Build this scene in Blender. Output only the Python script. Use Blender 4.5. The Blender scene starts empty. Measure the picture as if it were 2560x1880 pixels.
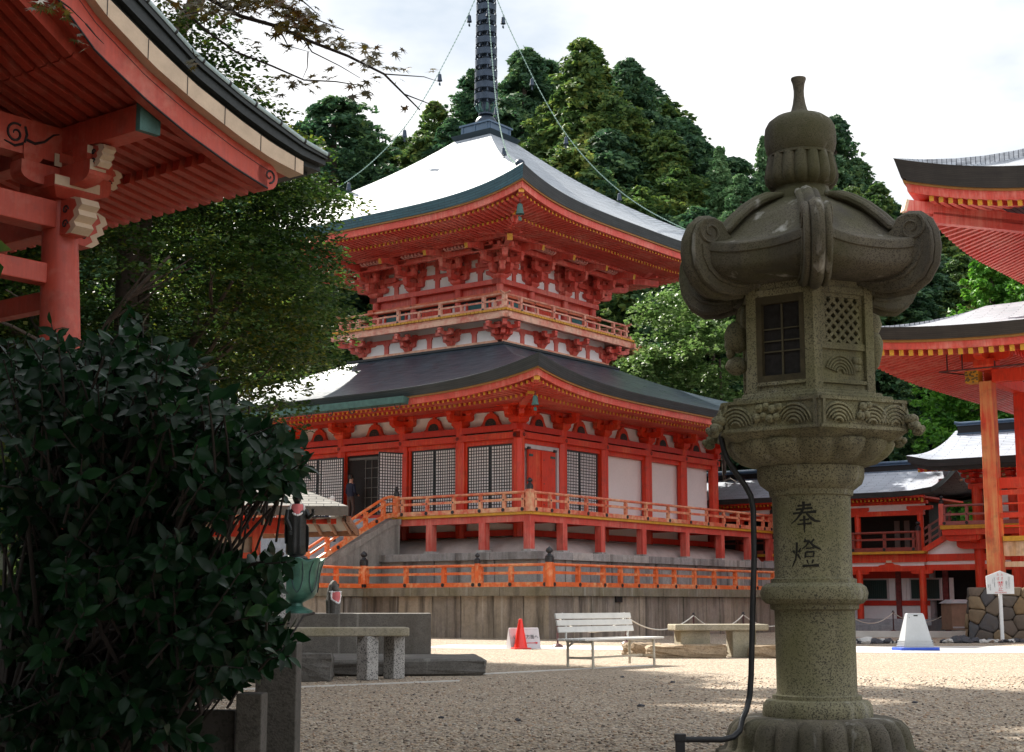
import bpy, bmesh, math, random
import numpy as np
from mathutils import Vector, Matrix
random.seed(7); rng = np.random.default_rng(7)
R = math.radians; PI = math.pi
scene = bpy.context.scene
col = scene.collection

# ------------------------------------------------------------------ camera
cam_d = bpy.data.cameras.new('camera'); cam = bpy.data.objects.new('camera', cam_d); col.objects.link(cam)
cam.location = (0, 0, 1.0); cam.rotation_euler = (PI/2 + math.atan(570/3720), 0, 0)
cam_d.sensor_width = 36; cam_d.lens = 36*3720/2560; cam_d.clip_start = .1; cam_d.clip_end = 2000
scene.camera = cam

# ------------------------------------------------------------------ light
SUN_AZ, SUN_EL = -36.0, 42.0          # heading from +Y towards +X, elevation
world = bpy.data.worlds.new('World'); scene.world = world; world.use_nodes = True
nt = world.node_tree; nt.nodes.clear()
def WN(t, **k):
    n = nt.nodes.new(t)
    for a, b in k.items(): setattr(n, a, b)
    return n
sky = WN('ShaderNodeTexSky', sky_type='NISHITA', sun_disc=False, sun_elevation=R(SUN_EL), sun_rotation=R(SUN_AZ), air_density=1.0, dust_density=2.0, altitude=700)
skm = WN('ShaderNodeVectorMath', operation='SCALE'); skm.inputs['Scale'].default_value = .06
nt.links.new(sky.outputs[0], skm.inputs[0])
wtc = WN('ShaderNodeTexCoord')
wmap = WN('ShaderNodeMapping'); wmap.inputs['Scale'].default_value = (1.6, 1.6, 3.4); wmap.inputs['Location'].default_value = (.3, .55, .2)
nt.links.new(wtc.outputs['Generated'], wmap.inputs[0])
wno = WN('ShaderNodeTexNoise'); wno.inputs['Scale'].default_value = 2.1; wno.inputs['Detail'].default_value = 6; wno.inputs['Roughness'].default_value = .52
nt.links.new(wmap.outputs[0], wno.inputs['Vector'])
wcr = WN('ShaderNodeMapRange'); wcr.inputs[1].default_value = .43; wcr.inputs[2].default_value = .60
nt.links.new(wno.outputs[0], wcr.inputs[0])
wmx = WN('ShaderNodeMix', data_type='RGBA')
nt.links.new(wcr.outputs[0], wmx.inputs[0])
wthin = WN('ShaderNodeMix', data_type='RGBA'); wthin.inputs[0].default_value = .8      # thin veil between the clouds
wthin.inputs[7].default_value = (.285, .318, .345, 1)
nt.links.new(skm.outputs[0], wthin.inputs[6]); nt.links.new(wthin.outputs[2], wmx.inputs[6])
wmx.inputs[7].default_value = (.47, .47, .475, 1)
wbg = WN('ShaderNodeBackground'); wbg.inputs[1].default_value = 1.0
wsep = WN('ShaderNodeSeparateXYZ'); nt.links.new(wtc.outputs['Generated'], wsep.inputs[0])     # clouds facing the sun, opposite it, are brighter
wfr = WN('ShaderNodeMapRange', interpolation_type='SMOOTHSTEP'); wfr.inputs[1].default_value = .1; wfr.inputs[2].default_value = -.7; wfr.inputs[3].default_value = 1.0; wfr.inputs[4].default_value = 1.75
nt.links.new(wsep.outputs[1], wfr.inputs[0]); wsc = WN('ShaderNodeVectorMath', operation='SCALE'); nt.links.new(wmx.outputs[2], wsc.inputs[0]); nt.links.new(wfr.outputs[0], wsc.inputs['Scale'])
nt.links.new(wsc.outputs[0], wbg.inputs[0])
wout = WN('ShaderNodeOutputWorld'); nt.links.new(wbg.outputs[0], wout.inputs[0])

sd = bpy.data.lights.new('sun', 'SUN'); sd.energy = 5.0; sd.angle = R(.6); sd.color = (1, .94, .84)
sun = bpy.data.objects.new('sun', sd); col.objects.link(sun)
sdir = Vector((math.sin(R(SUN_AZ))*math.cos(R(SUN_EL)), math.cos(R(SUN_AZ))*math.cos(R(SUN_EL)), math.sin(R(SUN_EL))))
sun.rotation_euler = sdir.to_track_quat('Z', 'Y').to_euler(); sun.location = (-30, 10, 40)
vs = scene.view_settings; vs.view_transform = 'Standard'; vs.look = 'None'; vs.exposure = 1.4; vs.gamma = 1.0; vs.use_curve_mapping = False
cy = scene.cycles; cy.max_bounces = 6; cy.diffuse_bounces = 3; cy.glossy_bounces = 3; cy.transparent_max_bounces = 4; cy.use_denoising = True

# ------------------------------------------------------------------ materials
MATS = {}
class NT:
    """small node-building helper"""
    def __init__(s, name):
        s.m = bpy.data.materials.new(name); s.m.use_nodes = True; s.t = s.m.node_tree; s.t.nodes.clear()
        s.out = s.n('ShaderNodeOutputMaterial'); s.b = s.n('ShaderNodeBsdfPrincipled'); s.l(s.b.outputs[0], s.out.inputs[0]); MATS[name] = s.m
    def n(s, t, **k):
        n = s.t.nodes.new(t)
        for a, b in k.items(): setattr(n, a, b)
        return n
    def l(s, a, b): s.t.links.new(a, b)
    def coord(s, kind='Object', scale=(1,1,1), rot=(0,0,0)):
        c = s.n('ShaderNodeTexCoord'); m = s.n('ShaderNodeMapping'); m.inputs['Scale'].default_value = scale; m.inputs['Rotation'].default_value = rot
        s.l(c.outputs[kind], m.inputs[0]); return m.outputs[0]
    def world(s, scale=(1,1,1)):
        g = s.n('ShaderNodeNewGeometry'); m = s.n('ShaderNodeMapping'); m.inputs['Scale'].default_value = scale
        s.l(g.outputs['Position'], m.inputs[0]); return m.outputs[0]
    def noise(s, v, scale, detail=4, rough=.55):
        n = s.n('ShaderNodeTexNoise'); n.inputs['Scale'].default_value = scale; n.inputs['Detail'].default_value = detail; n.inputs['Roughness'].default_value = rough
        s.l(v, n.inputs['Vector']); return n.outputs[0]
    def voro(s, v, scale, feat='F1', out=0, rand=1.0):
        n = s.n('ShaderNodeTexVoronoi', feature=feat); n.inputs['Scale'].default_value = scale; n.inputs['Randomness'].default_value = rand
        s.l(v, n.inputs['Vector']); return n.outputs[out]
    def ramp(s, f, stops):
        r = s.n('ShaderNodeValToRGB'); e = r.color_ramp.elements
        while len(e) < len(stops): e.new(.5)
        for x, (p, c) in zip(e, stops):
            x.position = p; x.color = (c, c, c, 1) if isinstance(c, (int, float)) else (*c, 1)
        s.l(f, r.inputs[0]); return r.outputs[0]
    def mix(s, f, a, b, bt='MIX'):
        m = s.n('ShaderNodeMix', data_type='RGBA', blend_type=bt)
        for i, x in ((0, f), (6, a), (7, b)):
            if isinstance(x, (int, float)): m.inputs[i].default_value = x if i == 0 else (x, x, x, 1)
            elif isinstance(x, tuple): m.inputs[i].default_value = (*x, 1)
            else: s.l(x, m.inputs[i])
        return m.outputs[2]
    def math(s, op, a, b=0.0):
        m = s.n('ShaderNodeMath', operation=op)
        for i, x in enumerate((a, b)):
            if isinstance(x, (int, float)): m.inputs[i].default_value = x
            else: s.l(x, m.inputs[i])
        return m.outputs[0]
    def sep(s, v, i):
        m = s.n('ShaderNodeSeparateXYZ'); s.l(v, m.inputs[0]); return m.outputs[i]
    def bump(s, h, strength=.3, dist=.02):
        b = s.n('ShaderNodeBump'); b.inputs['Strength'].default_value = strength; b.inputs['Distance'].default_value = dist
        s.l(h, b.inputs['Height']); s.l(b.outputs[0], s.b.inputs['Normal'])
    def set(s, color=None, rough=None, metal=None, spec=None):
        for k, x in (('Base Color', color), ('Roughness', rough), ('Metallic', metal), ('Specular IOR Level', spec)):
            if x is None: continue
            if isinstance(x, tuple): s.b.inputs[k].default_value = (*x, 1)
            elif isinstance(x, (int, float)): s.b.inputs[k].default_value = x
            else: s.l(x, s.b.inputs[k])
        return s.m

def plain(name, c, rough=.6, var=.25, scale=3.0, metal=0.0, bump=.15):
    k = NT(name); v = k.coord(); f = k.noise(v, scale, 5)
    f2 = k.noise(v, scale*9, 4)
    d = tuple(x*(1-var) for x in c); u = tuple(min(1, x*(1+var*.7)) for x in c)
    cc = k.mix(k.ramp(f, [(.3, 0.), (.7, 1.)]), d, u); cc = k.mix(k.math('MULTIPLY', f2, .35), cc, tuple(x*.6 for x in c))
    k.set(cc, k.ramp(f2, [(.3, max(.05, rough-.12)), (.7, min(1, rough+.1))]), metal); k.bump(f2, bump, .01)
    return k.m

def vermilion(name, c, fade, amount, rough=.5, streak=(10, 10, .8)):
    """painted timber: red paint, faded and flaked to bare wood along the grain"""
    k = NT(name); v = k.world(); big = k.noise(v, .9, 4); fine = k.noise(k.world(streak), 1.2, 5, .62); gr = k.noise(k.world((30, 30, 3)), 1.0, 3)
    dirt = k.noise(v, 3.3, 6, .6)
    f = k.math('ADD', k.math('MULTIPLY', big, .5), k.math('MULTIPLY', fine, .5))
    base = k.mix(k.ramp(gr, [(.3, 0.), (.7, 1.)]), tuple(x*.82 for x in c), c)
    cc = k.mix(k.ramp(f, [(max(0, .66-amount), 0.), (min(1, .80-amount*.75), 1.)]), base, fade)
    cc = k.mix(k.ramp(dirt, [(.52, 0.), (.76, .45)]), cc, (.12, .03, .02))
    k.set(cc, k.ramp(fine, [(.3, rough-.1), (.7, rough+.15)])); k.bump(fine, .12, .01)
    return k.m
RED = vermilion('vermilion_paint', (.70, .040, .010), (.72, .15, .06), .14)
RED_DEEP = vermilion('dark_vermilion_paint', (.60, .030, .014), (.62, .075, .04), .06)
RED_PINK = vermilion('faded_vermilion_paint', (.64, .078, .055), (.68, .22, .17), .19)
RED_RAIL = vermilion('weathered_rail_paint', (.68, .12, .06), (.74, .42, .24), .24, streak=(6, 6, 6))
RED_ORANGE = vermilion('orange_rail_paint', (.76, .14, .03), (.76, .40, .20), .18, streak=(6, 6, 6))
RED_BELL = vermilion('bell_tower_paint', (.50, .068, .040), (.52, .15, .11), .14, streak=(6, 6, 6))
WOODPALE = vermilion('bare_wood', (.62, .34, .16), (.74, .52, .36), .30)
WHITE = plain('white_plaster', (.86, .83, .85), .8, .05, 1.2, bump=.03)
CREAM = plain('cream_paint', (.62, .47, .34), .7, .16, 4)
OCHRE = plain('dull_ochre_strip', (.28, .115, .016), .6, .2, 6)
YELLOW = plain('ochre_paint', (.62, .30, .022), .6, .2, 6)
BLACK = plain('black_iron', (.018, .018, .022), .45, .3, 6)
LACQ = plain('black_lacquer', (.012, .012, .014), .4, .2, 6)
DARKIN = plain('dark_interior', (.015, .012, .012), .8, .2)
BRONZE = plain('dark_bronze', (.035, .05, .075), .42, .25, 4, .55)
PATINA = plain('verdigris', (.055, .13, .115), .6, .35, 5, .15)
STATUE = plain('black_bronze', (.022, .022, .022), .35, .3, 6, .4)
GREENW = plain('green_lattice_paint', (.05, .20, .21), .5, .2, 3)
ROPE = plain('white_rope', (.72, .68, .60), .8, .1, 20)
MAROON = plain('maroon_enamel', (.08, .02, .022), .4, .2)
WHITEP = plain('white_enamel', (.70, .70, .70), .45, .08, 4, bump=.03)
BENCHW = plain('aged_white_bench_paint', (.66, .65, .62), .5, .1, 5, bump=.05)
BENCHM = plain('beige_bench_steel', (.50, .46, .38), .5, .15, 8)
CONE = plain('cone_plastic', (.85, .03, .018), .35, .06, 3, bump=.02)
BLUEP = plain('blue_plastic', (.02, .08, .52), .4, .1)
GREYP = plain('grey_plastic', (.42, .44, .46), .45, .08, 3, bump=.02)
SIGNG = plain('sign_grey_plastic', (.56, .52, .54), .5, .12, 5)
RUST = plain('brown_steel_cabinet', (.26, .17, .12), .5, .2, 5)
SKIN = plain('skin', (.55, .30, .22), .6, .08, 8)
NAVY = plain('navy_cloth', (.014, .018, .045), .85, .2, 12)
SHIRT = plain('white_shirt', (.72, .72, .75), .8, .05)
HAIRW = plain('white_hair', (.66, .62, .60), .7, .1, 20)
HAIRB = plain('black_hair', (.02, .017, .015), .6, .1, 20)
TROUS = plain('brown_trousers', (.09, .055, .05), .85, .15, 10)
BIBP = plain('pink_cloth', (.64, .16, .17), .85, .2, 8)
BIBW = plain('white_lace', (.78, .76, .76), .85, .05)
BROWNW = plain('brown_timber', (.20, .095, .055), .7, .25, 6)
REDINK = plain('red_lettering', (.60, .02, .03), .6, .05)
BLKINK = plain('black_lettering', (.03, .03, .035), .6, .05)
GREYINK = plain('grey_lettering', (.25, .26, .28), .6, .05)
BARK = plain('bark', (.075, .052, .04), .9, .35, 8, bump=.6)
TWIG = plain('dark_twig', (.03, .022, .02), .8, .3, 20)

def granite(name, base, dark, speck=60., moss=.0, mosscol=(.10, .11, .03), stain=0.0, rough=.85, speckamt=.75, isl=0):
    k = NT(name); v = k.world(); s1 = k.voro(v, speck, out=1); s1 = k.sep(s1, 0)
    n0 = k.noise(v, 1.7, 5, .6); n1 = k.noise(v, 7, 6, .65); n2 = k.noise(v, speck*1.3, 2)
    c = k.mix(k.ramp(n1, [(.3, 0.), (.7, 1.)]), tuple(x*.8 for x in base), tuple(min(1, x*1.12) for x in base))
    c = k.mix(k.math('MULTIPLY', k.ramp(s1, [(.66, 0.), (.82, 1.)]), speckamt), c, dark)
    c = k.mix(k.math('MULTIPLY', k.ramp(n2, [(.58, 0.), (.7, 1.)]), .35), c, tuple(min(1, x*1.5) for x in base))
    if moss: c = k.mix(k.math('MULTIPLY', k.ramp(n0, [(.38, 0.), (.66, 1.)]), moss), c, mosscol)
    if stain:
        st = k.noise(k.world((3.2, 3.2, .28)), 1.0, 5, .6); c = k.mix(k.math('MULTIPLY', k.ramp(st, [(.48, 0.), (.68, 1.)]), stain), c, (.05, .042, .035))
        st2 = k.noise(k.world((5.5, 5.5, .2)), 1.0, 4, .6); c = k.mix(k.math('MULTIPLY', k.ramp(st2, [(.60, 0.), (.72, 1.)]), stain*.7), c, (.55, .53, .49))
    if isl:     # slab to slab variation
        g = k.n('ShaderNodeNewGeometry'); c = k.mix(1.0, c, k.ramp(g.outputs['Random Per Island'], [(0., (.62, .58, .56)), (.35, (.9, .86, .84)), (.6, (1.12, 1.06, .98)), (.8, (.78, .78, .80)), (1., (1.3, 1.22, 1.12))]), 'MULTIPLY')
    k.set(c, rough); k.bump(k.math('ADD', n2, k.math('MULTIPLY', n1, 2.0)), .35, .012)
    return k.m
STONE_L = granite('lantern_granite', (.27, .245, .155), (.04, .035, .03), 150., .6, (.15, .145, .05), .6, speckamt=.85)
STONE_CAP = granite('lichened_granite', (.135, .115, .085), (.03, .025, .02), 150., .8, (.06, .058, .016), .9)
STONE_T = granite('terrace_stone', (.33, .285, .245), (.17, .14, .12), 40., .3, (.17, .135, .06), .85, speckamt=.25, isl=1)
STONE_T2 = granite('grey_terrace_stone', (.36, .35, .36), (.18, .17, .17), 40., .2, (.18, .16, .13), .6, speckamt=.3, isl=1)
COPING = granite('mossy_coping', (.24, .205, .155), (.12, .10, .08), 40., .6, (.13, .11, .05), .5, speckamt=.3)
STONE_G = granite('dark_granite', (.12, .11, .10), (.03, .028, .026), 70., .3, (.06, .05, .035), .35, speckamt=.5)
STONE_P = granite('pale_granite', (.40, .38, .36), (.03, .03, .035), 70., 0., stain=.1)
STONE_B = granite('bench_granite', (.34, .30, .23), (.10, .085, .06), 70., .5, (.20, .17, .07), .25, speckamt=.4)
STONE_STEP = granite('stair_stone', (.36, .37, .40), (.2, .2, .21), 40., 0., stain=.25, speckamt=.3)
STONE_Y = granite('brown_rough_stone', (.34, .25, .16), (.12, .08, .05), 45., .4, (.16, .11, .06), .0, speckamt=.45)
CONCRETE = granite('concrete', (.29, .265, .24), (.18, .16, .14), 30., .3, (.16, .14, .12), .5, speckamt=.2)

def roofmat(name, c1, c2, rows, rough, courses=.9, wet=.5):
    """thin shingle / copper courses; UV in metres: u along the eave, v up the slope"""
    k = NT(name); c = k.n('ShaderNodeUVMap'); m = k.n('ShaderNodeMapping'); k.l(c.outputs[0], m.inputs[0])
    br = k.n('ShaderNodeTexBrick'); br.offset = .5; k.l(m.outputs[0], br.inputs['Vector'])
    br.inputs['Scale'].default_value = 1.0; br.inputs['Brick Width'].default_value = courses; br.inputs['Row Height'].default_value = rows; br.inputs['Mortar Size'].default_value = rows*.10; br.inputs['Mortar Smooth'].default_value = .3
    br.inputs['Color1'].default_value = (.85, .85, .85, 1); br.inputs['Color2'].default_value = (1, 1, 1, 1); br.inputs['Mortar'].default_value = (.22, .22, .25, 1)
    m2 = k.n('ShaderNodeMapping'); m2.inputs['Scale'].default_value = (1.6, .35, 1); k.l(c.outputs[0], m2.inputs[0])
    n1 = k.noise(m2.outputs[0], 1.1, 6, .65); m3 = k.n('ShaderNodeMapping'); m3.inputs['Scale'].default_value = (.5, 5, 1); k.l(c.outputs[0], m3.inputs[0]); n2 = k.noise(m3.outputs[0], 1.5, 5, .6)
    cc = k.mix(k.ramp(n1, [(.3, 0.), (.72, 1.)]), c1, c2); cc = k.mix(k.math('MULTIPLY', k.ramp(n2, [(.4, 0.), (.65, 1.)]), .45), cc, tuple(x*.55 for x in c1))
    cc = k.mix(1.0, cc, br.outputs[0], 'MULTIPLY')
    k.set(cc, k.ramp(n2, [(.3, rough-.08), (.7, rough+.12)]), spec=wet); k.bump(br.outputs[0], .25, .02)
    return k.m
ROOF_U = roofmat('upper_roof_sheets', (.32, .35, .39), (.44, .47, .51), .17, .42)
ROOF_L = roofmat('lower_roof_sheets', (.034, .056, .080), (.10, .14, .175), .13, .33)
ROOF_C = roofmat('corridor_roof_sheets', (.40, .44, .52), (.54, .58, .65), .14, .42)
ROOF_H = roofmat('hall_roof_sheets', (.38, .40, .44), (.52, .54, .58), .14, .42)
EDGE_BLUE = roofmat('blue_copper_edge', (.035, .105, .15), (.07, .15, .19), .085, .45, .55)
EDGE_DARK = roofmat('dark_shingle_edge', (.028, .034, .038), (.05, .056, .06), .06, .55, 1.4)
EDGE_BROWN = roofmat('brown_shingle_edge', (.022, .017, .015), (.045, .036, .031), .05, .6, 1.2)
VERGE = roofmat('black_tile_verge', (.016, .02, .022), (.03, .035, .037), .3, .5, .7)
RIDGE_BLUE = plain('blue_copper_ridge', (.07, .12, .19), .45, .2, 4)
TILE_TOP = plain('pale_ridge_cap', (.36, .45, .45), .5, .2, 5)
SHINGLE = roofmat('hut_shingles', (.34, .32, .29), (.50, .47, .43), .12, .8, .35, .3)

def gravel(name):
    k = NT(name); v = k.world(); cell = k.voro(v, 42., out=1); d = k.voro(v, 42.); h = k.sep(cell, 0); h2 = k.sep(cell, 1)
    c = k.ramp(h, [(0., (.15, .12, .10)), (.22, (.40, .31, .23)), (.42, (.64, .52, .38)), (.62, (.55, .38, .25)), (.8, (.78, .68, .54)), (1., (.60, .53, .45))])
    c = k.mix(k.ramp(h2, [(.86, 0.), (.9, 1.)]), c, (.06, .055, .055))
    c = k.mix(k.ramp(d, [(.35, 0.), (.75, .65)]), c, (.10, .08, .06))
    n = k.noise(v, .35, 5, .6); c = k.mix(k.math('MULTIPLY', k.ramp(n, [(.35, 0.), (.7, 1.)]), .30), c, (.30, .22, .15))
    n3 = k.noise(v, 2.2, 5, .6); c = k.mix(k.math('MULTIPLY', k.ramp(n3, [(.5, 0.), (.75, 1.)]), .3), c, (.22, .18, .14))
    n2 = k.noise(v, 1.1, 6, .7); c = k.mix(k.ramp(n2, [(.68, 0.), (.80, .28)]), c, (.10, .11, .03))
    k.set(c, .95); k.bump(k.math('SUBTRACT', 1.0, d), .9, .03)
    return k.m
GRAVEL = gravel('gravel')
def pavem():
    k = NT('pale_paving'); v = k.world(); n = k.noise(v, 2.5, 6, .6); f = k.noise(v, 40, 3)
    c = k.mix(k.ramp(n, [(.3, 0.), (.7, 1.)]), (.50, .47, .44), (.64, .62, .59)); c = k.mix(k.math('MULTIPLY', f, .3), c, (.32, .30, .28))
    k.set(c, .85); k.bump(f, .2, .01); return k.m
PAVE = pavem()
def pebbles():
    k = NT('loose_pebbles'); g = k.n('ShaderNodeNewGeometry'); ri = g.outputs['Random Per Island']; n = k.noise(k.world(), 60., 3)
    c = k.ramp(ri, [(0., (.07, .06, .055)), (.15, (.20, .15, .12)), (.35, (.42, .32, .24)), (.55, (.60, .50, .38)), (.7, (.48, .31, .20)), (.85, (.70, .62, .52)), (1., (.40, .37, .34))])
    c = k.mix(k.math('MULTIPLY', n, .5), c, (.22, .17, .13)); k.set(c, .85); return k.m
PEBBLE = pebbles()
def earth():
    k = NT('forest_floor'); v = k.world(); n = k.noise(v, .4, 6, .65); f = k.noise(v, 6, 4)
    c = k.mix(n, (.03, .035, .014), (.05, .045, .025)); c = k.mix(k.math('MULTIPLY', f, .5), c, (.02, .028, .01)); k.set(c, .95); k.bump(f, .6, .15); return k.m
EARTH = earth()
def rubble():
    k = NT('rubble_stone'); oi = k.n('ShaderNodeObjectInfo'); g = k.n('ShaderNodeAttribute', attribute_name='tint'); v = k.world(); n = k.noise(v, 5, 6, .65); s = k.noise(v, 22, 4)
    h = k.sep(g.outputs['Vector'], 0)
    c = k.ramp(h, [(0., (.05, .042, .04)), (.25, (.10, .078, .065)), (.5, (.22, .14, .07)), (.68, (.14, .10, .075)), (.84, (.06, .064, .078)), (1., (.26, .17, .08))])
    c = k.mix(k.ramp(n, [(.4, 0.), (.75, .6)]), c, (.09, .065, .045)); k.set(c, .85); k.bump(k.math('ADD', n, k.math('MULTIPLY', s, .4)), .6, .04); return k.m
RUBBLE = rubble()

def leafmat(name, cols, rough=.5, trans=.25, hue_scale=.6, spec=.4):
    """leaf colour varies from clump to clump (noise in space) and leaf to leaf"""
    k = NT(name); v = k.world(); n = k.noise(v, hue_scale, 3, .6); f = k.noise(v, hue_scale*14, 2)
    g = k.n('ShaderNodeNewGeometry'); ri = g.outputs['Random Per Island']
    x = k.math('ADD', k.math('MULTIPLY', n, .55), k.math('ADD', k.math('MULTIPLY', f, .2), k.math('MULTIPLY', ri, .25)))
    c = k.ramp(x, cols); k.set(c, rough, spec=spec)
    if trans:
        tr = k.n('ShaderNodeBsdfTranslucent'); k.l(k.mix(1.0, c, 1.5, 'MULTIPLY'), tr.inputs[0]); mx = k.n('ShaderNodeMixShader'); mx.inputs[0].default_value = trans
        k.l(k.b.outputs[0], mx.inputs[1]); k.l(tr.outputs[0], mx.inputs[2]); k.l(mx.outputs[0], k.out.inputs[0])
    return k.m
LEAF_CEDAR = leafmat('cedar_needles', [(.30, (.024, .058, .018)), (.46, (.055, .11, .028)), (.58, (.11, .165, .032)), (.72, (.22, .22, .045))], .7, .34, .35)
LEAF_CEDAR2 = leafmat('dark_cedar_needles', [(.30, (.016, .046, .026)), (.46, (.036, .092, .042)), (.60, (.07, .135, .046)), (.74, (.13, .18, .05))], .7, .32, .35)
LEAF_PALE = leafmat('pale_cypress_needles', [(.30, (.03, .08, .035)), (.46, (.07, .15, .06)), (.60, (.12, .21, .085)), (.74, (.17, .26, .11))], .65, .2, .6)
LEAF_BRIGHT = leafmat('bright_conifer_needles', [(.30, (.02, .09, .010)), (.46, (.06, .19, .015)), (.60, (.12, .29, .03)), (.74, (.22, .38, .05))], .6, .25, .8)
LEAF_MAPLE = leafmat('maple_leaves', [(.30, (.010, .028, .006)), (.46, (.026, .058, .010)), (.58, (.050, .088, .013)), (.69, (.14, .14, .016)), (.80, (.46, .33, .022))], .55, .45, .42)
LEAF_BRANCH = leafmat('turning_maple_leaves', [(.30, (.03, .018, .008)), (.45, (.06, .05, .010)), (.58, (.11, .085, .014)), (.75, (.15, .04, .014))], .5, .3, 1.5)
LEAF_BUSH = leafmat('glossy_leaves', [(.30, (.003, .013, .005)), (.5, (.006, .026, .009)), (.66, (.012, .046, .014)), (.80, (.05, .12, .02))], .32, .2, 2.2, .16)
LEAF_SHRUB = leafmat('shrub_leaves', [(.30, (.04, .09, .02)), (.46, (.09, .17, .04)), (.60, (.15, .23, .07)), (.74, (.22, .28, .12))], .5, .3, .9)
LEAF_RUSSET = leafmat('russet_leaves', [(.30, (.10, .06, .025)), (.46, (.24, .13, .05)), (.60, (.34, .20, .09)), (.74, (.16, .18, .05))], .6, .3, 1.2)

# ------------------------------------------------------------------ mesh helpers
class MB:
    def __init__(s): s.v = []; s.f = []; s.mi = []; s.uv = {}; s.m = 0; s.T = None
    def pt(s, p):
        p = Vector(p); s.v.append(tuple(s.T @ p) if s.T is not None else tuple(p)); return len(s.v)-1
    def face(s, idx, uv=None):
        if uv: s.uv[len(s.f)] = uv
        s.f.append(tuple(idx)); s.mi.append(s.m)
    def hexa(s, b):           # 8 corners: bottom loop then top loop
        i = [s.pt(p) for p in b]
        for q in ((3,2,1,0),(4,5,6,7),(0,1,5,4),(1,2,6,5),(2,3,7,6),(3,0,4,7)): s.face([i[k] for k in q])
    def box(s, c, d, ch=0):
        x, y, z = c; a, b, h = d[0]/2, d[1]/2, d[2]/2
        s.hexa([(x-a,y-b,z-h),(x+a,y-b,z-h),(x+a,y+b,z-h),(x-a,y+b,z-h),(x-a,y-b,z+h),(x+a,y-b,z+h),(x+a,y+b,z+h),(x-a,y+b,z+h)])
    def b2(s, lo, hi): s.box([(lo[i]+hi[i])/2 for i in range(3)], [abs(hi[i]-lo[i]) for i in range(3)])
    def frus(s, c, b, t, z0, z1):   # square frustum, bottom half-size b, top half-size t (numbers or pairs)
        bx, by = b if isinstance(b, tuple) else (b, b); tx, ty = t if isinstance(t, tuple) else (t, t); x, y = c
        s.hexa([(x-bx,y-by,z0),(x+bx,y-by,z0),(x+bx,y+by,z0),(x-bx,y+by,z0),(x-tx,y-ty,z1),(x+tx,y-ty,z1),(x+tx,y+ty,z1),(x-tx,y+ty,z1)])
    def beam(s, p, q, w, h, up=(0,0,1), endm=None):
        p, q, up = Vector(p), Vector(q), Vector(up); d = (q-p).normalized(); a = d.cross(up).normalized(); u = a.cross(d)
        a = a*w/2; u = u*h/2
        i = [s.pt(x) for x in (p-a-u,p+a-u,p+a+u,p-a+u,q-a-u,q+a-u,q+a+u,q-a+u)]
        for k in ((0,1,2,3),(0,4,5,1),(1,5,6,2),(2,6,7,3),(3,7,4,0)): s.face([i[j] for j in k])
        m = s.m
        if endm is not None: s.m = endm
        s.face([i[j] for j in (7,6,5,4)]); s.m = m
    def tube(s, pts, r, n=8, cap=True, closed=False):
        pts = [Vector(p) for p in pts]; rings = []; N = len(pts); pa = None
        for k, p in enumerate(pts):
            d = (pts[min(k+1, N-1)]-pts[max(k-1, 0)]) if not closed else (pts[(k+1) % N]-pts[k-1])
            d.normalize()
            if pa is None: pa = d.orthogonal().normalized()
            else:
                pa = (pa-d*pa.dot(d))
                pa = pa.normalized() if pa.length > 1e-6 else d.orthogonal().normalized()
            b = d.cross(pa); rr = r[k] if isinstance(r, (list, tuple)) else r
            rings.append([s.pt(p+(pa*math.cos(2*PI*j/n)+b*math.sin(2*PI*j/n))*rr) for j in range(n)])
        for k in range(N if closed else N-1):
            A, B = rings[k], rings[(k+1) % N]
            for j in range(n): s.face([A[j], A[(j+1) % n], B[(j+1) % n], B[j]])
        if cap and not closed: s.face(rings[0][::-1]); s.face(rings[-1])
    def lathe(s, prof, n=32, c=(0,0,0), fn=None, cap=True, rot=0.0):
        rings = []
        for i, (r, z) in enumerate(prof):
            ring = []
            for j in range(n):
                a = 2*PI*j/n+rot; rr, zz = (r, z) if fn is None else fn(i, a, r, z)
                ring.append(s.pt((c[0]+rr*math.cos(a), c[1]+rr*math.sin(a), c[2]+zz)))
            rings.append(ring)
        for A, B in zip(rings, rings[1:]):
            for j in range(n): s.face([A[j], A[(j+1) % n], B[(j+1) % n], B[j]])
        if cap: s.face(rings[0][::-1]); s.face(rings[-1])
    def prism(s, poly, o, A, B, N, t):
        o, A, B, N = Vector(o), Vector(A), Vector(B), Vector(N)
        lo = [s.pt(o+A*a+B*b) for a, b in poly]; hi = [s.pt(o+A*a+B*b+N*t) for a, b in poly]; n = len(poly)
        s.face(lo[::-1]); s.face(hi)
        for k in range(n): s.face([lo[k], lo[(k+1) % n], hi[(k+1) % n], hi[k]])
    def grid(s, P, uv=None, flip=False):
        I = [[s.pt(p) for p in row] for row in P]
        for a in range(len(P)-1):
            for b in range(len(P[0])-1):
                q = [(a,b),(a+1,b),(a+1,b+1),(a,b+1)]
                if flip: q = q[::-1]
                s.face([I[x][y] for x, y in q], [uv[x][y] for x, y in q] if uv else None)
    def ball(s, c, r, n=10, sc=(1,1,1)):
        prof = [(r*math.sin(PI*k/n), -r*math.cos(PI*k/n)) for k in range(1, n)]
        T = s.T; M = Matrix.Translation(Vector(c)) @ Matrix.Diagonal((*sc, 1)); s.T = (T @ M) if T is not None else M
        s.lathe(prof, n*2); s.T = T
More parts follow.
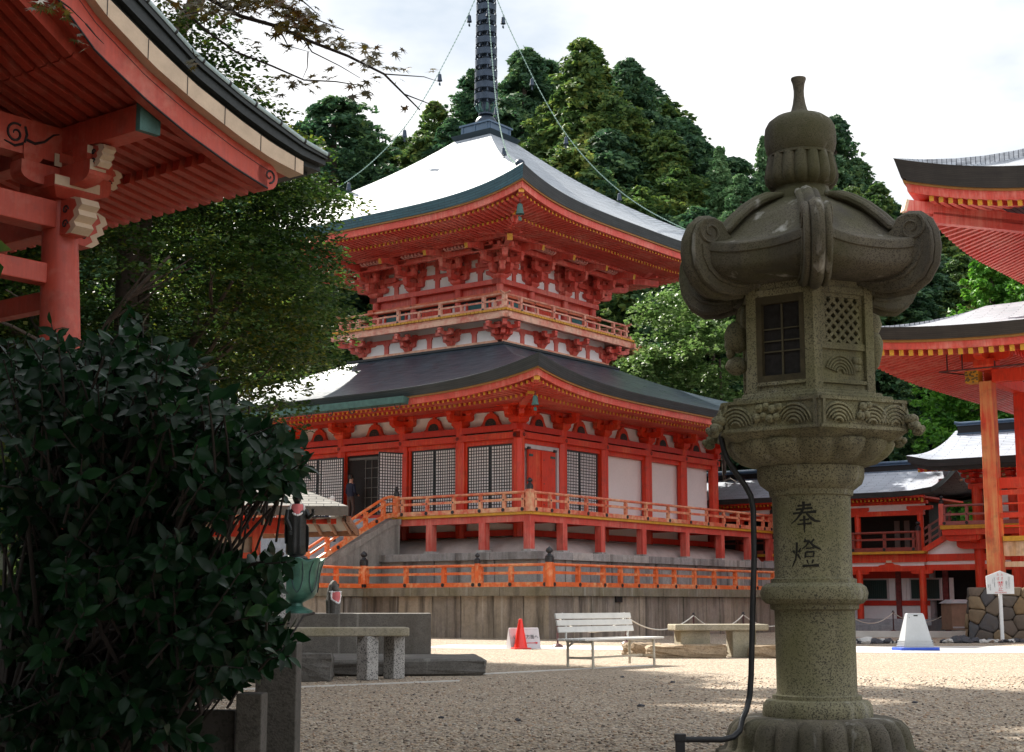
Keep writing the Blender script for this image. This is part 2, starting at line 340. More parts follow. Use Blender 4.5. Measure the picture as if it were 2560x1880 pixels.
    def build(s, name, mats, parent=None, smooth=None, bevel=0, loc=None, rotz=0):
        me = bpy.data.meshes.new(name); me.from_pydata(s.v, [], s.f)
        for m in (mats if isinstance(mats, (list, tuple)) else [mats]): me.materials.append(m)
        if any(s.mi): me.polygons.foreach_set('material_index', s.mi)
        if s.uv:
            ul = me.uv_layers.new(name='UVMap')
            for p in me.polygons:
                u = s.uv.get(p.index)
                if u:
                    for li, x in zip(p.loop_indices, u): ul.data[li].uv = x
        me.validate()
        if smooth:
            me.polygons.foreach_set('use_smooth', [True]*len(me.polygons)); me.set_sharp_from_angle(angle=R(smooth))
        me.update()
        o = bpy.data.objects.new(name, me); col.objects.link(o)
        if parent is not None: o.parent = parent
        if loc is not None: o.location = loc
        if rotz: o.rotation_euler.z = rotz
        if bevel:
            bv = o.modifiers.new('bevel', 'BEVEL'); bv.width = bevel; bv.segments = 2; bv.limit_method = 'ANGLE'; bv.angle_limit = R(40)
        return o

def tag(o, label=None, cat=None, group=None, kind=None):
    if label: o['label'] = label
    if cat: o['category'] = cat
    if group: o['group'] = group
    if kind: o['kind'] = kind
    return o
def thing(name, label, cat, loc=(0,0,0), rotz=0.0, group=None):
    o = bpy.data.objects.new(name, None); o.empty_display_size = .3; col.objects.link(o); o.location = loc; o.rotation_euler.z = rotz
    return tag(o, label, cat, group)
def dup(o, parent=None, loc=None, rotz=None):
    c = o.copy(); col.objects.link(c)
    if parent is not None: c.parent = parent
    if loc is not None: c.location = loc
    if rotz is not None: c.rotation_euler.z = rotz
    for ch in [x for x in bpy.data.objects if x.parent == o and x is not c]: dup(ch, c)
    return c
def dup1(o, loc, rotz=0.0, parent=None):      # a single mesh with no children
    c = o.copy(); col.objects.link(c); c.location = loc; c.rotation_euler.z = rotz
    if parent is not None: c.parent = parent
    return c

def hijiki(L, h, r=None):
    """outline of a curved bracket arm, length L, depth h"""
    r = r or h*.95; a = L/2; p = [(-a, h)]
    for k in range(6): t = PI/2*k/5; p.append((-a+r*(1-math.cos(t)), h*.45-h*.45*math.sin(t)))
    for k in range(6): t = PI/2*(1-k/5); p.append((a-r*(1-math.cos(t)), h*.45-h*.45*math.sin(t)))
    p.append((a, h)); return p

def giboshi(mb, c, r):    # black onion finial
    x, y, z = c
    mb.lathe([(r*1.08, 0), (r*1.12, r*1.1), (r*.98, r*1.2), (r*1.02, r*1.45), (r*.7, r*1.7), (r*.42, r*2.0), (r*.42, r*2.15), (r*.8, r*2.45), (r*.9, r*2.8), (r*.72, r*3.2), (r*.3, r*3.5), (r*.04, r*3.75)], 12, c)

# ------------------------------------------------------------------ ground
def ground():
    mb = MB(); n = 60
    P = [[(-260+520*i/n, -60+460*j/n, 0) for j in range(n+1)] for i in range(n+1)]
    mb.grid(P, flip=True); g = mb.build('ground', GRAVEL); tag(g, kind='structure')
    # wooded hill behind and beside the yard
    def hz(x, y):
        d = max(0, (y-74)/1.0, (-x-19+max(0, 30-y)*.3)/1.0 if y > 8 else (-x-24), (x-44)*1.0 if y < 70 else (y-74)); h = 17*(1-math.exp(-d/42)) if d > 0 else -.4
        return h + (.8*math.sin(x*.13+1)*math.cos(y*.11) if d > 3 else 0)
    mb = MB(); n = 84
    P = [[(-190+400*i/n, -40+330*j/n, hz(-190+400*i/n, -40+330*j/n)) for j in range(n+1)] for i in range(n+1)]
    mb.grid(P, flip=True); o = mb.build('hillside', EARTH, smooth=60); tag(o, kind='structure')
    # pale paved walk in front of the terrace
    mb = MB()
    def strip(pts, z, t=.0):
        I = [mb.pt((x, y, z)) for x, y in pts]; mb.face(I)
    strip([(-2.2, 34.6), (1.2, 33.6), (6.2, 31.6), (9.6, 31.0), (24, 33.4), (24, 35.4), (12, 36.2), (5.0, 35.6), (-1.6, 37.4)], .006)
    o = mb.build('paved_path', PAVE); tag(o, kind='structure')
    mb = MB(); strip([(-1.6, 21.5), (-.5, 21.2), (.9, 24.2), (1.6, 26.2), (.6, 30), (-1.4, 30.4)], .004)
    # low stone kerb in front of the corridor
    mb2 = MB(); mb2.beam((8.5, 46.6, .09), (17.6, 52.9-7.6, .09), .5, .18); o = mb2.build('kerb', PAVE); tag(o, kind='structure')
    mb3 = MB(); mb3.beam((-3.4, 17.75, .0), (-.7, 19.9, .0), .05, .03); mb3.beam((-.6, 21.6, .0), (2.3, 24.9, .0), .05, .03); o = mb3.build('edging_strip', PAVE); tag(o, kind='structure')
    return hz
HZ = ground()

# ------------------------------------------------------------------ pagoda
ROOT = thing('pagoda', 'two-storey vermilion pagoda with white walls, curved roofs and tall ringed spire', 'pagoda', (-1.055, 58.085, 0), R(53))
# side-local frame: x = -outward, y = along, z = up ; side k is the same mesh turned by k*90 degrees
Z90 = [k*PI/2 for k in range(4)]
def side_copies(o, ks):
    for k in ks: dup1(o, (0, 0, 0), Z90[k], ROOT)

def eave_roof(he, ze, lift, p, ht, zt, curve, thick0, thick1, name, m_top, m_edge_l, m_edge_r):
    nS, nT = 48, 14
    def L(s, t): return lift*abs(s)**p*(1-t)**1.6
    def top(s, t):
        h = he+(ht-he)*t; return (-h, s*h, ze+(zt-ze)*((1-curve)*t+curve*t*t)+L(s, t))
    mb = MB(); P = []; UV = []
    slope = math.hypot(he-ht, zt-ze)
    for i in range(nS+1):
        s = -1+2*i/nS; s = math.copysign(abs(s)**.8, s)
        P.append([top(s, j/nT) for j in range(nT+1)]); UV.append([(s*(he+(ht-he)*j/nT), slope*j/nT) for j in range(nT+1)])
    mb.grid(P, UV)
    o = mb.build(name, m_top, ROOT, smooth=50); side_copies(o, (1, 2, 3))
    def edge(mat):
        mb = MB(); P = []; UV = []
        for i in range(nS+1):
            s = -1+2*i/nS; x, y, z = top(s, 0); th = thick0+(thick1-thick0)*abs(s)**3; inn = .10
            row = [(x, y, z), (x-.0, y, z-.02), (x+inn, y*(1-inn/he), z-th), (x+inn+.25, y*(1-(inn+.25)/he), z-th+.01)]
            P.append(row); UV.append([(y, 0), (y, .02), (y, th), (y, th+.25)])
        mb.grid(P, UV, flip=True); return mb
    e = edge(0).build('eave_edge', m_edge_l, ROOT); dup1(e, (0,0,0), Z90[2], ROOT)
    e2 = edge(0).build('eave_edge', m_edge_r, ROOT, rotz=Z90[1]); dup1(e2, (0,0,0), Z90[3], ROOT)
    return top, L

def eaves(he, ze, lift, p, thick0, thick1, o1, o0, zp, fas, sp, sec):
    """yellow line, red fascia, two tiers of rafters down to the purlin (outward distance o0, height zp); o1 = end of the lower tier"""
    def zb(s): return ze+lift*abs(s)**p-(thick0+(thick1-thick0)*abs(s)**3)
    n = 40; mb = MB(); P = []; Q = []
    for i in range(n+1):
        s = -1+2*i/n; h = he-.12; z = zb(s); y = s*h
        P.append([(-h, y, z+.0), (-h-.0, y, z-.06), (-h+.06, y*(1-.06/h), z-.06)])
        h2 = he-.19; Q.append([(-h2, s*h2, z-.055), (-h2+.03, s*(h2-.03), z-.085-fas), (-h2+.16, s*(h2-.16), z-.085-fas), (-h2+.16, s*(h2-.16), z-.05)])
    mb.grid(P, flip=True); mb.m = 1; mb.grid(Q, flip=True)
    f = mb.build('eave_fascia', [OCHRE, RED_PINK], ROOT, smooth=40); side_copies(f, (1, 2, 3))
    # rafters
    def rafters(oA, oB, zoff, name):
        mb = MB(); k = int((2*oB-.3)/sp); mb.m = 0
        for i in range(k+1):
            y = -oB+.15+i*(2*oB-.3)/k; s = y/he
            ze_ = zb(s)-zoff
            inner = max(oA, abs(y)+.03)
            zi = zp + (ze_-zp)*((inner-o0)/(oB-o0)) if inner > o0 else zp
            if oB-inner < .12: continue
            mb.beam((-inner, y, zi), (-oB, y, ze_), sec, sec*1.15, endm=1)
        return mb.build(name, [RED_PINK, YELLOW], ROOT)
    a = rafters(o1-.35, he-.36, .085+fas+.02, 'flying_rafter_row'); side_copies(a, (1, 2, 3))
    # lower tier
    mb = MB(); k = int((2*o1-.3)/sp)
    for i in range(k+1):
        y = -o1+.15+i*(2*o1-.3)/k; s = y/he; z1 = zp+(zb(s)-.085-fas-zp)*((o1-o0)/(he-.36-o0))-sec*1.25
        inner = max(o0-1.2, abs(y)+.03)
        if o1-inner < .12: continue
        zi = zp-.02+.03*(o0-inner)
        mb.beam((-inner, y, zi), (-o1, y, z1), sec, sec*1.15, endm=1)
    b = mb.build('base_rafter_row', [RED_PINK, YELLOW], ROOT); side_copies(b, (1, 2, 3))
    # boards above the rafters
    mb = MB(); P = []
    for i in range(n+1):
        s = -1+2*i/n
        def zz(o): return zp+(zb(s)-.085-fas-zp)*((o-o0)/(he-.36-o0))+sec*.6
        row = []
        for o in (he-.22, o1, o0):
            row.append((-o, s*o, zz(o)))
        row.append((-(o0-1.5), s*(o0-1.5), zz(o0)+.25)); P.append(row)
    mb.grid(P); mb.m = 0
    c = mb.build('soffit_boards', RED_PINK, ROOT); side_copies(c, (1, 2, 3))
    # the beam that carries the flying rafters, and the hip rafters with yellow ends
    mb = MB(); P = []
    for i in range(n+1):
        s = -1+2*i/n; o = o1-.04; z1 = zp+(zb(s)-.085-fas-zp)*((o-o0)/(he-.36-o0))
        P.append([(-o, s*o, z1+.06), (-o, s*o, z1-.055), (-o+.1, s*(o-.1), z1-.055)])
    mb.grid(P, flip=True); d = mb.build('rafter_support_beam', RED_PINK, ROOT); side_copies(d, (1, 2, 3))
    mb = MB(); zt = zb(1)-.085-fas; q = 1.0
    mb.beam((-(o0-1), -(o0-1), zp+.0), (-(he-.30), -(he-.30), zt-.02), .19, .24, endm=1)
    mb.beam((-(o0-1), -(o0-1), zp-.2), (-(o1+.02), -(o1+.02), zp-.14+(zt-zp)*((o1-o0)/(he-.36-o0))), .22, .26, endm=1)
    h = mb.build('hip_rafter', [RED_PINK, YELLOW], ROOT); side_copies(h, (1, 2, 3))

# roofs
UP = dict(he=7.26, ze=14.86, lift=.68, p=3.9)
LO = dict(he=9.55, ze=7.94, lift=.66, p=4.0)
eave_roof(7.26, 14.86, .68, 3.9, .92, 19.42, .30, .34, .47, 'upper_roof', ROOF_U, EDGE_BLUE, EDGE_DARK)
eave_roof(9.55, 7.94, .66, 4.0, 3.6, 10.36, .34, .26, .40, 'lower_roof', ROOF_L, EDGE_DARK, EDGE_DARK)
eaves(7.26, 14.86, .68, 3.9, .34, .47, 5.95, 4.62, 14.10, .20, .21, .085)
eaves(9.55, 7.94, .66, 4.0, .26, .40, 8.35, 7.12, 7.60, .17, .21, .085)

def ring_beam(name, mat, o, z0, z1, w=.16, ext=0.0, sides=(0,1,2,3), ends=None):
    mb = MB(); mb.b2((-o, -o-ext, z0), (-o+w, o+ext, z1))
    ob = mb.build(name, mat, ROOT); 
    for k in sides:
        if k: dup1(ob, (0, 0, 0.004*(k % 2)), Z90[k], ROOT)
    return ob

# ---- lower storey
HB = 6.49; C_ = [-6.49, -4.05, -1.475, 1.475, 4.05, 6.49]
core = MB(); core.b2((-6.30, -6.30, 3.2), (6.30, 6.30, 7.9)); core.build('white_wall', WHITE, ROOT)
colm = MB()
colm.lathe([(.20, 2.9), (.20, 6.9)], 8, rot=PI/8)
c0 = colm.build('column', RED, ROOT, loc=(-HB, -HB, 0))
for k, y in enumerate(C_):
    if k: dup1(c0, (-HB, y, 0), 0, ROOT)
for k, x in enumerate(C_[1:]): dup1(c0, (x, -HB, 0), 0, ROOT)
ring_beam('sill_beam', RED, 6.56, 3.87, 4.11, .26)
ring_beam('lintel_beam', RED, 6.50, 6.28, 6.43, .2)
ring_beam('nailing_beam', RED, 6.70, 6.43, 6.63, .3)
ring_beam('head_tie_beam', RED_DEEP, 6.62, 6.70, 6.90, .25, .16)
ring_beam('upper_tie_beam', RED_DEEP, 6.58, 7.40, 7.52, .2)
ring_beam('lower_purlin', RED_PINK, 7.22, 7.50, 7.66, .18, .55)
ring_beam('foot_beam', RED_DEEP, 6.55, 3.22, 3.42, .2)
# beam flower studs
mb = MB()
for y in C_:
    for k in range(6):
        a = k*PI/3; mb.ball((-6.72, y+.045*math.cos(a), 6.535+.045*math.sin(a)), .022, 4, (.5, 1, 1))
st = mb.build('flower_stud_row', BLACK, ROOT); dup1(st, (0,0,0), Z90[1], ROOT)

def masu(mb, x, y, z, w, h):   # small bearing block
    mb.frus((x, y), w*.36, w*.5, z, z+h*.42); mb.frus((x, y), w*.5, w*.5, z+h*.42, z+h)
def lower_bracket():
    mb = MB(); z = 6.90; x0 = -6.52
    mb.frus((x0, 0), .15, .23, z, z+.12); mb.frus((x0, 0), .23, .23, z+.12, z+.24)
    mb.prism(hijiki(1.02, .20), (x0-.09, 0, z+.22), (0,1,0), (0,0,1), (1,0,0), .18)
    mb.prism(hijiki(.95, .20), (x0-.20, -.085, z+.222), (1,0,0), (0,0,1), (0,1,0), .17)
    for y in (-.40, 0, .40): masu(mb, x0, y, z+.42, .23, .17)
    masu(mb, x0-.58, 0, z+.42, .22, .16)
    mb.prism(hijiki(1.0, .16), (x0-.67, 0, z+.55), (0,1,0), (0,0,1), (1,0,0), .16)
    for y in (-.38, 0, .38): masu(mb, x0-.60, y, z+.63, .2, .06)
    return mb
b = lower_bracket().build('bracket_set', RED, ROOT, loc=(0, C_[1], 0))
for y in C_[2:-1]: dup1(b, (0, y, 0), 0, ROOT)
for t in C_[1:-1]: dup1(b, (-t, 0, 0), Z90[1], ROOT)
# corner sets reach out along both faces and the diagonal
mb = lower_bracket(); mb2 = MB(); mb2.T = Matrix.Rotation(PI/2, 4, 'Z'); 
def corner_set(fn, half, diag):
    mb = fn(); n0 = len(mb.v)
    T = Matrix.Translation((0, -half, 0)); mb.v = [tuple(T @ Vector(p)) for p in mb.v]
    m2 = fn(); T2 = Matrix.Rotation(PI/2, 4, 'Z') @ Matrix.Translation((0, half, 0)); off = len(mb.v)
    mb.v += [tuple(T2 @ Vector(p)+Vector((0, 0, .003))) for p in m2.v]; mb.f += [tuple(i+off for i in f) for f in m2.f]; mb.mi += m2.mi
    diag(mb, half); return mb
def ldiag(mb, h):
    h += .03
    for k, (l, z) in enumerate(((.62, 7.12), (1.0, 7.34))):
        T = Matrix.Translation((-h, -h, 0)) @ Matrix.Rotation(PI/4+PI, 4, 'Z'); mb.T = T
        mb.prism(hijiki(2*l, .2), (0, -.09, z), (1,0,0), (0,0,1), (0,1,0), .18); masu(mb, l-.1, 0, z+.2, .22, .15); mb.T = None
cs = corner_set(lower_bracket, HB, ldiag).build('corner_bracket_set', RED, ROOT); dup1(cs, (0,0,.002), Z90[3], ROOT); dup1(cs, (0,0,.002), Z90[1], ROOT)
# frog-leg struts between the brackets
fr = MB()
out = [(-.62, 0), (-.56, .035), (-.44, .03), (-.36, .10), (-.30, .22), (-.25, .34), (-.17, .40), (-.13, .44), (.13, .44), (.17, .40), (.25, .34), (.30, .22), (.36, .10), (.44, .03), (.56, .035), (.62, 0)]
fr.prism(out, (-6.44, 0, 6.91), (0,1,0), (0,0,1), (1,0,0), .12)
fr.b2((-6.43, -.06, 7.34), (-6.33, .06, 7.56))
fr.m = 1; fr.prism([(-.23, .02), (-.22, .13), (-.15, .22), (-.06, .26), (.06, .26), (.15, .22), (.22, .13), (.23, .02)], (-6.452, 0, 6.915), (0,1,0), (0,0,1), (1,0,0), .05)
fr.m = 2
for k in range(16): fr.ball((-6.458, rng.uniform(-.17, .17), 6.95+rng.uniform(0, .16)), .02, 3, (.5, 1, .8))
frog = fr.build('frog_leg_strut', [RED, BLACK, BROWNW], ROOT, loc=(0, (C_[0]+C_[1])/2, 0))
for i in range(5):
    t = (C_[i]+C_[i+1])/2
    if i: dup1(frog, (0, t, 0), 0, ROOT)
    dup1(frog, (-t, 0, 0), Z90[1], ROOT)
# lattice shutters (black lattice over white paper)
def lattice(w, z0, z1, depth=.036, nx=None):
    mb = MB(); mb.m = 1; mb.b2((-.015, -w/2, z0), (.0, w/2, z1)); mb.m = 0; fw = .05
    mb.b2((-depth, -w/2, z0), (0, -w/2+fw, z1)); mb.b2((-depth, w/2-fw, z0), (0, w/2, z1)); mb.b2((-depth+.003, -w/2+fw, z0), (0, w/2-fw, z0+fw)); mb.b2((-depth+.003, -w/2+fw, z1-fw), (0, w/2-fw, z1))
    nx = nx or max(3, round((w-2*fw)/.102)); nz = max(4, round((z1-z0-2*fw)/.102)); b = .0145
    for i in range(1, nx): y = -w/2+fw+(w-2*fw)*i/nx; mb.b2((-depth+.012, y-b, z0+fw), (-.01, y+b, z1-fw))
    for j in range(1, nz): z = z0+fw+(z1-z0-2*fw)*j/nz; mb.b2((-depth+.015, -w/2+fw, z-b), (-.01, w/2-fw, z+b))
    return mb
def place_lat(k, y0, y1):
    w = (y1-y0)/2-.03
    o = None
    for q in (0, 1):
        yc = y0+(y1-y0)*(.25+.5*q); ob = lattice(w, 4.13, 6.27).build('lattice_shutter', [LACQ, WHITE], ROOT)
        if k == 0: ob.location = (-6.42, yc, 0)
        else: ob.location = (-yc, -6.42, 0); ob.rotation_euler.z = Z90[1]
for y0, y1 in ((-6.24, -4.28), (-3.86, -1.80), (1.70, 3.83), (4.28, 6.24)): place_lat(0, y0, y1)
place_lat(1, 1.78, 3.98)
# jambs
mb = MB(); mb.b2((-6.50, -.035, 4.1), (-6.36, .035, 6.28)); jm = mb.build('door_jamb', RED, ROOT, loc=(0, -4.27, 0))
for y in (-3.83, -1.74, 1.68, 3.86, 4.26, -6.25, 6.25): dup1(jm, (0, y, 0), 0, ROOT)
# left face: open doorway in the middle bay, dark hall with a glazed grille
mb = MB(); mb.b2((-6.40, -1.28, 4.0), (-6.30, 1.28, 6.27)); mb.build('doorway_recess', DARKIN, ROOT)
mb = MB()
for y in (-1.1, -.8, -.5, -.2, .1, .4): mb.b2((-6.43, y-.012, 4.1), (-6.405, y+.012, 6.1))
for z in (4.4, 4.75, 5.1, 5.45, 5.8, 6.1): mb.b2((-6.425, -1.15, z-.01), (-6.403, .45, z+.01))
mb.b2((-6.44, -.33, 4.0), (-6.40, -.25, 6.2)); mb.b2((-6.44, -1.2, 6.12), (-6.40, 1.2, 6.2)); mb.m = 1; mb.b2((-6.428, -.72, 4.1), (-6.412, -.62, 5.7))
mb.build('doorway_grille', [plain('grey_grille', (.14, .13, .12), .5), YELLOW], ROOT)
for y, a, s in ((1.25, 20, 1), (-1.22, -72, -1)):
    ob = lattice(1.12 if s > 0 else 1.0, 4.10, 6.22).build('lattice_door_leaf', [LACQ, WHITE], ROOT)
    ob.location = (-6.66-.0, y+(.56 if s > 0 else -.05), 0) if s > 0 else (-7.05, y-.16, 0); ob.rotation_euler.z = R(0 if s > 0 else 68)
# right face: red plank door beside the corner, white walls beyond
mb = MB(); mb.b2((-.09, -.80, 3.95), (0, -.02, 6.12)); mb.b2((-.07, .0, 3.95), (0, .72, 6.12)); mb.b2((-.10, -.06, 3.95), (0, .02, 6.12))
mb.m = 1; mb.b2((-.095, .50, 5.88), (-.06, .78 - .08, 5.96)); mb.b2((-.105, -.78, 5.88), (-.08, -.50, 5.96))
for z in (4.3, 5.0, 5.8): mb.ball((-.10, -.12, z), .02, 4)
d = mb.build('plank_door', [RED, PATINA], ROOT, loc=(5.22, -6.42, 0), rotz=Z90[1]); d.location = (-5.22, -6.42, 0)
mb = MB(); mb.b2((-.11, -.90, 6.13), (.0, .96, 6.27)); mb.b2((-.11, -.98, 3.9), (0, -.86, 6.27)); mb.m = 1
for y in (-.72, .78): mb.b2((-.17, y-.05, 6.10), (-.09, y+.08, 6.18))
mb.build('door_frame', [SIGNG, BLACK], ROOT, loc=(-5.22, -6.42, 0), rotz=Z90[1])

# ---- verandah
mb = MB(); mb.b2((-8.25, -8.25, 3.78), (8.25, 8.25, 3.87)); mb.build('verandah_floor', YELLOW, ROOT)
ring_beam('verandah_edge_beam', RED_PINK, 8.18, 3.56, 3.775, .2)
mb = MB(); mb.b2((-7.97, -.06, 3.6), (-6.57, .06, 3.772)); jb = mb.build('floor_joist', RED_DEEP, ROOT, loc=(0, -6.3, 0))
for t in (-4.1, -1.5, 1.5, 4.1, 6.3): dup1(jb, (0, t, 0), 0, ROOT)
for t in (-6.3, -4.1, -1.5, 1.5, 4.1, 6.3): dup1(jb, (-t, 0, 0), Z90[1], ROOT)
mb = MB(); mb.b2((-.125, -.125, 2.69), (.125, .125, 3.562)); vp = mb.build('verandah_post', RED_PINK, ROOT, loc=(-8.08, -8.08, 0))
ft = MB(); ft.frus((0, 0), .20, .17, 2.575, 2.70); fo = ft.build('post_footing', STONE_T2, vp)
for t in (-6.29, -4.08, 4.08, 6.29, 8.08): dup(vp, ROOT, (-8.08, t, 0))
for t in (-6.29, -4.08, -1.48, 1.48, 4.08, 6.29, 8.08): dup(vp, ROOT, (t, -8.08, 0))
# white plastered mound, coloured brownish to stand in for shade under the floor
mb = MB(); P = []
for i in range(41):
    s = -1+2*i/40; P.append([(-(6.5+1.35*math.cos(a)), s*(6.5+1.35*math.cos(a)), 2.56+.62*math.sin(a)) for a in [PI/2*j/8 for j in range(9)]])
mb.grid(P, flip=True); mm = mb.build('plaster_mound', plain('shaded_plaster', (.42, .34, .32), .85, .18, 2.2), ROOT, smooth=60); side_copies(mm, (1, 2, 3))

def rail_run(parent, name, y0, y1, o, zb, zm, zt, posts, caps=True, mats=None, endpost=True, ww=.10, thin=1.0):
    """one straight run of balustrade; local frame x=-o"""
    mb = MB(); x = -o
    mb.b2((x-.07*thin, y0, zb), (x+.07*thin, y1, zb+.14*thin)); mb.b2((x-.035, y0, zm-.04), (x+.035, y1, zm+.04))
    mb.tube([(x, y0, zt), (x, y1, zt)], .045*thin, 8)
    for y in posts:
        mb.b2((x-ww/2*1.05, y-ww/2, zb+.14*thin), (x+ww/2*1.05, y+ww/2, zt-.09)); mb.frus((x, y), (ww*.38, ww*.38), (ww*.55, ww*.55), zt-.09, zt-.03)
    if caps:
        mb.m = 1
        for y in posts:
            mb.tube([(x-.06*thin, y-.005, zb+.07*thin), (x-.09*thin, y-.005, zb+.07*thin)], .062*thin, 8); mb.tube([(x-.03, y, zm), (x-.06, y, zm)], .03, 6)
    return mb.build(name, mats or [RED_RAIL, BLACK], parent)
rail_run(ROOT, 'balustrade', -8.06, -2.75, 8.2, 3.872, 4.26, 4.48, (-7.95, -7.19, -6.24, -5.13, -4.01, -2.95))
rail_run(ROOT, 'balustrade', 2.75, 8.06, 8.2, 3.872, 4.26, 4.48, (2.95, 4.01, 5.13, 6.24, 7.19, 7.95))
rr = rail_run(ROOT, 'balustrade', -8.06, 8.06, 8.2, 3.872, 4.26, 4.48, (-7.93, 7.12, 6.17, 5.06, 3.96, 2.67, 1.36, -.13, -1.6, -2.89, -4.19, -5.31, -6.3, -7.35, 7.95)); rr.rotation_euler.z = Z90[1]
def gpost(parent, x, y, z0, z1, w, mats, rnd=False, name='railing_post'):
    mb = MB()
    if rnd: mb.lathe([(w/2, z0), (w/2, z1)], 14, (x, y, 0))
    else: mb.b2((x-w/2, y-w/2, z0), (x+w/2, y+w/2, z1))
    o = mb.build(name, mats[0], parent, smooth=40); m2 = MB(); giboshi(m2, (x, y, z1), w*.5); m2.build('finial', mats[1], o, smooth=50); return o
for x, y in ((-8.2, -8.2), (-8.2, 8.2), (8.2, -8.2)): gpost(ROOT, x, y, 3.875, 4.56, .20, (RED_RAIL, BLACK))
for y in (-2.67, 2.67): gpost(ROOT, -8.22, y, 3.875, 4.56, .18, (RED_ORANGE, BLACK))

# ---- waist and upper gallery
mb = MB(); mb.b2((-3.40, -3.40, 10.2), (3.40, 3.40, 11.45)); mb.build('waist_wall', WHITE, ROOT)
mb = MB(); mb.b2((-3.85, -3.85, 10.26), (3.85, 3.85, 10.345)); mb.build('roof_collar', EDGE_DARK, ROOT)
WST = RED_PINK
ring_beam('waist_sill', vermilion('worn_waist_paint', (.62, .12, .07), (.72, .42, .28), .30, streak=(4,4,4)), 3.52, 10.345, 10.50, .2)
ring_beam('waist_beam', WST, 3.46, 10.93, 11.07, .12)
mb = MB(); mb.prism([(-.10, 10.5), (.10, 10.5), (.10, 10.82), (.15, 10.88), (.15, 10.94), (-.15, 10.94), (-.15, 10.88), (-.10, 10.82)], (-3.455, 0, 0), (0,1,0), (0,0,1), (1,0,0), .07)
ws = mb.build('waist_strut', WST, ROOT, loc=(0, 0, 0))
for y in (-2.16, 2.16): dup1(ws, (0, y, 0), 0, ROOT)
for y in (-2.16, 0, 2.16): dup1(ws, (y, 0, 0), Z90[1], ROOT)
def waist_bracket():
    mb = MB(); z = 10.50; x0 = -3.44
    mb.frus((x0, 0), .11, .19, z, z+.16)
    for i, (l, out) in enumerate(((.74, .40), (.86, .74))):
        zz = z+.14+i*.22
        mb.prism(hijiki(l, .15), (x0-.07, 0, zz), (0,1,0), (0,0,1), (1,0,0), .14)
        mb.prism(hijiki(2*out, .15), (x0, -.07, zz+.002), (1,0,0), (0,0,1), (0,1,0), .14)
        for y in (-l*.4, 0, l*.4): masu(mb, x0, y, zz+.145, .18, .10)
        masu(mb, x0-out+.08, 0, zz+.145, .17, .10)
        if i: 
            mb.prism(hijiki(.8, .13), (x0-.48, 0, zz), (0,1,0), (0,0,1), (1,0,0), .13)
            for y in (-.3, .3): masu(mb, x0-.41, y, zz+.13, .16, .09)
    return mb
wb = waist_bracket().build('waist_bracket_set', RED_PINK, ROOT, loc=(0, -1.09, 0)); dup1(wb, (0, 1.03, 0), 0, ROOT); dup1(wb, (1.09, 0, 0), Z90[1], ROOT); dup1(wb, (-1.03, 0, 0), Z90[1], ROOT)
def wdiag(mb, h):
    for l, z in ((.55, 10.64), (1.05, 10.86)):
        mb.T = Matrix.Translation((-h, -h, 0)) @ Matrix.Rotation(PI/4+PI, 4, 'Z'); mb.prism(hijiki(2*l, .16), (0, -.08, z), (1,0,0), (0,0,1), (0,1,0), .16); masu(mb, l-.08, 0, z+.15, .18, .1); mb.T = None
wc = corner_set(waist_bracket, 3.36, wdiag).build('waist_corner_bracket', RED_PINK, ROOT); dup1(wc, (0,0,.002), Z90[3], ROOT); dup1(wc, (0,0,.002), Z90[1], ROOT)
GAL = vermilion('worn_gallery_paint', (.64, .13, .08), (.74, .44, .32), .30, streak=(5,5,5))
ring_beam('gallery_beam', GAL, 4.22, 11.14, 11.32, .16, .16)
mb = MB(); mb.b2((-4.2, -4.2, 11.33), (4.2, 4.2, 11.40)); mb.build('gallery_floor', GAL, ROOT)
mb = MB()
for i in range(48):
    y = -4.26+8.52*i/48; mb.b2((-4.28, y+.012, 11.40), (-4.12, y+8.52/48-.012, 11.48))
fb = mb.build('floor_board_ends', YELLOW, ROOT); side_copies(fb, (1, 2, 3))
def gal_rail():
    mb = MB(); x = -4.03
    mb.b2((x-.06, -4.25, 11.485), (x+.06, 4.25, 11.60)); mb.b2((x-.03, -4.15, 11.79), (x+.03, 4.15, 11.85))
    mb.tube([(x, -4.28, 12.10)]+[(x, y, 12.05) for y in (-4.1, -3.9, 0, 3.9, 4.1)]+[(x, 4.28, 12.10)], .042, 8)
    for y in (-3.08, -1.03, 1.03, 3.08, -4.0, 4.0): mb.b2((x-.06, y-.06, 11.60), (x+.06, y+.06, 12.02))
    for y in (-2.05, 0, 2.05, -3.6, 3.6): mb.b2((x-.045, y-.05, 11.6), (x+.045, y+.05, 11.8))
    mb.m = 1
    for y in (-3.08, -1.03, 1.03, 3.08): mb.tube([(x-.05, y, 11.54), (x-.085, y, 11.54)], .05, 8); mb.tube([(x-.03, y, 11.82), (x-.07, y, 11.82)], .028, 6)
    return mb.build('gallery_balustrade', [GAL, BLACK], ROOT)
gr = gal_rail(); dup1(gr, (0,0,.003), Z90[1], ROOT); dup1(gr, (0,0,0), Z90[2], ROOT); dup1(gr, (0,0,.003), Z90[3], ROOT)

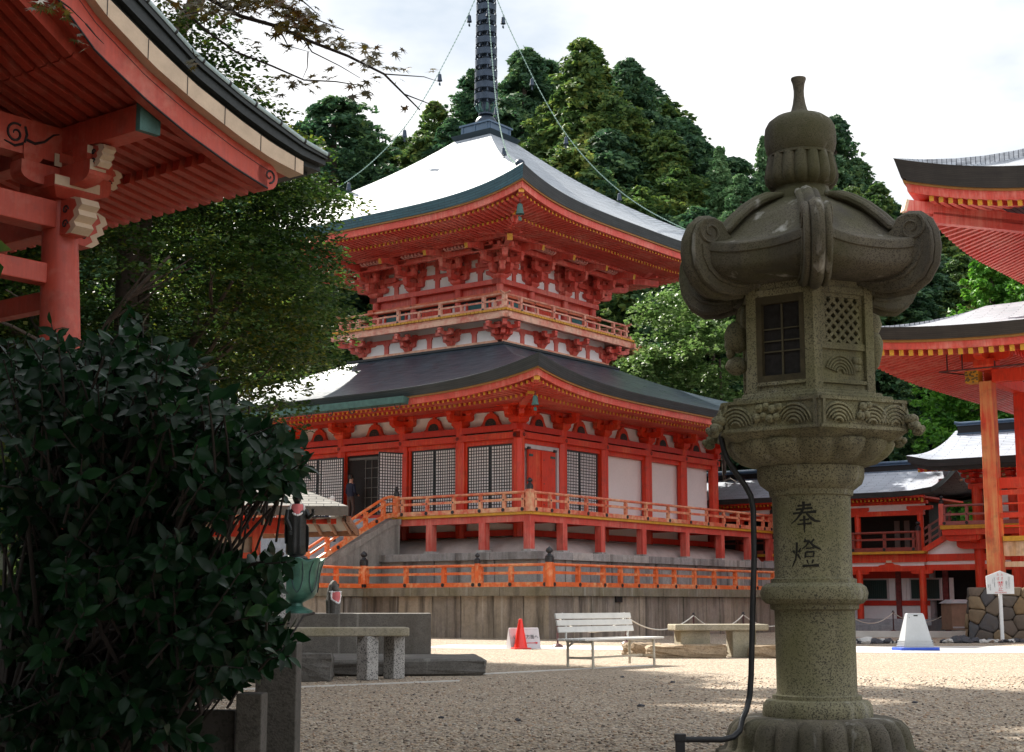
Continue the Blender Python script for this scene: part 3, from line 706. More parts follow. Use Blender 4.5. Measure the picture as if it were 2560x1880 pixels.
# ---- upper storey
HU = 3.06; CU = [-3.06, -1.10, 1.10, 3.06]
mb = MB(); mb.b2((-2.98, -2.98, 11.3), (2.98, 2.98, 12.75)); mb.build('upper_wall', RED_PINK, ROOT)
mb = MB(); mb.b2((-2.95, -2.95, 12.75), (2.95, 2.95, 14.6)); mb.build('upper_white_wall', WHITE, ROOT)
mb = MB(); mb.lathe([(.14, 11.48), (.14, 12.70)], 14); uc = mb.build('upper_column', RED_PINK, ROOT, loc=(-HU, -HU, 0), smooth=40)
for y in CU[1:]: dup1(uc, (-HU, y, 0), 0, ROOT); dup1(uc, (y, -HU, 0), 0, ROOT)
ring_beam('plate_beam', RED_PINK, 3.25, 12.68, 12.86, .4)
ring_beam('upper_nailing_beam', vermilion('orange_beam_paint', (.66, .10, .03), (.70, .22, .10), .22, streak=(4,4,4)), 3.24, 12.20, 12.37, .26, .12)
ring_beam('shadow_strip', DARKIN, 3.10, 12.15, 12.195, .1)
mb = MB()
for y in CU:
    for k in range(6): a = k*PI/3; mb.ball((-3.26, y+.04*math.cos(a), 12.285+.04*math.sin(a)), .02, 4, (.5, 1, 1))
us = mb.build('flower_stud_row', BLACK, ROOT); dup1(us, (0,0,0), Z90[1], ROOT)
def upper_window(y):
    mb = MB(); mb.m = 1; mb.b2((-.02, -.50, 11.5), (0, .50, 12.14)); 
    for i in range(17): yy = -.48+.96*i/16; mb.b2((-.05, yy-.016, 11.5), (-.02, yy+.016, 12.14))
    mb.m = 0; mb.b2((-.10, -.58, 11.45), (0, -.50, 12.15)); mb.b2((-.10, .50, 11.45), (0, .58, 12.15)); mb.m = 2; mb.b2((-.03, -.72, 11.5), (0, -.59, 12.14)); mb.b2((-.03, .59, 11.5), (0, .72, 12.14))
    return mb.build('lattice_window', [RED, GREENW, WHITE], ROOT, loc=(-2.985, y, 0))
w1 = upper_window(-2.05); dup1(w1, (-2.985, 2.05, 0), 0, ROOT); dup1(w1, (2.05, -2.985, 0), Z90[1], ROOT); dup1(w1, (-2.05, -2.985, 0), Z90[1], ROOT)
mb = MB()
for i in range(12): mb.b2((-.05, -.72+i*.12, 11.5), (0, -.72+i*.12+.108, 12.15))
mb.m = 1; mb.b2((-.03, -.90, 11.5), (0, -.78, 12.14)); mb.b2((-.03, .78, 11.5), (0, .90, 12.14))
ud = mb.build('panel_door', [RED, WHITE], ROOT, loc=(-2.985, 0, 0)); dup1(ud, (0, -2.985, 0), Z90[1], ROOT)
# bracket zone
for z0, z1 in ((13.32, 13.46), (13.86, 13.98)): ring_beam('bracket_tie_beam', RED_PINK, 3.02, z0, z1, .1)
mb = MB(); mb.b2((-3.01, -.10, 12.862), (-2.93, .10, 14.2)); mb.b2((-3.013, -.17, 13.24), (-2.93, .17, 13.317)); mb.b2((-3.013, -.17, 13.78), (-2.93, .17, 13.857))
su = mb.build('bracket_strut', RED_PINK, ROOT)
for y in (-2.08, 2.08): dup1(su, (0, y, 0), 0, ROOT)
for y in (-2.08, 0, 2.08): dup1(su, (y, 0, 0), Z90[1], ROOT)
def upper_bracket():
    mb = MB(); z = 12.86; x0 = -3.04
    mb.frus((x0, 0), .15, .24, z, z+.11); mb.frus((x0, 0), .24, .24, z+.11, z+.2)
    for i in range(3):
        zz = z+.18+i*.36; out = .50*(i+1); L = (.92, 1.08, 1.08)[i]
        mb.prism(hijiki(L, .19), (x0-.08, 0, zz), (0,1,0), (0,0,1), (1,0,0), .16)
        for y in (-L*.4, 0, L*.4): masu(mb, x0, y, zz+.185, .22, .175)
        mb.prism(hijiki(2*out+.14, .19), (x0, -.085, zz+.003), (1,0,0), (0,0,1), (0,1,0), .17)
        for j in range(1, i+1):
            xo = x0-.50*j
            mb.prism(hijiki(1.0, .18), (xo-.08, 0, zz+.004), (0,1,0), (0,0,1), (1,0,0), .16)
            for y in (-.40, 0, .40): masu(mb, xo, y, zz+.185, .21, .175)
        masu(mb, x0-out, 0, zz+.19, .21, .17)
    zz = z+.18+2*.36+.36
    # outermost cross arm with blocks, under the purlin
    mb.prism(hijiki(1.10, .17), (x0-1.58, 0, zz-.02), (0,1,0), (0,0,1), (1,0,0), .16)
    for y in (-.42, -.14, .14, .42): masu(mb, x0-1.5, y, zz+.14, .17, .12)
    # tail rafter with ochre end
    mb.beam((x0-.2, 0, zz+.04), (x0-2.02, 0, zz-.36), .15, .19, endm=1)
    return mb
ub = upper_bracket().build('eave_bracket_set', [RED_PINK, YELLOW], ROOT, loc=(0, CU[1], 0)); dup1(ub, (0, CU[2], 0), 0, ROOT); dup1(ub, (-CU[1], 0, 0), Z90[1], ROOT); dup1(ub, (-CU[2], 0, 0), Z90[1], ROOT)
def udiag(mb, h):
    h -= .02
    for l, z in ((.80, 13.04), (1.5, 13.40), (2.2, 13.76)):
        mb.T = Matrix.Translation((-h, -h, 0)) @ Matrix.Rotation(PI/4+PI, 4, 'Z'); mb.prism(hijiki(2*l, .2), (0, -.1, z), (1,0,0), (0,0,1), (0,1,0), .2); masu(mb, l-.1, 0, z+.2, .24, .16); mb.T = None
    mb.T = Matrix.Translation((-h, -h, 0)) @ Matrix.Rotation(PI/4+PI, 4, 'Z'); mb.beam((.3, 0, 14.05), (2.75, 0, 13.80), .2, .24, endm=1); mb.prism(hijiki(1.2, .22), (2.1, -.5, 14.02), (0,1,0), (0,0,1), (1,0,0), .2); mb.T = None
uk = corner_set(upper_bracket, HU, udiag).build('eave_corner_bracket', [RED_PINK, YELLOW], ROOT); dup1(uk, (0,0,.002), Z90[3], ROOT); dup1(uk, (0,0,.002), Z90[1], ROOT)
ring_beam('eave_purlin', RED_PINK, 4.68, 13.98, 14.16, .18, .5)
ring_beam('inner_purlin', RED_PINK, 4.12, 13.72, 13.90, .14, .3)
# curved ceiling ribs between bracket sets
mb = MB()
for c in (0,):
    for i in range(6):
        y = c-.42+.84*i/5; pts = [(-4.62+.52*t, y, 13.92+.34*t-.20*math.sin(PI*t)) for t in [k/5 for k in range(6)]]
        for a, b_ in zip(pts, pts[1:]): mb.beam(a, b_, .05, .06)
rb = mb.build('cove_ribs', [plain('pale_pink_paint', (.66, .30, .25), .6, .1)], ROOT)
for y in (-2.08, 2.08): dup1(rb, (0, y, 0), 0, ROOT)
for y in (-2.08, 0, 2.08): dup1(rb, (y, 0, 0), Z90[1], ROOT)
mb = MB(); mb.b2((-4.55, -4.0, 14.16), (-2.9, 4.0, 14.2)); cl = mb.build('eave_ceiling', RED_PINK, ROOT); side_copies(cl, (1, 2, 3))

# ---- spire
mb = MB(); mb.frus((0, 0), .86, 1.02, 19.36, 19.62); mb.build('spire_flare', EDGE_BLUE, ROOT)
mb = MB(); mb.frus((0, 0), .90, .78, 19.622, 19.70); mb.b2((-.72, -.72, 19.70), (.72, .72, 20.02)); mb.b2((-.78, -.78, 20.02), (.78, .78, 20.09))
for k in range(4):
    mb.T = Matrix.Rotation(Z90[k], 4, 'Z')
    for y in (-.62, 0, .62): mb.b2((-.745, y-.03, 19.70), (-.70, y+.03, 20.02))
    mb.T = None
mb.build('dew_basin', RIDGE_BLUE, ROOT)
mb = MB(); mb.lathe([(.45, 20.09), (.45, 20.2), (.43, 20.34), (.36, 20.46), (.24, 20.53), (.20, 20.56), (.30, 20.60), (.30, 20.66), (.16, 20.70)], 24); mb.build('inverted_bowl', BRONZE, ROOT, smooth=45)
mb = MB()
for k in range(8):
    a = k*PI/4; c, s = math.cos(a), math.sin(a)
    mb.tube([(.16*c, .16*s, 20.68), (.34*c, .34*s, 20.78), (.42*c, .42*s, 20.95), (.36*c, .36*s, 21.08), (.28*c, .28*s, 21.02)], [.04, .06, .05, .035, .02], 6)
mb.build('petal_ring', PATINA, ROOT, smooth=50)
mb = MB(); mb.lathe([(.175, 20.6), (.15, 27.2), (.10, 29.2)], 16); mb.build('spire_mast', BRONZE, ROOT, smooth=40)
for k in range(11):
    z = 21.32+.478*k; r = .47-.008*k; mb = MB()
    mb.lathe([(r, z-.13), (r+.01, z+.12), (r-.03, z+.12), (r-.035, z-.13), (r, z-.13)], 28, cap=False)
    for j in range(4): a = j*PI/2+PI/4; mb.beam((.1*math.cos(a), .1*math.sin(a), z), (r*math.cos(a), r*math.sin(a), z), .05, .16)
    for j in range(8):
        a = j*PI/4; mb.lathe([(.012, -.02), (.03, -.05), (.045, -.17), (.03, -.17)], 6, ((r-.02)*math.cos(a), (r-.02)*math.sin(a), z-.13))
    mb.build('spire_ring', BRONZE, ROOT, smooth=40)
mb = MB(); mb.ball((0, 0, 29.6), .3, 8); mb.lathe([(.2, 29.9), (.28, 30.15), (.02, 30.6)], 14); mb.build('jewel', BRONZE, ROOT, smooth=50)
def crv(xs, ys, n=60):      # smooth curve through control points
    X = np.linspace(xs[0], xs[-1], n); M = np.gradient(ys, xs); Y = []
    for x in X:
        i = min(len(xs)-2, max(0, int(np.searchsorted(xs, x))-1)); h = xs[i+1]-xs[i]; t = (x-xs[i])/h
        Y.append((2*t**3-3*t**2+1)*ys[i]+(t**3-2*t**2+t)*h*M[i]+(-2*t**3+3*t**2)*ys[i+1]+(t**3-t**2)*h*M[i+1])
    return X, np.array(Y)
CHX, CHZ = crv([0, .048, .15, .30, .45, .566, .80, 1.0], [26.8, 25.5, 23.2, 20.4, 18.55, 17.55, 16.25, 15.55])
def chain_pt(f, k):
    sx, sy = ((-1,-1),(1,-1),(1,1),(-1,1))[k]; z = float(np.interp(f, CHX, CHZ))
    return Vector((7.05*f*sx, 7.05*f*sy, z))
CHAIN = plain('green_chain', (.30, .42, .36), .5, .2, 6, .3)
mbell = None
for k in range(4):
    mb = MB(); P = [chain_pt(i/70, k) for i in range(71)]
    mb.tube(P, .012, 5)
    for i in range(0, 280):
        a = chain_pt(i/280, k); b_ = chain_pt((i+.62)/280, k); mb.beam(a, b_, .05 if i % 2 else .02, .02 if i % 2 else .05)
    ch = mb.build('chain', CHAIN, ROOT)
    for f in (.07, .19, .33, .55, .80):
        p = chain_pt(f, k); m2 = MB(); m2.tube([(0,0,0), (0,0,-.12)], .012, 5); m2.lathe([(.03, -.12), (.07, -.15), (.085, -.30), (.11, -.42), (.10, -.42)], 10); m2.tube([(0,0,-.42), (0,0,-.52)], .015, 5); m2.box((0,0,-.56), (.1,.02,.1))
        m2.build('chain_bell', BRONZE, ch, smooth=40, loc=p)
# ridge-end knobs
mb = MB(); mb.ball((-6.72, -6.72, 15.72), .17, 8); mb.lathe([(.14, 15.4), (.1, 15.6)], 10, (-6.72, -6.72, 0)); kn = mb.build('ridge_end_knob', BRONZE, ROOT, smooth=50)
# rain gutter on the left lower eave
mb = MB()
pts = lambda y: [(-9.80, y, 7.66), (-9.80, y, 7.44), (-9.55, y, 7.40), (-9.50, y, 7.62)]
P = [pts(-4.3+8.6*i/10) for i in range(11)]; mb.grid(P)
for y in (-4.3, 4.3): I = [mb.pt(p) for p in pts(y)]; mb.face(I)
mb.m = 1
for i in range(9):
    y = -4.0+8*i/8; mb.tube([(-9.74, y-.12, 7.42)]+[(-9.74, y-.12*math.cos(a), 7.42-.16*math.sin(a)) for a in [PI*k/8 for k in range(1, 8)]]+[(-9.74, y+.12, 7.42)], .016, 5)
mb.build('rain_gutter', [PATINA, BLACK], ROOT)

# ---- wind bells under the roof corners (hang from the hip rafters)
def wind_bell(loc, label, s=1.0, grp=None, mat=PATINA):
    t = thing('wind_bell', label, 'wind bell', loc, R(53), grp)
    mb = MB(); mb.tube([(0,0,0), (0,0,-.22*s)], .015*s, 6); mb.build('hanger', BLACK, t)
    mb = MB(); mb.lathe([(.05*s, -.20*s), (.11*s, -.25*s), (.13*s, -.42*s), (.15*s, -.55*s), (.19*s, -.66*s), (.17*s, -.66*s)], 14); mb.build('bell', mat, t, smooth=40)
    mb = MB(); mb.tube([(0,0,-.5*s), (0,0,-.78*s)], .012*s, 5); mb.box((0,0,-.86*s), (.20*s, .02, .16*s)); mb.build('clapper', mat, t); return t
def tw(x, y, z):     # pagoda-local to world
    c, s = math.cos(R(53)), math.sin(R(53)); return (-1.055+c*x-s*y, 58.085+s*x+c*y, z)
wind_bell(tw(-6.72, -6.72, 14.50), 'green bronze wind bell under the nearest corner of the upper pagoda roof', .8)
wind_bell(tw(-9.0, -9.0, 7.50), 'green bronze wind bell under the nearest corner of the lower pagoda roof', .65)

# ------------------------------------------------------------------ stone terrace under the pagoda
TER = thing('stone_terrace', 'stained stone-slab terrace in two steps that carries the pagoda', 'terrace', (-1.055, 58.085, 0), R(53))
def slab_wall(name, p, q, z0, z1, cuts, mat, nrm, parent, depth=.5, gap=.014, raise_=.035, pil=.30):
    """wall face from p to q (xy) made of upright slabs; slabs next to a cut are narrow pilasters standing slightly proud"""
    p, q = Vector((*p, 0)), Vector((*q, 0)); d = (q-p); L = d.length; d.normalize(); n = Vector((*nrm, 0)); mb = MB()
    xs = [0]+sorted(cuts)+[L]
    for a, b in zip(xs, xs[1:]):
        w = b-a; pr = raise_ if w < pil*1.6 else 0
        mb.T = Matrix(((d.x, n.x, 0, p.x), (d.y, n.y, 0, p.y), (0, 0, 1, 0), (0, 0, 0, 1)))
        mb.b2((a+gap, -depth, z0), (b-gap, pr, z1)); mb.T = None
    return mb.build(name, mat, parent)
def cutlist(L, step, pil=.32, off=0.6, jit=.12):
    c = []; x = off
    while x < L-.5:
        c += [x, x+pil]; x += pil; s = step+random.uniform(-jit, jit)*step
        if s > 1.6: c.append(x+s*random.uniform(.35, .65))
        x += s
    return c
mb = MB(); mb.b2((-10.5, -10.5, 0), (10.5, 10.5, 1.46)); mb.b2((-14.4, -3.35, .0), (-10.4, 3.35, 1.456)); mb.b2((-8.9, -8.9, 1.4), (8.9, 8.9, 2.56)); mb.build('core', STONE_T, TER)
H = 10.72
slab_wall('slab_wall', (-H, -H), (-H, -3.5), 0, 1.23, cutlist(7.2, 2.1, off=.9), STONE_T, (-1, 0), TER)
slab_wall('slab_wall', (H, -H), (-H, -H), 0, 1.23, cutlist(21.4, 2.3, off=1.5), STONE_T, (0, -1), TER)
slab_wall('slab_wall', (-14.5, -3.52), (-H, -3.52), 0, 1.23, cutlist(3.8, 1.9, off=.5), STONE_T, (0, -1), TER)
slab_wall('slab_wall', (-H, 3.5), (-H, H), 0, 1.23, cutlist(7.2, 2.1, off=.9), STONE_T, (-1, 0), TER)
slab_wall('slab_wall', (-14.5, -3.5), (-14.5, 3.5), 0, 1.23, cutlist(7, 2.0), STONE_T, (-1, 0), TER)
H2 = 9.15
slab_wall('upper_slab_wall', (-H2, -H2), (-H2, H2), 1.46, 2.34, cutlist(18.3, 2.2, off=1.6), STONE_T2, (-1, 0), TER)
slab_wall('upper_slab_wall', (H2, -H2), (-H2, -H2), 1.46, 2.34, cutlist(18.3, 2.2, off=1.4), STONE_T2, (0, -1), TER)
def coping(name, p, q, z0, z1, out, depth, nrm, mat, parent, step=1.5):
    p, q = Vector((*p, 0)), Vector((*q, 0)); d = q-p; L = d.length; d.normalize(); n = Vector((*nrm, 0)); mb = MB(); x = 0
    while x < L:
        w = min(step*random.uniform(.75, 1.3), L-x)
        if L-x-w < .5: w = L-x
        mb.T = Matrix(((d.x, n.x, 0, p.x), (d.y, n.y, 0, p.y), (0, 0, 1, 0), (0, 0, 0, 1))); mb.b2((x+.006, -depth, z0), (x+w-.006, out, z1)); mb.T = None; x += w
    return mb.build(name, mat, parent, bevel=.012)
coping('coping', (-H, -H-.16), (-H, -3.66), 1.23, 1.49, .16, .9, (-1, 0), COPING, TER)
coping('coping', (H, -H), (-H+.9, -H), 1.23, 1.49, .16, .9, (0, -1), COPING, TER)
coping('coping', (-14.6, -3.5), (-H+.9, -3.5), 1.232, 1.492, .16, .7, (0, -1), COPING, TER)
coping('coping', (-H, 3.66), (-H, H), 1.23, 1.49, .16, .9, (-1, 0), COPING, TER)
coping('upper_coping', (-H2, -H2-.15), (-H2, H2), 2.34, 2.58, .15, .8, (-1, 0), STONE_T2, TER)
coping('upper_coping', (H2, -H2), (-H2+.8, -H2), 2.34, 2.58, .15, .8, (0, -1), STONE_T2, TER)
mb = MB(); mb.b2((-.17, -.06, 1.05), (.17, .04, 1.24)); mb.build('drain_opening', DARKIN, TER, loc=(-7.1, -10.72, 0))

# ---- lower balustrade on the terrace edge
BAL = thing('balustrade', 'orange wooden balustrade with black onion finials along the terrace edge', 'balustrade', (-1.055, 58.085, 1.49), R(53))
RB = [RED_ORANGE, BLACK]
def run(p, q, posts, ang=None):
    """run from p to q in pagoda-local xy; posts = distances from p"""
    p, q = Vector(p), Vector(q); d = q-p; L = d.length; a = math.atan2(d.y, d.x)-PI/2
    o = rail_run(BAL, 'rail_run', 0, L, 0, 0.0, .40, .63, posts, mats=RB, ww=.12, thin=.95)
    o.location = (p.x, p.y, .005); o.rotation_euler.z = a; return o
E_ = 10.8
run((-E_, -E_), (-E_, -8.17), [1.37, .12, 2.5]); run((-E_, -8.17), (-E_, -3.61), [1.28, 2.79, .12, 4.44]); run((-E_, -3.61), (-14.4, -3.61), [.12, 1.25, 2.4, 3.5])
run((E_, -E_), (-E_, -E_), [.15]+[E_-u for u in (9.9, 8.6, 7.2, 5.9, 4.4, 2.99, 1.68, .2, -1.27, -2.59, -3.88, -5.01, -6.12, -7.07, -8.03, -9.35, -10.65)])
run((-E_, 3.61), (-E_, 8.2), [.12, 1.5, 2.9, 4.4])
for x, y, w in ((-E_, -E_, .24), (-E_, -8.17, .17), (-E_, -3.61, .25), (E_, -E_, .24), (-14.4, -3.61, .2), (-E_, 3.61, .24)): gpost(BAL, x, y, 0.0, .70, w, (RED_ORANGE, BLACK), rnd=True)

# ---- staircase up to the doorway
STA = thing('staircase', 'broad grey stone staircase with orange handrails climbing to the pagoda doorway', 'staircase', (-1.055, 58.085, 0), R(53))
mb = MB(); n = 23; rise = 3.86/n; run_ = .345
for i in range(n):
    z = 3.86-rise*(i+1)+.0; o = 8.27+run_*i
    mb.b2((-(o+run_+.03), -2.54, max(0, z-1.0)), (-o, 2.54, z+rise*.0+rise-.02-.0*i))
    
mb.build('steps', STONE_STEP, STA)
mb = MB()
for s in (-1, 1):
    y0 = s*2.55; poly = [(8.28, 1.48), (8.28, 3.77), (8.75, 3.70), (16.0, .28), (16.4, .05), (16.4, 0), (8.28, 0)]
    mb.prism([(-a, b) for a, b in poly], (0, y0 if s > 0 else y0-.34, 0), (1,0,0), (0,0,1), (0,1,0), .34)
mb.build('cheek_walls', CONCRETE, STA)
mb = MB()
for s in (-1, 1): mb.prism([(-8.26, 3.62), (-8.26, 3.80), (-8.76, 3.74), (-16.1, .30), (-16.1, .12), (-8.70, 3.56)], (0, 2.53*s if s > 0 else -2.93, 0), (1,0,0), (0,0,1), (0,1,0), .40)
mb.build('cheek_coping', CONCRETE, STA)
for s in (-1, 1):
    y = 2.69*s; t = thing('x', None, None); bpy.data.objects.remove(t)
    mb = MB(); top = [(8.2, 4.50), (8.5, 4.54), (8.85, 4.46), (9.2, 4.30), (9.8, 4.0), (15.6, 1.10)]; low = lambda d: [(o, z-d) for o, z in top]
    mb.tube([(-o, y, z) for o, z in top], .05, 8)
    P = low(.23)
    for a, b in zip(P, P[1:]): mb.beam((-a[0], y, a[1]), (-b[0], y, b[1]), .06, .075)
    P = [(8.2, 3.90), (8.5, 3.93), (8.85, 3.85), (9.2, 3.69), (9.8, 3.42), (15.6, .55)]
    for a, b in zip(P, P[1:]): mb.beam((-a[0], y, a[1]), (-b[0], y, b[1]), .13, .14)
    for o in (8.9, 9.75, 10.65, 11.52, 12.4, 13.3, 14.2, 15.1):
        z = np.interp(o, [q[0] for q in top], [q[1] for q in top]); mb.b2((-o-.06, y-.06, z-.58), (-o+.06, y+.06, z-.06))
    mb.m = 1
    for o in (9.3, 10.2, 11.1, 11.95, 12.8, 13.7):
        z = np.interp(o, [q[0] for q in top], [q[1] for q in top])-.57; mb.tube([(-o, y+.06*s, z), (-o, y+.10*s, z)] if s > 0 else [(-o, y-.10, z), (-o, y-.05, z)], .06, 8)
    mb.build('handrail', RB, STA)

# ------------------------------------------------------------------ bell tower (left foreground)
VERGE_B = plain('dark_verge_board', (.015, .020, .021), .5, .35, 3)
BT = thing('bell_tower', 'open vermilion bell tower with heavy eaves and dark tiled roof, cut off at left', 'bell tower', (-5.311, 17.0, 0), R(52))
mb = MB(); mb.frus((-1.8, 1.7), 3.2, 3.0, 0, .9); mb.build('podium', STONE_G, BT)
for u, v in ((0, 0), (0, 3.4), (-3.6, 0), (-3.6, 3.4)):
    su = .032*(1 if u == 0 else -1); sv = .03*(-1 if v == 0 else 1)
    mb = MB(); mb.tube([(u+su*(5.5-z)+.0, v+sv*(5.5-z), z) for z in (.9, 2, 3.5, 5.0, 5.55, 5.66)], [.265, .26, .245, .215, .20, .185], 20); mb.build('column', RED_BELL, BT, smooth=40)
LN = plain('black_line', (.02, .012, .014), .6, .1)
def curl(mb, c, r, turns, start, plane, w=.022, n=24, flip=1):
    """flat black spiral line on a face; plane gives (origin, A, B, N)"""
    o, A, B, N = [Vector(x) for x in plane]; pts = []
    for i in range(n+1):
        t = i/n; a = start+flip*turns*2*PI*t; rr = r*(1-.82*t); pts.append(o+A*(c[0]+rr*math.cos(a))+B*(c[1]+rr*math.sin(a))+N*.002)
    m = mb.m; mb.tube(pts, [w*(.5+.5*math.sin(PI*min(1, .25+.75*k/n))) for k in range(n+1)], 5); mb.m = m
    return pts[0]
# tie beams along the gable side and the far side
def tie(name, p, q, w, h, mat=RED_BELL):
    mb = MB(); mb.beam(p, q, w, h); return mb.build(name, mat, BT, bevel=.012)
for v in (0, 3.4):
    tie('tie_beam', (-.15, v, 5.47), (-3.45, v, 5.47), .30, .32); tie('lower_tie_beam', (-.1, v+.03, 4.78), (-3.5, v+.03, 4.78), .2, .24)
for u in (0, -3.6):
    tie('tie_beam', (u, .15, 5.43), (u, 3.25, 5.43), .28, .30); tie('lower_tie_beam', (u, .1, 4.5), (u, 3.3, 4.5), .18, .22)
for v in (0.02, 3.4):
    mb = MB(); mb.beam((.10, v, 6.31), (-3.7, v, 6.31), .26, .42)
    if v < 1:
        mb.m = 1; pl = ((0, v-.13, 0), (1,0,0), (0,0,1), (0,-1,0))
        curl(mb, (-.72, 6.31), .125, 1.35, R(60), pl, .017, flip=1)
        pts = [Vector((-.86+.02*0, v-.133, 6.20)), Vector((-.72, v-.133, 6.165)), Vector((-.60, v-.133, 6.22)), Vector((-.57, v-.133, 6.33)), Vector((-.60, v-.133, 6.42))]
        mb.tube(pts, [.008, .016, .018, .018, .016], 5)
        mb.tube([(-.58, v-.133, 6.27), (-.46, v-.133, 6.25), (-.34, v-.133, 6.30), (-.22, v-.133, 6.41), (-.14, v-.133, 6.44)], [.018, .017, .015, .012, .006], 5)
    mb.build('frieze_beam', [RED_BELL, LN], BT)
# bracket set on each column; the gable side one is painted with cream faces
def bt_bracket(u, v, s):       # s = -1: projects towards -v (gable)
    mb = MB(); mb.m = 0
    mb.frus((u, v), .20, .31, 5.66, 5.76); mb.frus((u, v), .31, .31, 5.76, 5.90)
    mb.prism(hijiki(1.24, .24), (u, v-.11, 5.80), (1,0,0), (0,0,1), (0,1,0), .22)
    mb.prism(hijiki(1.36, .25), (u-.11, v, 5.803), (0,1,0), (0,0,1), (1,0,0), .22)
    for a, b in ((-.48, 0), (.48, 0), (0, -.52), (0, .52), (0, 0)): masu(mb, u+a, v+b, 6.03, .27, .19)
    mb.m = 1
    if s < 0:   # cream end faces towards the gable
        mb.b2((u-.11, v-.690, 5.93), (u+.11, v-.683, 6.045)); mb.b2((u-.135, v-.662, 6.125), (u+.135, v-.655, 6.215)); mb.b2((u-.31, v-.318, 5.775), (u+.31, v-.311, 5.89)); mb.b2((u-.20, v-.132, 6.05), (u-.10, v-.125, 6.2))
    return mb.build('bracket_set', [RED_BELL, CREAM], BT)
for u, v in ((0, 0), (-3.6, 0), (0, 3.4), (-3.6, 3.4)): bt_bracket(u, v, -1 if v == 0 else 1)
# carved noses: cream wavy fronts with purple-red cheeks and black scrolls
NOSE = [(0, -.20), (.20, -.21), (.30, -.14), (.26, -.08), (.36, -.02), (.33, .05), (.40, .10), (.36, .18), (.26, .21), (0, .21)]
def nose(u, v, z, dirv, w=.2, sc=1.0, name='carved_nose'):
    d = Vector((*dirv, 0)); n = Vector((d.y, -d.x, 0)); mb = MB()
    poly = [(a*sc, b*sc) for a, b in NOSE]
    mb.prism(poly, Vector((u, v, z))-n*w/2, d, (0,0,1), n, w)
    mb.m = 1; front = [(a*sc+.004, b*sc) for a, b in NOSE[1:9]]; P = []
    for a, b in front: o = Vector((u, v, z))+d*(a+.006); P.append([o-n*(w/2+.004)+Vector((0,0,b)), o+n*(w/2+.004)+Vector((0,0,b))])
    mb.grid(P)
    side = [(a*sc, b*sc) for a, b in NOSE[1:9]]
    for sg in (-1, 1):
        off = n*(w/2+.003)*sg; P = []
        for a, b in side: o = Vector((u, v, z+b))+off; P.append([o+d*(a+.004), o+d*max(.04, a-.09)])
        mb.grid(P)
    mb.m = 2
    for sg in (-1, 1):
        pl = (Vector((u, v, z))+n*(w/2+.004)*sg, d, Vector((0,0,1)), n*sg)
        curl(mb, (.10*sc, .08*sc), .055*sc, 1.2, 0, pl, .011, 16, 1); curl(mb, (.10*sc, -.09*sc), .055*sc, 1.2, 0, pl, .011, 16, 1)
    return mb.build(name, [RED_BELL, CREAM, LN], BT)
nose(0, -.18, 5.43, (0, -1), .24, 1.0); nose(.17, 0, 5.40, (1, 0), .2, 1.05); nose(0, 3.58, 5.43, (0, 1), .24)
nose(.02, -.62, 6.09, (0, -1), .16, .62); nose(.55, 0, 6.08, (1, 0), .16, .62)
# purlins with green copper caps
for u in (.04, -3.64):
    mb = MB(); mb.beam((u, -1.50, 6.385), (u, 5.0, 6.385), .27, .31); p = mb.build('eave_purlin', RED_BELL, BT, bevel=.01)
    mb = MB(); mb.beam((u, -1.56, 6.385), (u, -1.485, 6.385), .285, .325); mb.build('purlin_cap', PATINA, p)
mb = MB(); mb.beam((-1.8, -1.5, 7.55), (-1.8, 5.0, 7.55), .28, .34); mb.build('ridge_beam', RED_BELL, BT)
# roof lines, u measured outwards from the far column line; mirrored about u=-1.8
def bt_line(u, kind):
    U_ = u if u >= -1.8 else -3.6-u
    xs = [-1.8, -1.37, -.85, -.17, .42, 1.10, 1.61, 2.1, 2.65]
    bot = [7.72, 7.29, 6.85, 6.50, 6.26, 6.04, 5.91, 5.83, 5.80]
    top = [8.15, 7.70, 7.26, 6.87, 6.62, 6.38, 6.235, 6.16, 6.14]
    wht = [8.36, 7.91, 7.47, 7.11, 6.83, 6.585, 6.43, 6.33, 6.30]
    drk = [8.70, 8.25, 7.87, 7.48, 7.13, 6.87, 6.71, 6.56, 6.46]
    return float(np.interp(U_, xs, {'bot': bot, 'top': top, 'wht': wht, 'drk': drk}[kind]))
def smooth_u(a, b, n): return [a+(b-a)*i/n for i in range(n+1)]
def board(us, k0, k1, v0, v1, d0=0, d1=0):
    mb = MB(); A = []
    for u in us:
        z0, z1 = bt_line(u, k0)+d0, bt_line(u, k1)+d1; A.append([(u, v0, z0), (u, v0, z1), (u, v1, z1), (u, v1, z0), (u, v0, z0)])
    mb.grid(A); 
    for r in (A[0], A[-1]): mb.face([mb.pt(p) for p in r[:4]])
    return mb
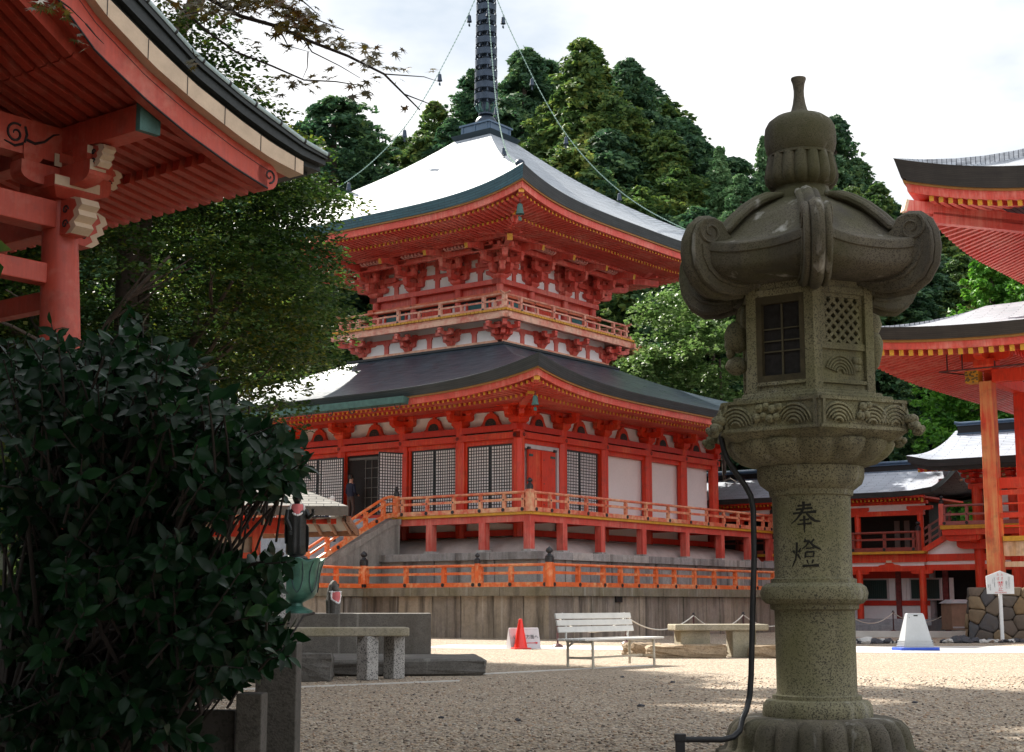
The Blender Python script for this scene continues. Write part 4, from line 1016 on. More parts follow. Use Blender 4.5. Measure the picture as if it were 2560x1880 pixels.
for us in (smooth_u(-1.8, 1.66, 26), smooth_u(-1.8, -5.26, 26)):
    b = board(us, 'bot', 'top', -1.73, -1.60); o = b.build('bargeboard', RED_BELL, BT, smooth=35)
    m2 = MB(); e = us[-1]; sg = 1 if e > 0 else -1
    pts = [Vector((u, -1.735, bt_line(u, 'bot')+.012)) for u in us]; m2.tube(pts, .014, 5)
    pts = [Vector((u, -1.733, bt_line(u, 'top')-.09)) for u in us]; m2.tube(pts, .004, 4)
    curl(m2, (sg*(abs(e+1.8))-1.8+sg*.03, bt_line(e, 'bot')+.17), .09, 1.25, R(-90), ((0, -1.731, 0), (1,0,0), (0,0,1), (0,-1,0)), .014, 18, sg)
    m2.build('edge_line', LN, o)
    m3 = MB(); m3.T = Matrix.Translation((e+.0, -1.73, bt_line(e, 'bot')+.16)); m3.lathe([(.165, 0), (.165, .13)], 18); m3.T = None
    m3.v = [(x if 0 else (e+(x-e)), -1.73+(z-(bt_line(e,'bot')+.16)), (bt_line(e,'bot')+.16)+(y+1.73)) for x, y, z in m3.v]
    m3.build('scroll_end', RED_BELL, o, smooth=40)
for us in (smooth_u(-1.8, 2.12, 28), smooth_u(-1.8, -5.72, 28)):
    b = board(us, 'top', 'wht', -1.86, -1.62, .004); bo = b.build('cream_trim', CREAM, BT, smooth=35)
    m2 = MB()
    for k in range(3, 28, 4):
        u = us[k]; m2.beam((u, -1.863, bt_line(u, 'top')), (u, -1.863, bt_line(u, 'wht')), .008, .006, up=(0,1,0))
    m2.build('joint_line', LN, bo)
# dark verge: layered tiles stepping outwards, then pale cap along its top
for us in (smooth_u(-1.8, 2.50, 32), smooth_u(-1.8, -6.10, 32)):
    mb = MB()
    for i in range(3):
        f0, f1 = (0, .34, .74)[i], (.34, .74, 1.0)[i]; vo = -1.76-.035*i-(.06 if i else 0); A = []
        for u in us:
            z0, z1 = bt_line(u, 'wht'), bt_line(u, 'drk'); a, b_ = z0+(z1-z0)*f0, z0+(z1-z0)*f1-.006
            A.append([(u, vo, a), (u, vo, b_), (u, -1.2, b_), (u, -1.2, a), (u, vo, a)])
        mb.grid(A, [[(u, .3*i+.07*q) for q in range(5)] for u in us]); mb.face([mb.pt(p) for p in A[-1][:4]])
    mb.build('tile_verge', VERGE_B, BT, smooth=35)
    mb = MB(); P = [Vector((u, -1.86, bt_line(u, 'drk')+.02)) for u in us]
    mb.tube(P, .042, 8); mb.m = 1
    for k in range(2, len(us), 3): mb.tube([P[k]-Vector((0, .0, 0)), P[k]+(P[min(k+1, len(P)-1)]-P[k-1]).normalized()*.03], .047, 8)
    mb.build('verge_cap', [TILE_TOP, VERGE], BT, smooth=50)
# roof surface and soffit boarding
for sg in (1, -1):
    us = smooth_u(-1.8, 2.6, 26) if sg > 0 else smooth_u(-1.8, -6.2, 26)
    mb = MB(); mb.grid([[(u, -1.9, bt_line(u, 'drk')-.02), (u, 5.3, bt_line(u, 'drk')-.02)] for u in us], [[(-1.9, abs(u)), (5.3, abs(u))] for u in us])
    mb.build('roof', VERGE, BT, smooth=40)
    rb = lambda u: float(np.interp(u if u >= -1.8 else -3.6-u, [-1.8, -1.7, -.9, .04, 1.43], [7.56, 7.50, 7.01, 6.70, 6.44])); rc = lambda u: float(np.interp(u if u >= -1.8 else -3.6-u, [1.15, 2.06], [6.36, 6.205]))
    mb = MB(); q = [-1.8, -1.7, -.9, .04, 1.43]; q = q if sg > 0 else [-3.6-u for u in q]; mb.grid([[(u, -1.62, rb(u)), (u, 5.1, rb(u))] for u in q]); q = [1.40, 2.14]; q = q if sg > 0 else [-3.6-u for u in q]; mb.grid([[(u, -1.62, rc(u)), (u, 5.1, rc(u))] for u in q]); mb.build('roof_boards', RED_BELL, BT)
    # eave edge board
    e = 2.14 if sg > 0 else -5.74; mb = MB(); mb.b2((min(e, e+.30*sg), -1.6, 6.27), (max(e, e+.30*sg), 5.1, bt_line(e, 'drk')-.06)); mb.build('eave_edge', VERGE, BT)
# rafters in two tiers
def bt_rafter(v, tier, sg):
    mb = MB()
    if tier == 0: pts = [(-1.7, 7.42), (-.9, 6.93), (0.04, 6.62), (1.42, 6.37)]
    else: pts = [(1.15, 6.28), (2.06, 6.125)]
    pts = [(u if sg > 0 else -3.6-u, z) for u, z in pts]
    for a, b in zip(pts, pts[1:]): mb.beam((a[0], v, a[1]), (b[0], v, b[1]), .125, .15)
    return mb.build('rafter' if tier == 0 else 'flying_rafter', RED_BELL, BT)
r0, r1, r2 = bt_rafter(0, 0, 1), bt_rafter(0, 1, 1), bt_rafter(0, 0, -1)
for o in (r0, r1, r2): o.location.y = -1.36
for i in range(1, 27):
    dup1(r0, (0, -1.36+.235*i, 0), 0, BT); dup1(r1, (0, -1.36+.235*i, 0), 0, BT)
for i in range(1, 14): dup1(r2, (0, -1.36+.235*i, 0), 0, BT)
mb = MB()
mb.b2((1.425, -1.6, 6.30), (1.445, 5.0, 6.44)); mb.build('rafter_step_board', LACQ, BT)
mb = MB(); P = [Vector((-1.8, 1.7, z)) for z in (6.9, 6.3)]; mb.tube(P, .03, 6); mb.build('bell_hanger', BLACK, BT)
mb = MB(); mb.lathe([(.10, 6.3), (.30, 6.25), (.42, 6.05), (.47, 5.5), (.5, 4.9), (.56, 4.75), (.5, 4.75)], 24, (-1.8, 1.7, 0)); bl = mb.build('bell', BRONZE, None, smooth=40, loc=(-5.311, 17.0, 0), rotz=R(52)); tag(bl, 'dark bronze temple bell hanging inside the open bell tower', 'bell')

# ------------------------------------------------------------------ hall at the right edge
HALL = thing('temple_hall', 'vermilion hall at right edge with two upturned dark roofs and square corner column', 'temple hall', (13.887, 43.0, 0), R(53))
# local: building occupies u>0, v<0; eaves reach u<0 (front) and v>0 (side)
def hall_roof(o, ze, lift, p, L1, L2, rise, run__, thick, edge_name, top_mat, n=26):
    """two eaves meeting at the corner (-o, +o)"""
    def lift_(d, L): return lift*max(0, 1-d/L)**p
    obs = []
    for side in (0, 1):
        L = L1 if side == 0 else L2; mb = MB(); P = []; UV = []; E = []; EU = []
        for i in range(n+1):
            d = L*(i/n)**1.4; z = ze+lift_(d, 6.0); row = []; uvr = []
            for j in range(9):
                t = j/8; inn = run__*t; dd = d*(1-t*.0)+inn*0
                a = -o+inn; b = o-max(d, inn)
                zz = ze+lift_(d, 6.0)*(1-t)**1.5+rise*(.45*t+.55*t*t)
                row.append((a, b, zz) if side == 0 else (-b, -a, zz)); uvr.append((d, 1.3*inn))
            P.append(row); UV.append(uvr)
            x = -o; y = o-d
            q = [(x, y, z), (x+.02, y-.02, z-.05), (x+.16, y-(.16 if d < .16 else 0), z-thick), (x+.5, y-(.5 if d < .5 else 0), z-thick+.02)]
            E.append([c if side == 0 else (-c[1], -c[0], c[2]) for c in q]); EU.append([(d, 0), (d, .05), (d, thick), (d, thick+.4)])
        mb.grid(P, UV, flip=side == 1); mb.build(edge_name+'_roof', top_mat, HALL, smooth=50)
        mb = MB(); mb.grid(E, EU, flip=side == 0); mb.build('eave_edge', EDGE_BROWN, HALL)
    return lift_
LOH = dict(o=3.25, ze=8.53, lift=.42, p=2.2, th=.34, fas=.19, zin=8.62)
UPH = dict(o=1.85, ze=13.02, lift=1.05, p=2.0, th=.60, fas=.24, zin=12.75)
hall_roof(3.25, 8.53, .42, 2.2, 13, 15, 1.15, 3.3, .34, 'lower', ROOF_H)
hall_roof(1.85, 13.02, 1.05, 2.0, 12, 12, 3.0, 5.5, .60, 'upper', ROOF_H)
def hall_eave(H, L1, L2):
    o, ze, lift, p, thick, fas, zin = (H[k] for k in ('o', 'ze', 'lift', 'p', 'th', 'fas', 'zin'))
    zz = lambda d: ze+lift*max(0, 1-d/6.0)**p-thick
    for side in (0, 1):
        L = L1 if side == 0 else L2; P = []; Q = []; S = []
        f = (lambda a, b, c: (a, b, c)) if side == 0 else (lambda a, b, c: (-b, -a, c))
        for i in range(31):
            d = L*(i/30)**1.4; z = zz(d)
            def c(inn, zz_): return f(-o+inn, o-max(d, inn), zz_)
            P.append([c(.20, z+.01), c(.20, z-.07), c(.28, z-.07)])
            Q.append([c(.26, z-.06), c(.29, z-.07-fas), c(.45, z-.07-fas)])
            S.append([c(.42, z-.06-fas), c(o+.4, zin+.0*d)])
        mb = MB(); mb.grid(P, flip=side == 0); mb.m = 1; mb.grid(Q, flip=side == 0); mb.build('eave_fascia', [OCHRE, RED_PINK], HALL, smooth=40)
        mb = MB(); mb.grid(S, flip=side == 0); mb.build('soffit_boards', RED, HALL)
        sp = .285; row = MB()
        for i in range(1, int(L/sp)):
            d = i*sp+.12; z = zz(d)-.07-fas-.085; inn = min(o+.3, d-.05)
            if inn < .65: continue
            f0 = (inn-.42)/(o-.02); zi = z+(zin-.09-z)*f0
            pq = f(-o+inn, o-d, zi), f(-o+.38, o-d, z)
            if side == 0: mb = MB(); mb.beam(pq[0], pq[1], .135, .17, endm=1); mb.build('rafter', [RED_PINK, YELLOW], HALL)
            else: row.beam(pq[0], pq[1], .135, .17)
        if side: row.build('side_rafters', RED_PINK, HALL)
hall_eave(LOH, 9, 14.5); hall_eave(UPH, 7, 11)
for u, v in ((0, 0), (2.95, 0), (5.2, 0), (7.2, 0), (0, -3.0), (0, -6.0)):
    mb = MB(); mb.frus((u, v), .21, .19, 1.45, 7.42); mb.build('column', vermilion('sunworn_column_paint', (.66, .05, .015), (.66, .28, .10), .24, streak=(7,7,.5)) if (u, v) == (0, 0) else RED, HALL, bevel=.02)
mb = MB(); mb.beam((0, -.19, 7.56), (0, -9, 7.56), .3, .36); mb.beam((.19, 0, 7.565), (10, 0, 7.565), .3, .34); mb.build('tie_beam', RED, HALL)
mb = MB(); mb.prism(hijiki(1.5, .30), (-.13, 0, 8.02), (0,1,0), (0,0,1), (1,0,0), .26); mb.prism(hijiki(1.5, .30), (0, -.13, 8.024), (1,0,0), (0,0,1), (0,1,0), .26); mb.frus((0, 0), .2, .30, 7.74, 7.88); mb.frus((0, 0), .3, .3, 7.88, 8.06)
for a, b in ((-.6, 0), (.6, 0), (0, .6), (0, -.6)): masu(mb, a, b, 8.3, .3, .2)
mb.beam((0, .9, 8.53), (0, -9, 8.53), .24, .16); mb.beam((-.9, 0, 8.534), (10, 0, 8.534), .24, .16); mb.build('corner_bracket_set', RED, HALL)
mb = MB(); mb.b2((-.20, .20, 7.40), (.20, .58, 7.76)); mb.m = 1
for k in range(26): mb.ball((-.205-.0, .22+.34*rng.random(), 7.42+.32*rng.random()), .035, 4, (.4, 1, 1)); mb.ball((-.2+.4*rng.random(), .585, 7.42+.32*rng.random()), .035, 4, (1, .4, 1))
mb.build('carved_nose', [YELLOW, plain('dark_gilding', (.16, .11, .035), .5, .4, 20)], HALL, smooth=40)
mb = MB()
for a, b in (((-.75, 1.15, 7.72), (-.75, -4, 7.72)), ((-.75, 1.15, 7.72), (.9, .45, 7.72)), ((-.75, .9, 7.72), (-.75, .9, 8.55)), ((-.75, .45, 7.72), (-.75, .45, 8.55)), ((-.75, -1.6, 7.72), (-.75, -1.6, 8.7)), ((-.75, -.5, 7.72), (-.75, -.5, 7.9))): mb.tube([a, b], .022, 6)
mb.build('lamp_rail', MAROON, HALL)
mb = MB(); mb.beam((-2.7, 2.7, 8.30), (.5, -.5, 8.5), .2, .26); mb.build('hip_rafter', [RED_PINK], HALL)
mb = MB(); mb.beam((-1.62, 1.62, 12.62), (1, -1, 12.3), .24, .34); mb.build('hip_rafter', [RED_PINK], HALL)
mb = MB(); mb.beam((-1.05, 1.05, 12.28), (1, -1, 12.1), .24, .32); mb.build('lower_hip_rafter', [RED_PINK], HALL)
mb = MB(); mb.beam((-1.60, 1.60, 12.6), (-1.66, 1.66, 12.625), .26, .36); mb.build('rafter_cap', WOODPALE, HALL)
mb = MB(); mb.b2((1.6, -12, 8.4), (8, -1.6, 13.3)); mb.build('upper_wall', RED_DEEP, HALL)
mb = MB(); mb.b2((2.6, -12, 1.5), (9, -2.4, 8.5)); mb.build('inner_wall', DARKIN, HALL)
mb = MB(); mb.b2((-.05, -9, 2.78), (2.6, -.24, 2.92)); mb.build('verandah_floor', YELLOW, HALL)
mb = MB(); mb.b2((.05, -9, 2.36), (.3, -.22, 2.775)); mb.b2((.08, -9, 2.05), (.3, -.22, 2.2)); mb.build('floor_beam', WOODPALE, HALL)
mb = MB()
for z in (3.45, 4.1): mb.b2((-.03, -9, z), (.05, -.2, z+.14)); mb.b2((.3, -9, z-.25), (.36, -.2, z-.2))
mb.m = 1
for v in (-1.3, -2.6, -3.9): mb.b2((-.08, v-.05, 2.92), (0, v+.05, 4.0))
mb.build('verandah_railing', [RED, WOODPALE], HALL)
mb = MB(); mb.b2((.05, -9, 4.3), (.2, -.2, 4.6)); mb.build('cross_beam', RED, HALL)
wb_ = Vector((-1.12, 1.12, 12.35)); cs, sn = math.cos(R(53)), math.sin(R(53))
wind_bell((13.887+cs*wb_.x-sn*wb_.y, 43+sn*wb_.x+cs*wb_.y, 12.35), 'grey bronze wind bell under the upturned upper roof corner at right', 1.25, None, plain('grey_bronze', (.16, .17, .14), .5, .3, 6, .2))

def voronoi_cells(w, h, n, seed):
    r = random.Random(seed); pts = []
    for k in range(4000):
        p = (r.uniform(0, w), r.uniform(0, h))
        if all((p[0]-q[0])**2+((p[1]-q[1])*1.15)**2 > (.62*math.sqrt(w*h/n))**2 for q in pts): pts.append(p)
    out = []
    for p in pts:
        poly = [(0, 0), (w, 0), (w, h), (0, h)]
        for q in pts:
            if q is p: continue
            mx, my = (p[0]+q[0])/2, (p[1]+q[1])/2; nx, ny = q[0]-p[0], q[1]-p[1]; new = []
            for a, b in zip(poly, poly[1:]+poly[:1]):
                da = (a[0]-mx)*nx+(a[1]-my)*ny; db = (b[0]-mx)*nx+(b[1]-my)*ny
                if da <= 0: new.append(a)
                if da*db < 0: t = da/(da-db); new.append((a[0]+(b[0]-a[0])*t, a[1]+(b[1]-a[1])*t))
            poly = new
            if len(poly) < 3: break
        if len(poly) >= 3: out.append((p, poly))
    return out
def rubble_wall(name, label, loc, rotz, L1, L2, h, seed):
    t = thing(name, label, 'stone wall', loc, rotz); r = random.Random(seed)
    mb = MB(); mb.b2((.06, -L1, 0), (L2, -.06, h-.03)); mb.build('core', STONE_G, t)
    mb = MB(); tint = []
    for side, L in ((0, L1), (1, L2)):
        for p, poly in voronoi_cells(L, h, int(L*h/.34), seed+side):
            def P(a, b, out):
                bat = .14*(1-b/h); return (-bat-out, -a, b) if side == 0 else (a, bat+out, b)
            cx = sum(a for a, b in poly)/len(poly); cy = sum(b for a, b in poly)/len(poly); rings = []; bulge = r.uniform(.05, .10); n0 = len(mb.v)
            # round the corners a little by subdividing
            sub = []
            for a, b in zip(poly, poly[1:]+poly[:1]):
                for f in (.12, .5, .88): sub.append((a[0]+(b[0]-a[0])*f, a[1]+(b[1]-a[1])*f))
            for s, out in ((.985, -.03), (.975, bulge*.45), (.93, bulge*.8), (.7, bulge), (.0, bulge*1.05)):
                if s == 0: rings.append([mb.pt(P(cx, cy, out))]); break
                rings.append([mb.pt(P(cx+(a-cx)*s, cy+(b-cy)*s, out+r.uniform(-.008, .008))) for a, b in sub])
            for A, B in zip(rings, rings[1:]):
                for k in range(len(A)):
                    if len(B) == 1: mb.face([A[k], A[(k+1) % len(A)], B[0]])
                    else: mb.face([A[k], A[(k+1) % len(A)], B[(k+1) % len(B)], B[k]])
            tint += [r.random()]*(len(mb.v)-n0)
    o = mb.build('stones', RUBBLE, t, smooth=60); at = o.data.attributes.new('tint', 'FLOAT', 'POINT'); at.data.foreach_set('value', tint); return t
rubble_wall('stone_wall', 'low wall of big brown and grey fitted boulders under the right-hand hall', (13.05, 42.93, 0), R(53), 6.0, 5.0, 1.47, 11)

# ------------------------------------------------------------------ corridor and gate house behind, right
COR = thing('corridor_building', 'long two-storey vermilion gallery with blue-grey roof behind the stone lantern', 'building', (15.32, 56.14, 0), R(53))
LC = 15.0
mb = MB(); mb.b2((.0, -.3, 0), (3.6, LC, .44)); mb.b2((-.35, -.3, 0), (.0, LC, .22)); mb.build('plinth', STONE_STEP, COR)
mb = MB(); mb.b2((1.25, .2, .44), (3.4, LC, 2.6)); mb.build('ground_floor_wall', WHITE, COR)
mb = MB(); mb.b2((1.21, .2, .94), (1.3, LC, 1.13)); mb.b2((1.21, .2, 1.98), (1.3, LC, 2.3)); mb.build('wall_band', RED_DEEP, COR)
def cor_win(a, w):
    mb = MB(); mb.b2((1.19, a-w/2, 1.14), (1.25, a+w/2, 1.98)); mb.m = 1; mb.b2((1.17, a-w/2+.07, 1.20), (1.2, a+w/2-.07, 1.92))
    for i in range(14): y = a-w/2+.09+(w-.18)*i/13; mb.b2((1.15, y-.015, 1.20), (1.17, y+.015, 1.92))
    return mb.build('lattice_window', [SIGNG, plain('dark_green_lattice', (.008, .035, .032), .5, .2)], COR)
for a in (.35, 2.45, 4.55, 6.65, 8.75): cor_win(a, 1.25)
for a in (-.45+.0, 1.42, 3.5, 5.6, 7.7): 
    mb = MB(); mb.b2((1.16, a-.10, .44), (1.26, a+.10, 2.3)); mb.m = 1; mb.b2((1.2, a-.30, 1.14), (1.25, a-.14, 1.98)); mb.b2((1.2, a+.14, 1.14), (1.25, a+.30, 1.98)); mb.build('pilaster', [plain('flaking_red_post', (.22, .05, .05), .8, .5, 9), WHITE], COR)
for a in (0, 2.52, 5.04, 7.56, 10.08, 12.6):
    mb = MB(); mb.tube([(.1, a, .44), (.1, a, 2.28)], .13, 12); mb.tube([(.1, a, 2.9), (.1, a, 4.4)], .12, 12); mb.build('column', RED, COR, smooth=40)
    mb = MB(); mb.prism(hijiki(1.0, .16), (.02, a, 4.50), (0,1,0), (0,0,1), (1,0,0), .16); mb.b2((-.02, a-.13, 4.46), (.2, a+.13, 4.54)); mb.build('bracket_arm', RED, COR); mb = MB(); mb.prism(hijiki(.85, .14), (.02, a, 2.12), (0,1,0), (0,0,1), (1,0,0), .14); mb.build('bracket_arm', RED, COR)
mb = MB(); mb.b2((0, -.16, 2.22), (.2, LC, 2.42)); mb.b2((-.02, -.2, 2.56), (.22, LC, 2.86)); mb.b2((0, -.16, 4.32), (.2, LC, 4.50)); mb.b2((.02, -.3, 4.74), (.2, LC, 4.86)); mb.build('long_beam', RED, COR)
mb = MB(); mb.b2((.05, -.1, 2.40), (.15, LC, 2.58)); mb.b2((.08, -.2, 4.48), (.16, LC, 4.76)); mb.build('white_strip', WHITE, COR)
for a in (1.26, 3.78, 6.3):
    mb = MB(); mb.prism([(-.45, 0), (-.4, .03), (-.2, .06), (-.1, .14), (.1, .14), (.2, .06), (.4, .03), (.45, 0)], (-.0, a, 2.42), (0,1,0), (0,0,1), (1,0,0), .06); mb.m = 1; mb.b2((-.03, a-.11, 2.54), (.05, a+.11, 2.63)); mb.build('frog_leg_strut', [RED, CREAM], COR)
mb = MB(); mb.b2((-.20, -.22, 2.87), (2.4, LC, 2.965)); mb.build('gallery_floor', YELLOW, COR)
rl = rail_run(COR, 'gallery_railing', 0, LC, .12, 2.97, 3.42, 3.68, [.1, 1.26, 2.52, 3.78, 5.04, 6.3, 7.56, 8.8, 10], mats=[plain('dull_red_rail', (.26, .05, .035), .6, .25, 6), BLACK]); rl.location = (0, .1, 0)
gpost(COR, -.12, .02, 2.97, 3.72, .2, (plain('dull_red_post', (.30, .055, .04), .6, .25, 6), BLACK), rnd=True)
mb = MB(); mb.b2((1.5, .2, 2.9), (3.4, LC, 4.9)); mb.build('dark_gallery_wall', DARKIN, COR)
mb = MB()
for a in (1.1, 1.5, 3.7, 4.0, 6.2, 6.5): mb.b2((1.44, a-.10, 2.97), (1.5, a+.10, 4.2))
mb.build('gallery_panels', plain('dusky_plaster', (.20, .16, .16), .8, .15), COR)
# roof
def gable_roof(parent, name, a0, a1, ue, ze, ur, zr, mat, thick, curve_end=0.0, back=True, conc=.3, ncut=20):
    for sg in ((1, -1) if back else (1,)):
        P = []; UV = []; E = []; EU = []
        for i in range(ncut+1):
            a = a0+(a1-a0)*i/ncut; row = []; uv = []
            for j in range(9):
                t = j/8; u = ue+(ur-ue)*t; aa = a
                if curve_end and i == 0: pass
                z = ze+(zr-ze)*((1-conc)*t+conc*t*t)+curve_end*max(0, 1-abs(a-a0)/1.4)**2*(1-t); aa = a0+(a-a0) + (curve_end*1.0*(t**.7) if False else 0)
                row.append((u if sg > 0 else 2*ur-u, aa, z)); uv.append((a, 1.25*t*abs(ur-ue)))
            P.append(row); UV.append(uv); u, _, z = row[0]
            E.append([(u, a, z), (u+sg*.06, a, z-thick), (u+sg*.5, a, z-thick+.03)]); EU.append([(a, 0), (a, thick), (a, .5)])
        mb = MB(); mb.grid(P, UV); mb.build(name, mat, parent, smooth=50)
        mb = MB(); mb.grid(E, EU); mb.build('eave_edge', EDGE_DARK, parent)
        for i in (0, ncut):
            mb = MB(); mb.grid([[p, (p[0], p[1], p[2]-thick*1.05)] for p in P[i]], [[(q*.3, 0), (q*.3, thick)] for q in range(9)]); mb.build('verge', EDGE_DARK, parent)
gable_roof(COR, 'roof', -.80, LC, -.72, 5.18, 1.9, 6.30, ROOF_C, .2, .12)
mb = MB(); mb.b2((1.68, -.5, 6.16), (2.12, LC, 6.40)); mb.m = 1; mb.tube([(1.9, -.55, 6.52), (1.9, LC, 6.52)], .07, 8); mb.b2((1.62, -.52, 6.395), (2.18, LC, 6.43)); mb.b2((1.58, -.5, 6.12), (2.22, LC, 6.165)); mb.build('ridge', [EDGE_DARK, RIDGE_BLUE], COR)
mb = MB(); mb.b2((-.60, -.45, 4.93), (-.48, LC, 5.02)); mb.prism([(-.6, 4.93), (-.6, 5.0), (3.6, 5.0), (3.6, 4.93)], (0, -.4, 0), (1,0,0), (0,0,1), (0,1,0), LC); mb.build('eave_board', RED, COR)
mb = MB()
for i in range(70): a = -.2+i*.165; mb.beam((.2, a, 4.93), (-.45, a, 4.885), .07, .085, endm=1)
mb.b2((-.47, -.36, 4.76), (-.43, -.28, 4.95)); mb.mi[-6:] = [1]*6
mb.build('rafter_row', [RED_DEEP, YELLOW], COR)

GATE = thing('gate_building', 'tall vermilion gate house with blue-grey hipped roof partly behind the right column', 'building', (15.32, 56.14, 0), R(53))
mb = MB()
for a in (-2.18, -3.52, -5.6): mb.tube([(.2, a, .2), (.2, a, 5.3)], .2, 14)
mb.build('columns', RED, GATE, smooth=40)
mb = MB(); mb.b2((.1, -6.2, 2.24), (.3, -.08, 2.45)); mb.b2((.1, -6.2, 2.58), (.3, -.08, 2.84)); mb.b2((.05, -6.2, 5.2), (.35, -1.9, 5.40)); mb.build('long_beam', RED, GATE)
mb = MB(); mb.b2((.15, -6.2, 2.45), (.25, -.12, 2.58)); mb.prism([(-.14, 2.84), (-1.98, 2.84), (-1.98, 3.45), (-1.05, 3.50), (-.14, 3.02)], (.16, 0, 0), (0,1,0), (0,0,1), (1,0,0), .1); mb.build('white_panel', WHITE, GATE)
mb = MB(); mb.beam((.12, -.1, 2.98), (.12, -1.25, 3.62), .2, .2); mb.build('sloping_beam', RED, GATE)
mb = MB()
for d in (.28, .52, .78): mb.beam((.1, -.12, 3.0+d), (.1, -1.2, 3.62+d), .06, .07)
for a in (-.35, -.75, -1.12): mb.b2((.06, a-.05, 3.05-a*.55-.1), (.14, a+.05, 3.05-a*.55+.72))
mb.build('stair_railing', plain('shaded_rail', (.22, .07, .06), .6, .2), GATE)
mb = MB(); mb.b2((-.55, -6.2, 3.72), (1.5, -1.0, 3.86)); mb.build('balcony_floor', YELLOW, GATE)
mb = MB(); mb.b2((-.5, -6.2, 3.50), (1.5, -1.05, 3.715)); mb.prism(hijiki(1.5, .34), (-.1, -2.18, 3.0), (0,1,0), (0,0,1), (1,0,0), .25); mb.prism(hijiki(1.3, .3), (.2, -2.3, 3.2), (1,0,0), (0,0,1), (0,1,0), .25); mb.prism(hijiki(1.3, .25), (-.4, -1.8, 3.28), (0,1,0), (0,0,1), (1,0,0), .2); mb.build('balcony_bracket', RED, GATE)
for a in (-1.9, -2.5, -3.2): 
    mb = MB(); mb.ball((-.02, a, 3.05), .09, 5, (.6, 1, .8)); mb.ball((-.02, a-.15, 3.2), .06, 5); mb.build('cream_carving', CREAM, GATE)
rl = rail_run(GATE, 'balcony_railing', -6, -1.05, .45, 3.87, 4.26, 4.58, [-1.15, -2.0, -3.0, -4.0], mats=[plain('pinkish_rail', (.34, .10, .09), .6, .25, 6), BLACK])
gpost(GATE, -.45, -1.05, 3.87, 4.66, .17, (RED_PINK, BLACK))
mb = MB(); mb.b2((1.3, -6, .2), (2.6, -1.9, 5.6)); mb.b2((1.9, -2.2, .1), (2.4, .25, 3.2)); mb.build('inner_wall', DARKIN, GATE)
mb = MB(); mb.b2((.42, -3.3, 3.9), (.5, -2.42, 5.15)); mb.m = 1; mb.b2((.40, -3.0, 3.9), (.43, -2.7, 5.0)); mb.m = 2; mb.b2((.40, -5.4, 3.9), (.5, -3.7, 5.15)); mb.build('panel_door', [WHITE, DARKIN, WOODPALE], GATE)
for a in (-2.18, -3.52):
    mb = MB(); mb.m = 0
    for z, L in ((5.42, .8), (5.62, 1.1), (5.82, 1.3)): mb.prism(hijiki(L, .17), (.08, a, z), (0,1,0), (0,0,1), (1,0,0), .18); mb.prism(hijiki(L, .17), (.2, a-.09, z+.003), (1,0,0), (0,0,1), (0,1,0), .18)
    mb.m = 1
    for k in range(5): mb.ball((.0, a-.5+.25*k, 5.55+.12*(k % 2)), .07, 4, (.6, 1, .8))
    mb.build('bracket_set', [RED_DEEP, CREAM], GATE)
# hipped roof with concave left edge
P = []; UV = []; E = []; EU = []
for i in range(17):
    f = i/16; row = []; uv = []
    for j in range(11):
        t = j/10; left = .02-1.05*(t**.55 if t < 1 else 1); a = left+(-7.0-left)*f; u = -1.0+2.4*t; z = 6.26+1.30*(.55*t+.45*t*t)+.22*max(0, 1-f*7)*(1-t)**2
        row.append((u, a, z)); uv.append((a, 1.2*u))
    P.append(row); UV.append(uv); E.append([row[0], (row[0][0]+.05, row[0][1]-(.05 if i == 0 else 0), row[0][2]-.26), (row[0][0]+.10, row[0][1]-(.1 if i == 0 else 0), row[0][2]-.27), (row[0][0]+.15, row[0][1]-(.2 if i == 0 else 0), row[0][2]-.40), (row[0][0]+.7, row[0][1]-(.5 if i == 0 else 0), row[0][2]-.38)]); EU.append([(row[0][1], x) for x in (0, .26, .3, .45, .8)])
mb = MB(); mb.grid(P, UV, flip=True); mb.build('roof', ROOF_C, GATE, smooth=50)
mb = MB(); mb.grid(E, EU); mb.build('eave_edge', EDGE_DARK, GATE)
mb = MB(); mb.grid([[P[0][j], (2.8-(P[0][j][0]), P[0][j][1], P[0][j][2])] for j in range(11)]); mb.build('gable_side', ROOF_C, GATE)
mb = MB(); mb.b2((1.2, -7, 7.42), (1.6, -1.18, 7.72)); mb.m = 1; mb.tube([(1.4, -1.0, 7.86), (1.4, -1.2, 7.82), (1.4, -7, 7.80)], .06, 8); mb.b2((1.15, -7, 7.70), (1.65, -1.15, 7.74)); mb.b2((1.1, -7, 7.36), (1.7, -1.18, 7.42)); mb.build('ridge', [EDGE_DARK, RIDGE_BLUE], GATE)
mb = MB()
for i in range(24): a = -.35-i*.26; mb.beam((.2, a, 6.0), (-.72, a, 5.90), .09, .10, endm=1)
mb.build('rafter_row', [RED_DEEP, YELLOW], GATE)
mb = MB(); mb.b2((-.7, -7, 5.97), (.6, -.3, 6.02)); mb.build('eave_boards', RED_DEEP, GATE)

# ------------------------------------------------------------------ stone lantern
LX, LY = 1.968, 9.8
LAN = thing('stone_lantern', 'tall mossy granite lantern with curled hexagonal cap and carved characters on its shaft', 'stone lantern', (LX, LY, 0), 0)
A0 = R(-95.5)
def hexc(r, k, z): a = A0+k*PI/3; return Vector((r*math.cos(a), r*math.sin(a), z))
def hexprism(mb, r0, z0, r1, z1): mb.lathe([(r0, z0), (r1, z1)], 6, rot=A0)
